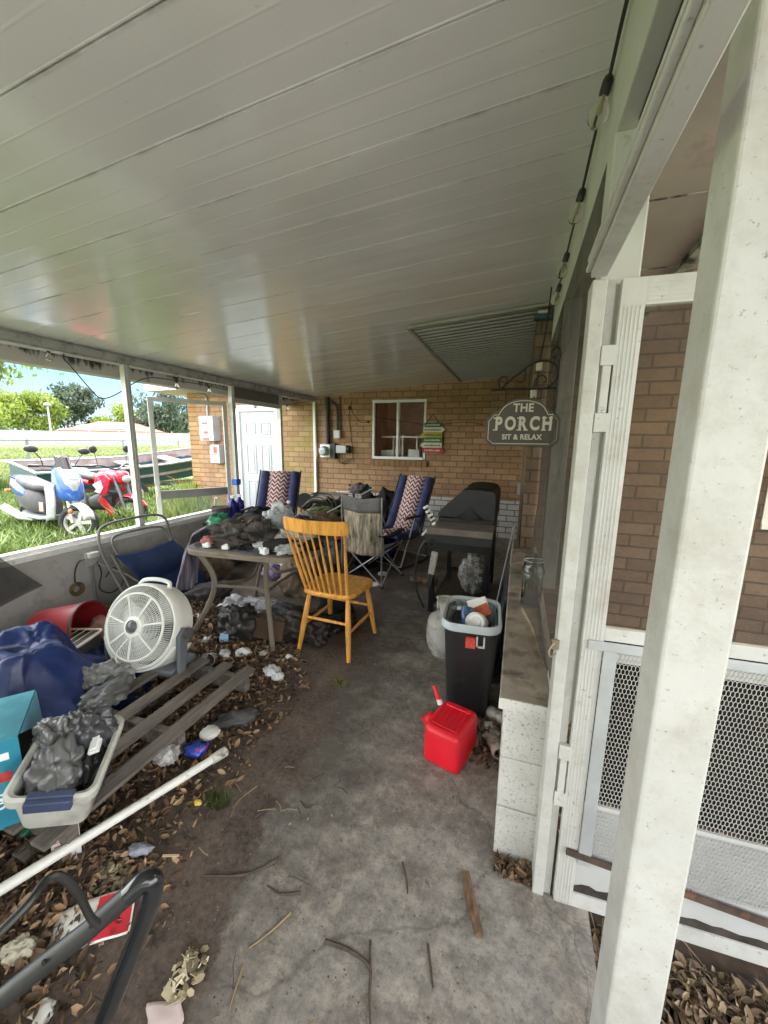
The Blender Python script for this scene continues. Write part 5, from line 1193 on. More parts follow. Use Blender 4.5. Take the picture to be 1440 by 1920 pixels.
pts = [(.163,-.6,2.525),(.162,.3,2.52),(.160,.8,2.515),(.158,1.22,2.50),(.156,1.36,2.47),(.158,1.55,2.49),(.155,1.80,2.455),(.158,2.05,2.47),(.155,2.30,2.45),(.155,2.42,2.40),(.150,2.62,2.42),(.155,2.9,2.45),(.13,3.1,2.43),(.12,3.27,2.44)]
string_lights('black string lights along the house side beam above the doorway', pts, [(.156,1.36,2.48),(.155,1.80,2.45),(.155,2.30,2.44),(.152,2.62,2.41)], .85, 12)
pts = [(-3.72,-.5,2.24),(-3.72,1.2,2.22),(-3.74,2.30,2.235),(-3.74,2.42,2.17),(-3.75,2.60,1.97),(-3.75,2.70,1.885),(-3.73,2.83,1.93),(-3.68,3.0,2.06),(-3.63,3.15,2.13),(-3.70,3.54,2.16),(-3.72,4.05,2.17),(-3.66,4.4,2.14),(-3.62,4.8,2.05),(-3.62,5.2,2.12),(-3.62,5.6,2.08),(-3.60,6.2,2.18)]
string_lights('black string lights drooping along the open yard side', pts, [(-3.74,2.30,2.235),(-3.70,3.54,2.165),(-3.72,4.05,2.17),(-3.62,4.82,2.06),(-3.61,5.62,2.08)], .8)

# ------------------------------------------------------------------ loose clutter near the back wall
def simple(mb, name, label, cat, m, group=None, loc=None, **k):
    o = mb.build(name, m, **k)
    if loc: o.location = loc
    return tag(o, label, cat, group)
lump('black_sack', 'big black sack piled between the folding chair and padded lounger', 'sack', (-2.10,5.45,.0), (.36,.34,.48), BLK_F, .32, 2.0, 51, 4)
lump('black_sack', 'black sack slumped behind the oak chair near the wall', 'sack', (-2.72,5.25,.0), (.34,.30,.40), BRN_F, .4, 2.2, 52, 4)
lump('olive_bundle', 'olive green bundle lying on the black sacks', 'bundle', (-2.62,4.95,.45), (.24,.12,.08), mat('olive_cloth', (.10,.12,.035), .8, var=.6, scale=9), .4, 2.4, 53, 4, 20)
lump('dark_blue_bag', 'navy bag on the floor beside the padded lounger', 'bag', (-1.75,4.75,.0), (.28,.24,.26), fabric('navy_bag', (.03,.032,.10)), .35, 2.0, 54, 4)
lump('black_rucksack', 'black rucksack hung beside the lounger backrest', 'bag', (-1.72,5.15,.45), (.16,.14,.26), BLK_F, .3, 2.0, 55, 4)
lump('printed_bag', 'red and teal printed bag on top of the junk heap', 'bag', (-2.30,5.55,.72), (.17,.12,.10), mat('printed_bag', (.16,.09,.09), .6, var=.9, scale=12, dirt=(.06,.16,.18), dscale=9, dlo=.45, dhi=.6), .3, 2.2, 56, 4, 25)
lump('red_cooler_bag', 'red cloth bag behind the oak chair spindles', 'bag', (-2.02,3.95,.42), (.22,.12,.14), mat('red_cloth', (.40,.03,.03), .7, var=.3), .3, 2.0, 57, 4)
lump('grey_sack', 'grey rumpled sack below the red bag behind the oak chair', 'sack', (-1.95,3.95,.0), (.25,.17,.26), GRY_F, .35, 2.0, 58, 4)
lump('white_sack', 'white striped plastic sack on floor behind the table', 'sack', (-2.42,3.80,.0), (.24,.16,.30), mat('white_sack', (.66,.65,.66), .5, var=.25, scale=9), .35, 2.3, 59, 4)
lump('purple_bag', 'purple and white bag on the floor below the table', 'bag', (-2.52,3.52,.0), (.13,.10,.10), mat('purple_white', (.30,.22,.40), .5, var=.9, scale=16), .35, 2.3, 60, 4)
t = thing('cardboard_box', 'open grey brown cardboard box by the drainpipe', 'box', (-3.05,5.95,0), R(8))
m = B(((-.28,-.22,0),(.28,-.214,.62)), ((-.28,.214,0),(.28,.22,.62)), ((-.28,-.214,0),(-.274,.214,.62)), ((.274,-.214,0),(.28,.214,.62)), ((-.274,-.214,0),(.274,.214,.01)))
m.build('walls', mat('dull_cardboard', (.20,.165,.135), .9, var=.2), t, smooth=False)
m = MB(); m.add([(-.28,-.22,.62),(.28,-.22,.62),(.26,-.36,.56),(-.26,-.36,.56)],[(0,1,2,3)]); m.add([(.28,-.22,.62),(.28,.22,.62),(.40,.2,.66),(.40,-.2,.66)],[(0,1,2,3)]); m.build('flaps', mat('cardboard_flap', (.25,.21,.17), .9), t, solid=.004, smooth=False)
hs = MB()
for i in range(6): hs.tube([(-2.85+.02*i+(.20+.012*i)*math.cos(a), 5.05+.02*i+.05*math.sin(a*2+i), .42+.05*i*.3+(.19+.01*i)*math.sin(a)) for a in [2*math.pi*k/28 for k in range(28)]], .011, 6, closed=True)
simple(hs, 'garden_hose', 'coiled dark garden hose on the junk by lounger', 'hose', mat('dark_hose', (.045,.05,.03), .5))
hs = MB(); hs.lathe([(.0,-.05),(.12,-.05),(.13,-.02),(.13,.02),(.12,.05),(0,.05)],24); o = simple(hs, 'speaker_cone', 'round black drum lying on junk near the drainpipe', 'drum', BLACK_P, loc=(-3.05,5.15,.60)); o.rotation_euler = (R(70),0,R(20))
hs = MB(); hs.tube([(-2.85,4.72,.32),(-1.92,5.15,.86)], .011, 8); simple(hs, 'tent_pole', 'long pale metal rod slanting across the junk heap', 'rod', GALV)
for x, lab in ((-2.35,'black angled strut standing among the black sacks'),(-2.20,'second black strut leaning left of the printed bag')):
    hs = MB(); hs.tube([(x,5.5,.40),(x-.10,5.6,.80),(x-.14,5.55,.84)], .022, 8); simple(hs, 'strut', lab, 'strut', BLACK_P)
hs = MB()
for k in range(4): hs.tube([(-2.0+.05*k,5.9,.5),(-2.35+.16*k,5.95,1.02-.05*k)], .004, 5)
simple(hs, 'wire_stems', 'thin reddish wire stems sticking up above the junk heap', 'wires', mat('reddish_wire', (.30,.18,.13), .7))
for (a, b, lab, r) in [((-.13,2.62,.02),(.0,3.28,.86),'thin silver pole leaning on the corner nearest the grill',.007), ((-.03,2.45,.02),(.005,3.30,.83),'thin silver pole leaning beside the dark panel',.008), ((-.11,2.35,.35),(-.04,2.75,.02),'short dark rod propped behind the tall black bin',.009)]:
    hs = MB(); hs.tube([a,b], r, 8); simple(hs, 'pole', lab, 'pole', GREY_M)
hs = MB(); hs.box((-.006,2.35,.0),(.008,3.25,.60)); o = simple(hs, 'panel', 'dark flat panel leaning against the white block wall', 'panel', mat('dark_slate_panel', (.05,.06,.06), .35), bevel=.003); o.location = (-.075,0,.0); o.rotation_euler = (0,R(6),0)
hs = MB()
for k in range(3): hs.blob((-.95+.09*k-.02*k*k,3.98+.04*(k%2),.03),(.10,.07,.035),3,.4,2.4,70+k,flat=-.6)
simple(hs, 'paper_bag', 'torn brown paper bag flattened on the concrete by grill', 'paper bag', mat('brown_paper', (.24,.15,.09), .9, var=.35, scale=10), ang=180)
for x, y, lab in ((-1.40,4.05,'white round saucer on the floor near the padded lounger'), (-1.36,3.70,'white round saucer on the floor under the camp chair')):
    hs = MB(); hs.lathe([(0,.0),(.05,.0),(.055,.01),(.05,.02),(0,.017)],20); simple(hs, 'saucer', lab, 'saucer', WHITE_CLEAN, loc=(x,y,.002))
t = thing('utensil_rack', 'white scalloped utensil rack beside the black grill cover', 'rack', (-.72,3.55,.78), rot=(0,R(-30),R(20)))
for i in range(4): MB().cbox((.0,0,.02+.045*i),(.055,.02,.026)).build('white_scallop', WHITE_CLEAN, t, bevel=.008)
MB().box((-.012,.011,-.08),(.012,.025,.20)).build('stem', BLACK_P, t, bevel=.004)

# black bags and box under the table
lump('bin_bag', 'black bin bag slumped at the front of the table legs', 'bin bag', (-1.97,2.30,.0), (.17,.15,.17), mat('bin_bag_film',(.022,.020,.019),.5,var=.5,scale=8,dirt=(.07,.055,.045),dscale=10,dlo=.55,dhi=.75), .3, 1.9, 61, 5)
lump('bin_bag', 'dark bin bag lying under the table beside the right leg', 'bin bag', (-1.60,2.48,.0), (.30,.15,.15), mat('bin_bag_film2',(.028,.022,.018),.55,var=.5,scale=8,dirt=(.08,.06,.045),dscale=10,dlo=.55,dhi=.75), .35, 2.1, 62, 5, -10)
lump('bin_bag', 'flat shiny black bag behind the oak chair left leg', 'bin bag', (-1.40,2.72,.0), (.22,.16,.07), mat('bin_bag_film3',(.016,.015,.015),.35,var=.5,scale=8), .4, 2.4, 63, 4)
lump('clear_wrap', 'clear plastic sheeting crumpled under the patio table', 'plastic sheet', (-1.98,2.62,.04), (.24,.12,.09), plastic_film('clear_wrap', (.6,.6,.6), .5, .2), .45, 2.2, 64, 4)
m = MB(); m.cbox((0,0,.08),(.26,.12,.15)); m.cbox((-.02,-.062,.13),(.16,.003,.03)); o = simple(m, 'cardboard_box', 'squashed damp brown cardboard carton under the table', 'box', mat('damp_cardboard', (.085,.05,.028), .8, var=.4), loc=(-1.73,2.33,.02), bevel=.006); o.rotation_euler = (R(-10),R(6),R(12))
for i,(nm,lab,cat,x,y,d,mm,sd) in enumerate((
    ('rag','dark brown rag trodden into the soil under the table','rag',-2.15,2.45,(.16,.10,.05),BRN_F,130),
    ('plastic_bag','white plastic bag torn open under the left side of the table','plastic bag',-2.36,2.72,(.13,.10,.07),mat('white_bag_film',(.55,.55,.56),.4,var=.3,scale=14),131),
    ('trousers','charcoal trousers crumpled between table and low wall','trousers',-2.75,2.80,(.22,.16,.10),GRY_F,132),
    ('bin_bag','small black bag lying behind the right table leg','bin bag',-1.45,2.95,(.16,.14,.12),BLK_F,133),
    ('sack','tan woven sack slumped below the back of the table','sack',-2.05,3.25,(.20,.15,.20),mat('tan_sack',(.20,.15,.10),.9,var=.3),134),
    ('grey_bag','grey cloth bag on the floor right of the white striped sack','bag',-2.02,3.62,(.20,.15,.18),GRY_F,135),
    ('black_coat','black coat heaped on the floor by the camp chair','coat',-1.78,4.30,(.26,.20,.20),BLK_F,136),
    ('brown_blanket','brown blanket bunched against the low wall behind the table','blanket',-3.10,3.25,(.24,.20,.22),mat('brown_blanket',(.11,.075,.05),.95,var=.5,scale=12),137))):
    lump(nm,lab,cat,(x,y,.0),d,mm,.42,1.9,sd,4,37*i)
# small rubbish, one object each
FOAM = mat('white_foam', (.72,.72,.70), .7, var=.08)
def scrap(name, label, cat, x, y, z, d, m, rz=0, seed=1, amp=.25, flat=-.5, sub=3): return lump(name, label, cat, (x,y,z), d, m, amp, 2.3, seed, sub, rz, flat)
scrap('foam_piece','white foam block beside the table nearest the navy lounger','foam',-2.80,2.42,.0,(.12,.05,.045),FOAM,20,71,.12)
scrap('foam_piece','white foam chunk lying in front of the other foam block','foam',-2.62,2.30,.0,(.10,.045,.035),FOAM,-5,72,.15)
scrap('foam_piece','crumpled white wrapper between the foam blocks and table leg','wrapper',-2.48,2.42,.0,(.10,.05,.03),FOAM,15,73,.4)
scrap('tissue','crumpled white tissue in front of the bin bags','tissue',-1.76,2.08,.01,(.06,.045,.03),FOAM,30,74,.45)
scrap('plastic_wrap','crumpled white plastic wrap on the concrete left of oak chair','plastic wrap',-1.42,1.95,.0,(.085,.05,.035),mat('white_film',(.6,.62,.64),.3,var=.3,scale=18),-20,75,.5,sub=4)
scrap('paper_scrap','small white paper scrap near the oak chair rear leg','paper',-1.44,2.17,.0,(.028,.02,.014),FOAM,0,76,.4)
scrap('foam_plate','round white foam plate on the leaves beside the pallet','plate',-1.40,1.37,.03,(.05,.05,.02),FOAM,0,77,.12)
scrap('wrapper','blue and red shiny snack wrapper on leaves by the pole end','wrapper',-1.37,1.25,.04,(.06,.045,.03),mat('blue_foil',(.03,.06,.34),.25,.2,var=.9,scale=14,dirt=(.5,.06,.05),dscale=22,dlo=.58,dhi=.62),30,78,.4)
scrap('plastic_cup','crushed clear plastic cup on leaves left of snack wrapper','cup',-1.46,1.17,.04,(.05,.05,.045),plastic_film('cup_film',(.7,.68,.66),.45),0,79,.35,sub=4)
scrap('dark_glove','dark grey cloth rag on the leaves by pallet end','rag',-1.33,1.50,.03,(.11,.06,.035),GRY_F,40,80,.45)
scrap('green_bag','dark green shiny bag at pallet end by the left edge','plastic bag',-1.70,.80,.02,(.10,.09,.06),mat('dark_green_film',(.01,.07,.04),.2,var=.7,scale=12),10,81,.45,sub=4)
def chips(name, lab, cat, x, y, rx, ry, n, lo, hi, m, hz=.03):
    mb = MB()
    for _ in range(n):
        a = rnd.uniform(0,6.28); q = math.sqrt(rnd.random()); L = rnd.uniform(lo,hi); W = L*rnd.uniform(.35,.9); k = rnd.randint(4,6)
        M_ = Matrix.Translation((x+rx*q*math.cos(a), y+ry*q*math.sin(a), .004+hz*(1-q)*rnd.random())) @ Euler((rnd.gauss(0,.45),rnd.gauss(0,.45),rnd.uniform(0,6.28))).to_matrix().to_4x4()
        mb.prism([(L*.5*math.cos(6.28*i/k+rnd.uniform(-.3,.3)), W*.5*math.sin(6.28*i/k+rnd.uniform(-.3,.3))) for i in range(k)], rnd.uniform(.0015,.004), M_)
    return tag(mb.build(name, m, smooth=False), lab, cat)
chips('bark_pile','pale beige crumbly heap on soil below the white pole','bark',-1.25,.745,.075,.055,90,.012,.034,leafmat('beige_crumb',[(0,(.12,.09,.055)),(1,(.40,.34,.23))]))
scrap('grey_wrapper','grey blue wrapper lying just above the beige clump','wrapper',-1.22,.83,.02,(.045,.022,.018),mat('grey_blue_foil',(.22,.23,.28),.35,var=.4,scale=20),20,83,.4)
chips('bark_pile','pale peeling bark flakes on the concrete near mower handle','bark',-.80,.635,.045,.06,46,.014,.05,leafmat('peeling_bark',[(0,(.07,.055,.035)),(.5,(.34,.28,.17)),(1,(.58,.52,.38))]),.012)
scrap('paper_ball','crumpled cream paper at the left edge below the pole','paper',-1.30,.50,.0,(.042,.032,.028),mat('cream_paper',(.42,.39,.31),.8,var=.2),30,85,.3,-.8,sub=5)
scrap('paper_ball','white torn paper at lower left beside mower tube','paper',-1.10,.44,.0,(.03,.03,.012),FOAM,0,86,.4)
scrap('yellow_scrap','small yellow plastic scrap on the leaves','scrap',-1.16,1.045,.03,(.018,.012,.010),mat('yellow_plastic',(.60,.46,.06),.5),0,87,.3)
def tuft(lab, x, y, rad, h, n, c0, c1):
    m = MB()
    for _ in range(n):
        a = rnd.uniform(0,6.28); q = rad*math.sqrt(rnd.random()); px_, py_ = x+q*math.cos(a), y+q*.7*math.sin(a); b = rnd.uniform(0,6.28); L = h*rnd.uniform(.4,1.2)
        tx, ty = px_+L*.7*math.cos(b), py_+L*.7*math.sin(b); nx, ny = -math.sin(b)*.0022, math.cos(b)*.0022
        m.add([(px_-nx,py_-ny,.001),(px_+nx,py_+ny,.001),(tx,ty,L)],[(0,1,2)])
    tag(m.build('weed_tuft', leafmat('tuft_'+lab[:5], [(0,c0),(1,c1)]), smooth=False, fixn=False), lab, 'weed')
tuft('dark green moss tuft on soil beside the white pole',-1.11,1.10,.055,.03,420,(.02,.03,.008),(.10,.13,.03))
tuft('small yellow green weed tuft on concrete before oak chair',-.98,2.02,.05,.025,160,(.08,.08,.02),(.26,.24,.08))
t = thing('plastic_cup','clear cup with teal print tipped at the pallet end','cup',(-1.90,1.93,.045),rot=(R(-70),0,R(-150)))
MB().lathe([(.032,0),(.045,.13),(.047,.13),(.044,.128),(.030,.004)],20,cap=False).build('body', plastic_film('cup_plastic',(.75,.78,.80),.6,.25), t)
m = MB(); m.grid(8,3,lambda u,v:((.0385+.009*v)*math.cos(R(60+70*u)),(.0385+.009*v)*math.sin(R(60+70*u)),.045+.05*v)); m.build('print', mat('teal_logo_print',(.03,.25,.30),.5,var=.4,scale=40), t)
bottle('water_bottle','empty water bottle with blue label lying by bin bag',(-1.93,2.20,.05),.032,.22,CLR,WH,mat('light_blue_label',(.30,.48,.66),.5),rot=(R(88),0,R(-60)))
bottle('water_bottle','clear empty bottle lying under table beyond the right leg',(-1.62,2.98,.04),.032,.21,CLR,WH,rot=(R(88),0,R(-40)))
t = thing('notice_card','white notice card with red heading leaning on pallet end','card',(-1.47,.74,.05),rot=(R(68),R(-8),R(38)))
B(((-.045,-.06,0),(.045,.06,.003))).build('card', mat('white_card',(.72,.70,.68),.6,var=.05), t, smooth=False)
m = MB(); m.box((-.04,.045,.003),(.04,.054,.0036)); [m.box((-.036,.03-.014*i,.003),(.036-.012*(i%3),.034-.014*i,.0036)) for i in range(6)]; m.build('print', mat('red_brown_print',(.40,.10,.08),.6,var=.3,scale=40), t, smooth=False)
t = thing('flyer','torn red and white glossy flyer beneath the mower handle','flyer',(-1.17,.625,.012),rot=(R(6),R(-4),R(40)))
def fly(u,v): return (-.11+.22*u, -.065+.13*v, .012*math.sin(u*4)+.008*noise.noise(Vector((u*3,v*3,1))))
m = MB(); m.grid(14,8,fly); m.build('sheet', mat('white_gloss_paper',(.70,.68,.64),.35,var=.1), t, solid=.002)
m = MB(); m.grid(10,8,lambda u,v:(lambda p:(p[0],p[1],p[2]+.0025))(fly(.52+.46*u,.04+.92*v))); m.build('red_panel', mat('red_gloss_paper',(.55,.03,.05),.3,var=.1), t)
text('lettering','iza',.055,WP,t,(.055,0,.022),(0,0,R(75)),.0004,.001)
t = thing('paper_scrap','pale pink paper scrap at the bottom of the concrete','paper',(-.79,.545,.006),rot=(R(4),R(-5),R(25)))
m = MB(); m.grid(8,6,lambda u,v:(-.045+.09*u+.01*math.sin(v*5),-.03+.06*v,.006*math.sin(u*5+v))); m.build('sheet', mat('pale_pink_paper',(.58,.48,.47),.7,var=.1), t, solid=.002)
for (x,y,rx,rz,lab) in ((-.065,2.04,88,60,'rusty white can lying against the wall cap corner'),(-.03,1.83,85,20,'crushed white can among the debris by block wall')):
    t = thing('crushed_can', lab, 'can', (x,y,.035), rot=(R(rx),0,R(rz)))
    cm = mat('rusty_white_can', (.58,.55,.50), .5, .2, var=.3, scale=10, dirt=(.06,.045,.035), dscale=14, dlo=.5, dhi=.6)
    MB().lathe([(.026,0),(.033,.012),(.031,.05),(.029,.07),(.033,.10),(.027,.115),(.022,.112)],16,cap=False).build('body', cm, t, solid=.002)
for i,(x,y,d) in enumerate(((-.05,1.95,.035),(-.02,1.90,.03),(-.055,1.87,.028),(-.015,1.79,.032))):
    scrap('rubble_piece', ['largest white speckled rubble piece behind the fuel can','white rubble piece touching the block wall','small pale rubble piece nearest the fuel can','blue grey rubble piece at the near end of debris'][i],'rubble',x,y,.0,(d,d*.8,d*.5),mat('rubble'+str(i),(.5,.48,.44) if i<3 else (.2,.26,.30),.8,var=.8,scale=25),30*i,90+i,.4)
t = thing('plastic_bowl','tilted bowl with blue rim beside the dark green bag','bowl',(-1.86,.66,.06),rot=(R(35),R(20),0))
MB().lathe([(.05,0),(.09,.05),(.115,.07),(.112,.074),(.085,.054),(.045,.006)],24,cap=False).build('body', mat('dirty_bowl',(.25,.25,.22),.3,var=.6,scale=9), t)
MB().lathe([(.112,.068),(.118,.072),(.112,.078)],24,cap=False).build('rim', mat('blue_rim',(.05,.08,.30),.35), t)
for i,(x,y,d,lab) in enumerate(((-2.30,2.05,.05,'crumpled pale wrapper on the leaves behind the fan'),(-2.12,2.12,.04,'small white scrap between fan and bin bag'),(-1.62,2.12,.035,'pale scrap on the soil left of the oak chair'),(-1.56,1.88,.04,'torn white scrap at the far end of the pallet'),(-1.72,1.86,.045,'silver scrap lying on the far pallet slat ends'),(-2.55,2.62,.05,'grey scrap under the left side of the table'),(-2.0,2.75,.045,'pinkish scrap under the middle of the table'))):
    scrap('paper_scrap',lab,'scrap',x,y,.14 if i == 4 else .02,(d,d*.7,d*.4),mat('scrap_tone'+str(i),[(.5,.48,.44),(.66,.65,.62),(.42,.38,.34),(.66,.65,.62),(.4,.41,.42),(.25,.25,.25),(.45,.33,.30)][i],.6,var=.4,scale=25),40*i,110+i,.5)
# twigs on the concrete
BARK = mat('twig_bark', (.075,.055,.042), .9, var=.4, scale=30); STRAW = mat('dry_stem', (.26,.19,.10), .8, var=.3)
def twig(label, pts, r, m=BARK):
    q = [(x,y,r*.9+ (z[0] if z else 0)) for x,y,*z in pts]; mb = MB(); P_ = smooth_path(q,5); mb.tube(P_, [r*(1-.5*i/len(P_)) for i in range(len(P_))], 6)
    simple(mb, 'twig', label, 'twig', m)
hs = MB(); hs.tube([(-.075,1.165,.012),(-.055,1.10,.013),(-.012,1.0,.012)], [.013,.018,.014], 7); hs.tube([(-.072,1.165,.010),(-.020,1.005,.010)], [.006,.007], 6)
simple(hs, 'stick', 'thick split brown stick on the concrete nearest the doorway', 'stick', mat('split_wood', (.15,.085,.05), .85, var=.5, scale=25, stretch=(3,1,3)))
twig('thin dark twig on the concrete left of the thick stick', [(-.30,1.13),(-.27,1.08),(-.255,1.04)], .004)
twig('forked dark twig at the bottom of the concrete', [(-.46,.83),(-.38,.835),(-.31,.82),(-.29,.77),(-.26,.70)], .0065)
twig('short twig crossing the end of the forked twig', [(-.33,.88),(-.31,.83),(-.295,.80)], .004)
twig('curving brown twig along the left of the concrete', [(-.73,.99),(-.78,.93),(-.84,.89),(-.95,.85)], .006)
twig('bent twig below the curving twig', [(-.60,.92),(-.66,.895),(-.72,.90)], .0045)
twig('straw stem with a pale head near the bottom', [(-.66,.70),(-.648,.655),(-.635,.61)], .0028, STRAW)
twig('pale straw stem by the dark stain', [(-.60,.86),(-.63,.80),(-.67,.74)], .0035, STRAW)
twig('short brown twig in the middle of the concrete', [(-.16,.93),(-.14,.88),(-.125,.84)], .0045)
twig('dark curled twig near the soil edge', [(-.93,1.20),(-.90,1.14),(-.92,1.08)], .006)
twig('dry stalk lying across the soil by the moss tuft', [(-1.0,1.22),(-1.03,1.13),(-1.01,1.06)], .0025, STRAW)
twig('small hooked twig right of the moss tuft', [(-.78,1.22),(-.74,1.20),(-.72,1.225)], .0035)
for (x,y,l,rz,lab) in ((-1.10,.855,.06,-5,'longer pale splinter of wood on the soil'),(-1.235,.85,.035,0,'shorter pale splinter of wood on the soil')):
    hs = MB(); hs.cbox((0,0,.012),(l,.007,.004)); o = simple(hs, 'wood_splinter', lab, 'splinter', mat('pale_wood',(.55,.42,.26),.8), loc=(x,y,.01)); o.rotation_euler = (0,0,R(25+rz))

# ------------------------------------------------------------------ leaf litter
LEAF = leafmat('dead_leaves', [(0,(.03,.02,.014)),(.35,(.085,.05,.03)),(.6,(.17,.10,.055)),(.8,(.29,.18,.10)),(1,(.44,.31,.19))])
LEAF2 = leafmat('dry_leaves', [(0,(.05,.035,.025)),(.35,(.15,.095,.055)),(.7,(.27,.19,.115)),(1,(.42,.32,.20))])
def leaves(name, n, sampler, lo, hi, m, lift=.03, tilt=.6):
    mb = MB()
    for _ in range(n):
        x, y, k = sampler()
        L = rnd.uniform(lo, hi); W = L*rnd.uniform(.25,.5)
        M_ = Matrix.Translation((x,y,.004+rnd.random()**1.5*lift*k)) @ Euler((rnd.gauss(0,tilt),rnd.gauss(0,tilt),rnd.uniform(0,6.28))).to_matrix().to_4x4()
        c = rnd.uniform(-.3,.5)*L; e = rnd.uniform(.1,.5)*W
        mb.add([(-L/2,0,c*.5),(-L*.2,W/2,e),(-L*.2,0,0),(-L*.2,-W/2,e),(L*.2,W*.45,e),(L*.2,0,0),(L*.2,-W*.45,e),(L/2,0,c*.5)],
               [(0,2,1),(0,3,2),(1,2,5,4),(2,3,6,5),(4,5,7),(5,6,7)], M_)
    return tag(mb.build(name, m, ang=180, fixn=False), kind='stuff')
def soil_side():
    while True:
        x = rnd.uniform(-3.4,-.85); y = rnd.uniform(.30,2.75)
        edge = -1.08 + .12*noise.noise(Vector((y*3,1,0))) - max(0,y-1.9)*.75 + max(0,1.0-y)*.45
        p = (edge-x)/.5
        if rnd.random() < p: return x, y, min(1,p*.6)
leaves('leaf_litter', 25000, soil_side, .016, .052, LEAF, .055)
leaves('leaf_litter', 700, soil_side, .04, .075, LEAF, .06)
def sparse():
    y = rnd.uniform(.5,4.5); return rnd.uniform(-1.9,.0) if rnd.random()<.75 else rnd.uniform(-1.1,-.6), y, .1
leaves('stray_leaves', 170, sparse, .008, .022, LEAF, .006, .3)
def right_strip():
    if rnd.random() < .75: return rnd.uniform(.33,1.5), rnd.uniform(.75,1.17), .6
    return rnd.uniform(.25,1.8), rnd.uniform(1.3,3.3), .5
lf = leaves('leaf_litter', 5200, right_strip, .022, .055, LEAF2, .05); lf.location.z = -.045
def wall_foot():
    if rnd.random() < .3: return rnd.uniform(.02,.15), rnd.uniform(1.2,1.27), .4
    return rnd.uniform(-.14,.0)+.0, rnd.uniform(1.66,2.12), .5
leaves('leaf_litter', 420, wall_foot, .012, .045, LEAF, .04)
hs = MB()
for _ in range(1100):
    x, y, k = soil_side() if rnd.random() < .97 else (rnd.uniform(-1.05,-.65), rnd.uniform(.5,1.4), .2)
    L = rnd.uniform(.02,.09); a = rnd.uniform(0,6.28); z = .006+.05*k*rnd.random(); dz = rnd.uniform(-.015,.02)
    hs.tube([(x,y,z),(x+L*.5*math.cos(a)+rnd.uniform(-.01,.01),y+L*.5*math.sin(a),z+.005),(x+L*math.cos(a),y+L*math.sin(a),max(.003,z+dz))], rnd.uniform(.001,.0026), 4)
tag(hs.build('straw_debris', leafmat('straw', [(0,(.02,.015,.012)),(.6,(.08,.055,.036)),(1,(.24,.17,.10))]), smooth=False, fixn=False), kind='stuff')
hs = MB()
for _ in range(340):
    x, y = rnd.uniform(.33,1.4), rnd.uniform(.78,1.18); L = rnd.uniform(.04,.15); a = rnd.uniform(0,6.28)
    hs.tube([(x,y,-.04),(x+L*.5*math.cos(a),y+L*.5*math.sin(a),-.02),(x+L*math.cos(a),y+L*math.sin(a),-.03)], rnd.uniform(.001,.002), 4)
tag(hs.build('straw_debris', leafmat('straw2', [(0,(.05,.04,.03)),(1,(.38,.30,.2))]), smooth=False, fixn=False), kind='stuff')
hs = MB()
for _ in range(9000):
    x, y, k = soil_side() if rnd.random() < .6 else (rnd.uniform(-1.3,.0), rnd.uniform(.45,4.2), .1)
    r = rnd.uniform(.0015,.006)*(1 if k > .2 else .6); c = [rnd.uniform(.5,1.2) for _ in range(3)]
    hs.add([(x-r,y,.0),(x+r*c[0],y-r,.0),(x+r*.4,y+r*c[1],.0),(x,y,r*c[2])], [(0,1,3),(1,2,3),(2,0,3)])
tag(hs.build('crumbs', leafmat('crumb', [(0,(.02,.016,.013)),(.6,(.10,.07,.05)),(1,(.30,.25,.19))]), smooth=False, fixn=False), kind='stuff')
# ------------------------------------------------------------------ scooter and motorbike (local +X forward, +Z up)
def wheel(t, x, y, r, rim_r, w, rimm, spokes=5, steer=0, name='wheel'):
    Ms = Matrix.Translation((x,y,r)) @ Matrix.Rotation(R(steer),4,'Z') @ Matrix.Rotation(R(90),4,'X')
    tire = MB(); prof = []
    for i in range(13):
        a = math.pi*2*i/12; prof.append((r - (r-rim_r)*.5 + (r-rim_r)*.5*math.cos(a), w*.5*math.sin(a)))
    tire.lathe(prof, 32, Ms, cap=False); ty = tire.build('wheel', RUBBER, t)
    rm = MB(); rm.lathe([(rim_r*1.03,-w*.38),(rim_r*.93,-w*.2),(rim_r*.93,w*.2),(rim_r*1.03,w*.38)], 32, Ms, cap=False)
    rm.lathe([(0,-w*.3),(rim_r*.22,-w*.3),(rim_r*.22,w*.3),(0,w*.3)], 16, Ms, cap=False)
    for k in range(spokes):
        a = 2*math.pi*k/spokes; c, s = math.cos(a), math.sin(a)
        p = [(rim_r*.16*c - rim_r*.13*s, rim_r*.16*s + rim_r*.13*c), (rim_r*.95*c - rim_r*.2*s, rim_r*.95*s+rim_r*.2*c), (rim_r*.95*c + rim_r*.1*s, rim_r*.95*s-rim_r*.1*c), (rim_r*.16*c+rim_r*.13*s, rim_r*.16*s-rim_r*.13*c)]
        rm.prism(p, w*.42, Ms @ Matrix.Translation((0,0,-w*.21)))
    o = rm.build('rim', rimm, ty, bevel=.003)
    return ty
def loft_x(sections, m, name, t, ang=60, n=20):
    """closed body from superellipse cross-sections: (x, zc, half width, half height[, power])"""
    mb = MB(); vs = []
    for s in sections:
        x, zc, hw, hh = s[:4]; e = s[4] if len(s) > 4 else .6
        for k in range(n):
            a = 2*math.pi*k/n; c, q = math.cos(a), math.sin(a)
            vs.append((x + (s[5]*q*hh if len(s)>5 else 0), hw*math.copysign(abs(c)**e,c), zc + hh*math.copysign(abs(q)**e,q)))
    k = len(sections)
    fs = [(i*n+j, i*n+(j+1)%n, (i+1)*n+(j+1)%n, (i+1)*n+j) for i in range(k-1) for j in range(n)] + [tuple(range(n)), tuple((k-1)*n+j for j in range(n))[::-1]]
    mb.add(vs, fs); return mb.build(name, m, t, ang=ang)
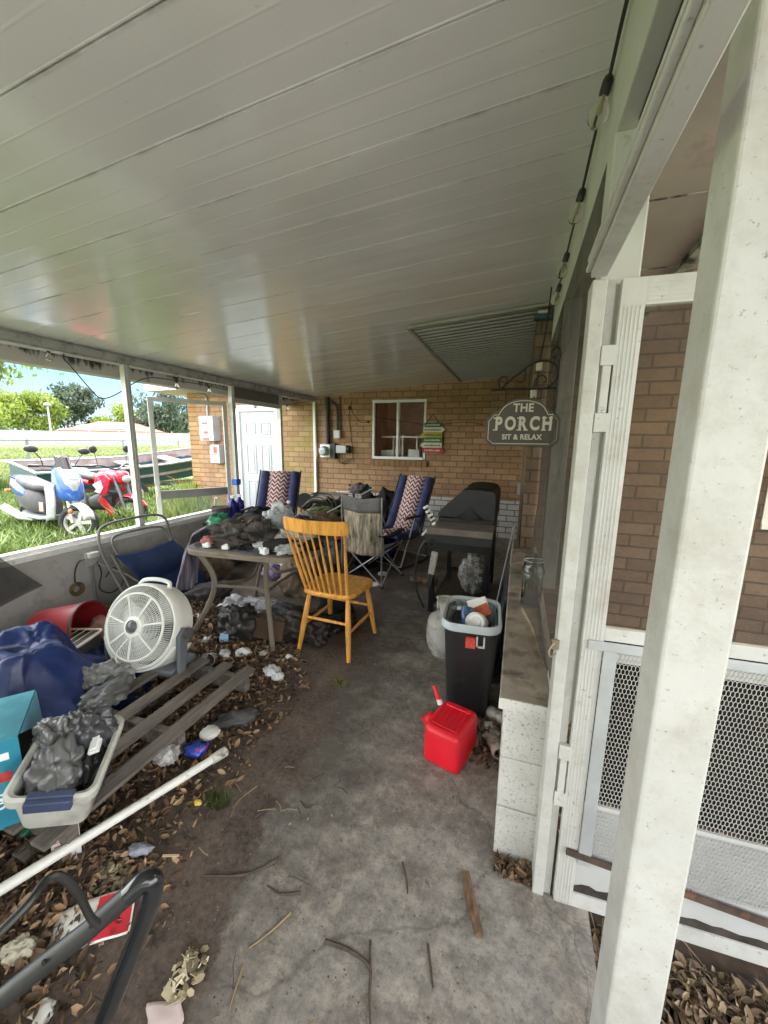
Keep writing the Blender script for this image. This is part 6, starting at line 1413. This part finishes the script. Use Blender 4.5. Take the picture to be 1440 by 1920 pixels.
SILV = mat('pale_silver_paint', (.42,.44,.44), .28, .2, var=.1, coat=.4, dirt=(.2,.2,.18), dscale=9, dlo=.55, dhi=.75, damt=.5); BLUE = mat('scooter_blue', (.035,.11,.36), .25, .1, var=.12, coat=.5)
GREY_S = mat('grey_seat_vinyl', (.055,.053,.055), .55, var=.2); DKP = mat('dark_scooter_plastic', (.035,.035,.037), .5)
ORANGE = mat('orange_lens', (.60,.17,.05), .25); REDL = mat('red_lens', (.5,.03,.02), .25); WCH = mat('pale_alloy', (.70,.69,.66), .35, .3, var=.1)
sc = thing('motor_scooter', 'blue and silver motor scooter parked in the long grass', 'scooter', (-7.22,4.16,-.09), R(-5))
sc.rotation_euler = (R(-4),0,R(-5)); sc.scale = (1.1,1.1,1.1)
wheel(sc, .63, 0, .255, .17, .11, WCH, 5, 36); wheel(sc, -.63, 0, .25, .165, .11, GREY_M, 5)
MB().tube([(.62,.075,.26),(.50,.07,.62)],.020,10).build('fork', WCH, sc); MB().tube([(.62,-.075,.26),(.50,-.07,.62)],.020,10).build('fork', WCH, sc)
f = MB(); f.grid(16,6,lambda u,v:(.62+.285*math.cos(R(15+125*u)), (-.075+.15*v), .26+.285*math.sin(R(15+125*u))-.03*(2*v-1)**2)); f.build('front_fender', SILV, sc, solid=.006)
loft_x([(.60,.60,.02,.03),(.56,.66,.13,.10),(.47,.74,.17,.19),(.38,.80,.17,.24),(.30,.86,.15,.20),(.26,.9,.10,.12)], BLUE, 'front_fairing', sc)
loft_x([(.575,.72,.03,.05),(.53,.80,.10,.09),(.45,.88,.12,.12),(.36,.93,.11,.10),(.32,.95,.06,.05)], SILV, 'nose_panel', sc)
f = MB()
for s in (-1,1): f.grid(12,10,lambda u,v:(.42-.26*u+.03*math.sin(v*3.1), s*(.10+.12*math.sin(math.pi*min(1,.25+u*.6))), .30+.50*v-.10*u+.02*math.sin(u*4)))
f.build('leg_shield', SILV, sc, solid=.02, ang=180)
loft_x([(.22,.30,.19,.035),(.0,.28,.20,.035),(-.3,.28,.20,.04),(-.5,.30,.17,.05)], mat('pale_green_grey_sill', (.26,.29,.28), .4), 'footboard', sc)
loft_x([(.02,.42,.12,.10),(-.1,.50,.17,.17),(-.35,.52,.18,.19),(-.6,.55,.17,.17),(-.8,.62,.12,.10)], GREY_S, 'side_cover', sc)
loft_x([(.06,.70,.08,.03),(.0,.725,.14,.055),(-.2,.72,.16,.06),(-.42,.745,.165,.07),(-.65,.80,.15,.065),(-.80,.82,.11,.05),(-.86,.82,.05,.02)], GREY_S, 'seat', sc)
loft_x([(-.40,.60,.175,.09),(-.58,.66,.19,.12),(-.78,.72,.17,.13),(-.92,.78,.11,.09),(-.98,.80,.05,.04)], BLUE, 'tail_panel', sc)
MB().tube(smooth_path([(-.70,.12,.82),(-.85,.13,.86),(-1.0,.08,.86),(-1.02,0,.86),(-1.0,-.08,.86),(-.85,-.13,.86),(-.70,-.12,.82)],5),.012,8).build('rear_rack', BLACK_M, sc)
MB().cbox((-1.0,0,.72),(.06,.16,.07)).build('tail_lamp', REDL, sc, bevel=.01)
f = MB(); f.tube([(-.95,-.05,.66),(-1.10,-.06,.62)],.012); f.cbox((-1.12,-.06,.62),(.05,.07,.04)); f.build('rear_signal', ORANGE, sc, bevel=.006)
MB().tube([(-.25,-.13,.24),(-.55,-.16,.26),(-.98,-.17,.36)],[.03,.055,.06],14).build('muffler', WCH, sc)
loft_x([(-.25,.26,.10,.08),(-.5,.27,.12,.10),(-.72,.27,.08,.07)], BLACK_P, 'engine', sc)
loft_x([(.40,1.0,.05,.04),(.33,1.03,.10,.085),(.24,1.05,.11,.08),(.18,1.03,.07,.05)], DKP, 'handlebar_cowl', sc)
f = MB(); f.grid(8,8,lambda u,v:(.44-.13*v-.05*(2*u-1)**2,-.10+.20*u,.96+.24*v)); f.build('wind_screen', mat('smoked_screen', (.03,.025,.025), .15), sc, solid=.005)
f = MB(); f.tube(smooth_path([(.20,.33,1.05),(.22,.15,1.05),(.26,0,1.03),(.22,-.15,1.05),(.20,-.33,1.05)],5),.014,8); f.build('handlebar', BLACK_M, sc)
for s in (-1,1):
    MB().tube([(.20,s*.24,1.05),(.18,s*.36,1.05)],.020,10).build('grip', BLACK_P, sc)
    f = MB(); f.tube(smooth_path([(.22,s*.20,1.06),(.25,s*.24,1.16),(.24,s*.30,1.24)],4),.007,6); f.blob((.23,s*.33,1.28),(.025,.085,.05),3,.05,1,2); f.build('mirror', BLACK_P, sc)
    f = MB(); f.blob((.655,s*.115,.43) if s<0 else (.62,.12,.43),(.035,.028,.04),2,.0,1,1); f.build('front_signal', ORANGE, sc)
f = MB(); f.blob((.50,0,.885),(.05,.09,.05),3,0,1,1); f.build('headlamp', mat('headlamp_lens', (.6,.62,.62), .1), sc)
MB().cbox((.12,-.205,.46),(.10,.006,.13)).build('warning_sticker', mat('peach_sticker', (.6,.35,.25), .6), sc, bevel=.002)
# red motorbike
RD = mat('bike_red', (.52,.012,.03), .25, .05, var=.1, coat=.5)
mb_ = thing('motorbike', 'small red and black motorbike parked behind the scooter', 'motorbike', (-7.30,5.12,-.09), R(0))
mb_.scale = (1.1,1.1,1.1)
wheel(mb_, .58, 0, .255, .165, .12, GREY_M, 5, 26); wheel(mb_, -.58, 0, .255, .165, .13, GREY_M, 5)
for s in (-1,1): MB().tube([(.58,s*.085,.255),(.36,s*.085,.86)],[.026,.022],10).build('fork', mat('grey_fork', (.16,.17,.20), .35, .4), mb_)
f = MB(); f.grid(14,6,lambda u,v:(.58+.29*math.cos(R(20+125*u)),-.08+.16*v,.26+.29*math.sin(R(20+125*u))-.03*(2*v-1)**2)); f.build('front_fender', RD, mb_, solid=.008)
loft_x([(.42,.76,.06,.05),(.30,.80,.14,.10),(.12,.82,.16,.11),(-.05,.80,.13,.08),(-.12,.78,.06,.04)], RD, 'tank', mb_)
loft_x([(.30,.82,.05,.04),(.2,.87,.10,.05),(.05,.88,.10,.05),(-.05,.86,.05,.03)], DKP, 'tank_top', mb_)
for s in (-1,1):
    f = MB(); f.prism([(.40,.80),(.28,.88),(.10,.84),(.02,.70),(.12,.52),(.30,.56)], .03, Matrix(((1,0,0,0),(0,0,1,s*.165-.015),(0,1,0,0),(0,0,0,1)))); f.build('side_shroud', RD, mb_, smooth=False, bevel=.008)
f = MB()
for s in (-1,1): f.prism([(.20,.78),(.0,.70),(.08,.62),(.02,.58),(.16,.56),(.24,.66)], .006, Matrix(((1,0,0,0),(0,0,1,s*.186-.003),(0,1,0,0),(0,0,0,1))))
f.build('shroud_decal', mat('silver_decal', (.55,.56,.57), .4), mb_, smooth=False)
for s in (-1,1): MB().prism([(.10,.52),(.28,.34),(.36,.20),(.26,.18),(.0,.42)], .025, Matrix(((1,0,0,0),(0,0,1,s*.12-.012),(0,1,0,0),(0,0,0,1)))).build('belly_panel', RD, mb_, smooth=False, bevel=.006)
loft_x([(.28,.40,.10,.14),(.1,.42,.13,.17),(-.15,.38,.12,.14),(-.3,.38,.08,.08)], BLACK_P, 'engine', mb_)
loft_x([(-.02,.80,.09,.035),(-.15,.80,.13,.05),(-.4,.83,.13,.05),(-.62,.87,.11,.045),(-.74,.89,.07,.03)], GREY_S, 'seat', mb_)
loft_x([(-.2,.72,.12,.05),(-.5,.76,.12,.06),(-.75,.84,.07,.04)], RD, 'tail_panel', mb_)
loft_x([(.56,.80,.03,.06),(.50,.82,.10,.10),(.42,.84,.11,.10),(.38,.86,.07,.06)], RD, 'headlamp_cowl', mb_)
f = MB(); f.blob((.55,0,.80),(.04,.075,.06),3,0,1,1); f.build('headlamp', mat('bike_lens', (.5,.5,.5), .1), mb_)
f = MB(); f.tube(smooth_path([(.20,.36,1.02),(.28,.2,1.02),(.33,0,.95),(.28,-.2,1.02),(.20,-.36,1.02)],5),.013,8); f.build('handlebar', BLACK_M, mb_)
for s in (-1,1):
    MB().tube([(.23,s*.26,1.02),(.18,s*.40,1.02)],.019,10).build('grip', BLACK_P, mb_)
    f = MB(); f.tube([(.26,s*.24,1.02),(.25,s*.27,1.24)],.006,6); f.blob((.25,s*.28,1.28),(.02,.065,.06),3,0,1,2); f.build('mirror', BLACK_P, mb_)

# ------------------------------------------------------------------ boat on trailer
bt = thing('flat_boat', 'weathered teal open flat boat sitting on a trailer', 'boat', (-9.45,5.25,.14))
A_ = Vector((0,0,0)); dr = Vector((.21,.98,0)).normalized(); sd_ = Vector((-.98,.21,0)).normalized()
bt.rotation_mode = 'QUATERNION'
from mathutils import Quaternion
bt.rotation_quaternion = Quaternion(dr, R(7))
def bp(s, w, z): # s along 0..4.6, w across 0..1
    hw = .78*(1 if s < 3.2 else math.sqrt(max(.02,1-((s-3.2)/1.5)**2)))
    rise = .28*max(0,(s-1.2)/3)**2
    p = dr*s + sd_*(.78 + (w*2-1)*hw); return (p.x, p.y, z+rise*(1 if z>.3 else .6))
ns = 24
m = MB(); m.grid(ns,6,lambda u,v: bp(4.6*u, .06*(1-v), .22+.42*v)); m.grid(ns,6,lambda u,v: bp(4.6*u, 1-.06*(1-v), .22+.42*v)); m.grid(ns,6,lambda u,v: bp(4.6*u,.06+.88*v,.22)); m.grid(6,6,lambda u,v: bp(0,.06*(1-v)+u*(1-.12*(1-v)),.22+.42*v))
m.build('hull', mat('teal_hull', (.02,.065,.08), .45, var=.3, scale=3, dirt=(.09,.13,.13), dscale=7, dlo=.58, dhi=.75), bt, ang=50)
m = MB(); m.grid(ns,6,lambda u,v: bp(.03+4.5*u,.04+.92*v,.36)); m.grid(ns,3,lambda u,v: bp(.03+4.5*u,.03,.36+.27*v)); m.grid(ns,3,lambda u,v: bp(.03+4.5*u,.97,.36+.27*v))
m.build('interior', mat('pale_boat_interior', (.27,.235,.225), .7, var=.3, scale=3, dirt=(.2,.13,.12), dscale=4, dlo=.5, dhi=.7), bt, ang=50)
m = MB()
for w in (0,1): m.tube([Vector(bp(4.55*i/20,w,.645)) for i in range(21)], .03, 8)
m.tube([bp(0,w/8,.645) for w in range(9)], .03, 8); m.build('gunwale', mat('worn_gunwale', (.28,.31,.30), .6, var=.3, dirt=(.1,.12,.12), dscale=8, dlo=.5, dhi=.7), bt)
for s in (.9,2.1,3.2):
    m = MB(); m.grid(2,6,lambda u,v: bp(s+.28*u,.05+.9*v,.54)); m.build('bench', mat('boat_bench', (.26,.23,.22), .7, var=.3), bt, solid=.04)
tl = thing('boat_trailer', 'low grey boat trailer with small wheels under the boat', 'trailer', (-9.45,5.25,-.1))
GT = mat('trailer_steel', (.42,.43,.43), .5, .3, var=.2, dirt=(.2,.1,.06), dscale=8, dlo=.55, dhi=.7)
m = MB(); P0 = dr*-.2; 
for w in (.35,1.2): m.bar(dr*.2+sd_*w+Vector((0,0,.36)), dr*4.4+sd_*(.78+(w-.78)*.3)+Vector((0,0,.36)), .07)
m.bar(dr*4.2+sd_*.78+Vector((0,0,.36)), dr*6.2+sd_*.78+Vector((0,0,.32)), .08)
for s in (.4,1.6,3.0): m.bar(dr*s+sd_*.1+Vector((0,0,.36)), dr*s+sd_*1.46+Vector((0,0,.36)), .06)
m.build('frame', GT, tl, smooth=False, bevel=.004)
for w in (-.05,1.6):
    c = dr*1.9+sd_*w; m = MB(); m.tube([c+sd_*-.08+Vector((0,0,.28)), c+sd_*.08+Vector((0,0,.28))], .27, 24); wv = m.build('wheel', RUBBER, tl, bevel=.02)
    m = MB(); m.tube([c+sd_*-.09+Vector((0,0,.28)), c+sd_*.09+Vector((0,0,.28))], .13, 20); m.build('rim', WCH, wv)
m = MB(); m.bar(dr*2.6+sd_*.05+Vector((0,0,.72)), dr*3.3+sd_*-.05+Vector((0,0,.34)), .015); m.build('strap', mat('orange_strap', (.55,.22,.12), .8), tl)

# ------------------------------------------------------------------ chain-link fence
FG = mat('galvanised_fence', (.20,.22,.215), .5, .4, var=.15)
cf = thing('chain_link_fence', 'grey chain link fence with a top rail across the yard', 'fence', (-15,10,-.1))
m = MB(); m.tube([(-15,-6,1.40),(-15,34,1.46)], .022, 8); part(m, 'top_rail', FG, par=cf)
for y in (-3,0,2.6,5.4,8.25,11.5,14.2,17.2,20.2,24): 
    m = MB(); m.tube([(-15.03,y,-.15),(-15.03,y,1.47)], .042 if abs(y-8.25)<.1 else .03, 10); part(m, 'post', FG, par=cf)
m = MB(); s = .075
y = -6.0
while y < 30:
    for sg in (1,-1):
        L = 1.4
        m.add([(-15,y-.0055,0 if sg>0 else 1.4),(-15,y+.0055,0 if sg>0 else 1.4),(-15,y+L+.0055,1.4 if sg>0 else 0),(-15,y+L-.0055,1.4 if sg>0 else 0)],[(0,1,2,3)])
    y += s*1.35
part(m, 'wire_mesh', FG, par=cf, smooth=False)

# ------------------------------------------------------------------ far yard: white fence, neighbour house, lamp
wf = thing('white_fence', 'long white panel fence beyond the far lawn', 'fence', (-50,34,.52))
d_ = Vector((.57,.82,0)); n_ = Vector((-.82,.57,0)); c0 = Vector((-50,34,.5))
def fm(): return Matrix(((d_.x,n_.x,0,c0.x),(d_.y,n_.y,0,c0.y),(0,0,1,c0.z),(0,0,0,1)))
VW = mat('white_vinyl', (.30,.30,.30), .5, var=.03)
m = MB(); k = 0
for i in range(-300, 320):
    m.add(*(lambda b:(b.v,b.f))(B(((i*.14,0,.05),(i*.14+.125,.02,1.62)))), fm())
part(m, 'pickets', VW, par=wf, smooth=False)
for i in range(-14,15):
    m = B(((i*3.0,-.06,0),(i*3.0+.12,.06,1.95))); q = MB(); q.add(m.v,m.f,fm()); part(q, 'post', VW, par=wf, smooth=False)
q = MB(); b = B(((-42,-.04,1.62),(44,.05,1.74)),((-42,-.04,.1),(44,.05,.22))); q.add(b.v,b.f,fm()); part(q, 'rails', VW, par=wf, smooth=False)
nh = thing('neighbour_house', 'low white house with red hipped roof behind the white fence', 'house', (-62,44,.5))
Mh = Matrix(((d_.x,n_.x,0,-61),(d_.y,n_.y,0,43),(0,0,1,.5),(0,0,0,1)))
def hp(mb, name, m, **k):
    q = MB(); q.add(mb.v, mb.f, Mh); return part(q, name, m, par=nh, smooth=False, **k)
hp(B(((-4.4,0,0),(8.4,9,2.0))), 'wall', mat('white_stucco', (.30,.285,.28), .8, var=.05))
r_ = MB(); r_.add([(-5,-.6,1.98),(9,-.6,1.98),(9,9.6,1.98),(-5,9.6,1.98),(.2,4.5,3.6),(5,4.5,3.6)],[(0,1,5,4),(1,2,5),(2,3,4,5),(3,0,4),(3,2,1,0)])
hp(r_, 'roof', mat('red_roof', (.19,.065,.042), .8, var=.25, scale=2))
s_ = MB(); s_.add([(-1.2,.5,2.42),(5.2,.5,2.42),(4.6,2.6,3.08),(.2,2.6,3.08)],[(0,1,2,3)]); hp(s_, 'solar_panel', mat('pale_blue_panel', (.38,.45,.52), .2), solid=.06)
hp(B(((-5.05,-.68,1.82),(9.05,-.6,2.05))), 'fascia', mat('red_fascia', (.28,.05,.05), .6))
for x in (-3.4,-1,1.4,3.8,6.4): hp(B(((x,-.03,.8),(x+1.2,.0,1.75))), 'window', mat('dark_far_window', (.06,.08,.09), .15))
lp_ = thing('lamp_post', 'white lamp post standing before the far trees', 'lamp post', (-46,27.5,.45))
m = MB(); m.tube([(-46,27.5,.4),(-46,27.5,4.6)], [.10,.08], 10); part(m, 'pole', VW, par=lp_)
m = MB(); m.lathe([(.0,0),(.12,.02),(.30,.10),(.34,.22),(.10,.40),(0,.42)],14,Matrix.Translation((-46,27.5,4.6))); part(m, 'lamp_head', VW, par=lp_)

# ------------------------------------------------------------------ trees
BK = mat('tree_bark', (.10,.075,.055), .9, var=.35, bump=.5)
def leafcol(name, lo, hi):
    m, n, b = newmat(name); g = n.new('ShaderNodeNewGeometry')
    n.link(n.ramp(g.outputs['Random Per Island'], [(0,lo),(1,hi)]), b.inputs['Base Color']); b.inputs['Roughness'].default_value = .6
    t = n.new('ShaderNodeBsdfTranslucent'); n.link(b.inputs['Base Color'].links[0].from_socket, t.inputs[0])
    x = n.new('ShaderNodeMixShader'); x.inputs[0].default_value = .35; n.link(b.outputs[0], x.inputs[1]); n.link(t.outputs[0], x.inputs[2])
    n.link(x.outputs[0], n.n['Material Output'].inputs[0]); return m
L_BRIGHT = leafcol('bright_foliage', (.10,.16,.02), (.24,.30,.05)); L_DARK = leafcol('dark_foliage', (.03,.055,.035), (.09,.12,.07)); L_MID = leafcol('mid_foliage', (.06,.11,.025), (.15,.21,.06))
def tree(label, x, y, h, rad, zc, m, n, ls, seed, group='trees beyond the yard', trunk_r=.18, squash=.75, nl=26):
    r = random.Random(seed); z0 = terrain_z(x,y)
    t = thing('tree', label, 'tree', (x,y,z0), 0, group)
    tr = MB(); tr.tube([(0,0,-.1),(.05*h*.2,0,zc*.45),(.1,.05,zc)], [trunk_r,trunk_r*.75,trunk_r*.45], 9)
    cl = []
    for i in range(nl):
        a = r.uniform(0,6.28); q = r.uniform(-.7,1)*.9; w = math.sqrt(max(0,1-q*q))*r.uniform(.35,1.0)
        c = Vector((rad*w*math.cos(a), rad*w*math.sin(a), zc + rad*squash*q)); cl.append((c, rad*r.uniform(.22,.42)))
        if i < 9: tr.tube([(.05,0,zc*.5+r.uniform(0,.4)*zc*.4), (c*.5+Vector((0,0,zc*.30))), c], [trunk_r*.4,trunk_r*.25,trunk_r*.08], 6)
    tr.build('trunk', BK, t)
    cr = MB()
    for _ in range(n):
        c, cr_ = r.choice(cl); d = Vector((r.gauss(0,1),r.gauss(0,1),r.gauss(0,1))).normalized()*cr_*r.uniform(.35,1.05)
        p = c + d; L = ls*r.uniform(.6,1.4)
        M_ = Matrix.Translation(p) @ Euler((r.uniform(0,6.28),r.uniform(0,6.28),r.uniform(0,6.28))).to_matrix().to_4x4()
        cr.add([(-L,0,0),(0,L*.42,.1*L),(L,0,0),(0,-L*.42,.1*L)],[(0,1,2,3)],M_)
    cr.build('crown', m, t, smooth=False, fixn=False)
def pol(px, D):
    a = math.atan((px-720)/727) - R(19.3); return D*math.sin(a), D*math.cos(a)
def T(label, px, D, h, rad, zc, m, n, ls, seed, **k):
    x, y = pol(px, D); tree(label, x, y, h, rad, zc, m, n, ls, seed, **k)
T('leafy bright green tree nearest the yard reaching in at the left edge', -52, 17, 5, 2.1, 4.1, L_BRIGHT, 5200, .11, 1, trunk_r=.12, squash=.55)
T('rounded yellow green tree left of the red roofed house', 74, 88, 5, 4.6, 4.7, L_BRIGHT, 5200, .33, 2, squash=.62, nl=34)
T('tall grey green tree left of the red roof, highest of the far trees', 158, 95, 8, 4.4, 6.1, L_DARK, 5200, .34, 3, squash=.95, nl=34)
T('low yellow green tree peeping over the red roof ridge', 238, 90, 7, 4.2, 4.0, L_BRIGHT, 2600, .32, 4, squash=.6)
T('dark green tree right of the red roof seen through the screen door', 325, 82, 6, 4.9, 5.4, L_DARK, 5200, .34, 5, squash=.75, nl=34)
T('dark distant tree behind the yellow green tree at the left edge', 8, 110, 6, 6.5, 4.4, L_MID, 4200, .42, 6, squash=.7)
T('mid green distant tree between the tall tree and dark tree', 285, 95, 6, 4.5, 3.4, L_MID, 2600, .34, 7, squash=.6)
T('mid green low tree at the right end of the white fence', 352, 95, 4, 4.5, 2.6, L_MID, 2600, .28, 8, squash=.6)
T('dark distant tree off the left end of the white fence', -70, 110, 6, 5.5, 3.2, L_DARK, 3000, .34, 9, squash=.7)

hg = thing('shade_hedge', 'tall green leaf wall added unseen behind the viewer to dim front light', 'shade_hedge', (1,-10,-.1))  # unseen foliage added behind the camera to cut light on the post
m = MB(); r = random.Random(77)
for _ in range(9000):
    p = Vector((r.uniform(-8,10), r.gauss(-10,.35), r.uniform(0,4.2))); L = .16*r.uniform(.6,1.4)
    m.add([(-L,0,0),(0,L*.5,.03),(L,0,0),(0,-L*.5,.03)],[(0,1,2,3)], Matrix.Translation(p) @ Euler((r.uniform(0,6.3),r.uniform(0,6.3),r.uniform(0,6.3))).to_matrix().to_4x4())
part(m, 'foliage', L_MID, par=hg, smooth=False, fixn=False)
m = MB()
for i in range(12): m.tube([(-7.5+1.6*i,-10,-.1),(-7.4+1.6*i,-10,3.6)], [.06,.02], 6)
part(m, 'stems', BK, par=hg)
# ------------------------------------------------------------------ grass
def grass(name, n, xr, yr, h0, h1, m, dens=None, w=.010, seed=3, zf=terrain_z):
    r = np.random.default_rng(seed)
    x = r.uniform(*xr, n); y = r.uniform(*yr, n)
    if dens is not None:
        k = np.array([dens(a, b) for a, b in zip(x, y)]); keep = r.random(n) < k; x, y, k = x[keep], y[keep], k[keep]
    else: k = np.ones(n)
    n = len(x); h = r.uniform(h0, h1, n)*(.5+.5*k); a = r.uniform(0, 2*np.pi, n); lean = r.uniform(.1, .75, n)*h
    z = np.array([zf(p, q) for p, q in zip(x, y)])
    ca, sa = np.cos(a), np.sin(a); px_, py_ = -sa, ca; w = w*r.uniform(.7,1.5,n)
    V = np.zeros((n,5,3))
    V[:,0] = np.stack([x-px_*w, y-py_*w, z],1); V[:,1] = np.stack([x+px_*w, y+py_*w, z],1)
    mx, my, mz = x+ca*lean*.35, y+sa*lean*.35, z+h*.62
    V[:,2] = np.stack([mx+px_*w*.8, my+py_*w*.8, mz],1); V[:,3] = np.stack([mx-px_*w*.8, my-py_*w*.8, mz],1)
    V[:,4] = np.stack([x+ca*lean, y+sa*lean, z+h*(1-.25*lean/h)],1)
    V = V.reshape(-1,3); base = np.arange(n)[:,None]*5
    quads = (base + np.array([0,1,2,3])); tris = base + np.array([3,2,4])
    me = bpy.data.meshes.new(name); me.from_pydata(V.tolist(), [], quads.tolist()+tris.tolist()); me.materials.append(m)
    o = bpy.data.objects.new(name, me); COL.objects.link(o); return tag(o, kind='stuff')
G1 = leafcol('tall_grass_blades', (.04,.09,.012), (.165,.225,.048)); G2 = leafcol('pale_lawn_blades', (.11,.16,.03), (.24,.28,.075))
def tall(x, y):
    q = .5+.9*noise.noise(Vector((x*.8,y*.8,0)))
    return max(.06, min(1, q + (.35 if (x > -6.2 and y < 4.0) else 0)))
grass('tall_grass', 42000, (-10.5,-3.75), (1.0,7.5), .16, .42, G1, tall, .008)
grass('tall_grass', 12000, (-6.6,-3.75), (1.2,4.9), .3, .62, G1, lambda x,y: 0 if .54 < -y/x < .73 else max(0,.5+1.2*noise.noise(Vector((x*1.3,y*1.3,4)))), .008, 9)
grass('yard_grass', 30000, (-15.5,-3.75), (-2,12), .08, .22, G1, None, .011, 5)
grass('fence_grass', 9000, (-15.6,-14.3), (0,24), .2, .6, G1, None, .014, 6)
grass('far_grass', 26000, (-27,-15.5), (3,26), .12, .3, G2, None, .022, 7)
grass('far_grass', 16000, (-44,-30.5), (10,40), .1, .3, G2, None, .05, 8)
for px, D, lab, s in ((362,9.0,'leafy green weed clump by the near brick house corner',11),(345,6.9,'pale green weed clump seen through the lower screen door',12),(378,6.6,'green weed clump at the foot of the brick by the screen door',13)):
    x, y = pol(px, D); r = random.Random(s); t = thing('weed_clump', lab, 'weed', (x,y,-.1))
    m = MB()
    for _ in range(260):
        a = r.uniform(0,6.28); h = r.uniform(.25,.85); q = r.uniform(.1,.45); b0 = Vector((r.gauss(0,.10),r.gauss(0,.10),0)); tip = b0+Vector((q*math.cos(a),q*math.sin(a),h)); mid = b0*.5+tip*.5+Vector((0,0,.12)); pv = Vector((-math.sin(a),math.cos(a),0))*.012
        m.add([b0-pv,b0+pv,mid+pv*1.4,mid-pv*1.4,tip],[(0,1,2,3),(3,2,4)])
    m.build('leaves', L_BRIGHT if s != 13 else L_MID, t, smooth=False, fixn=False)
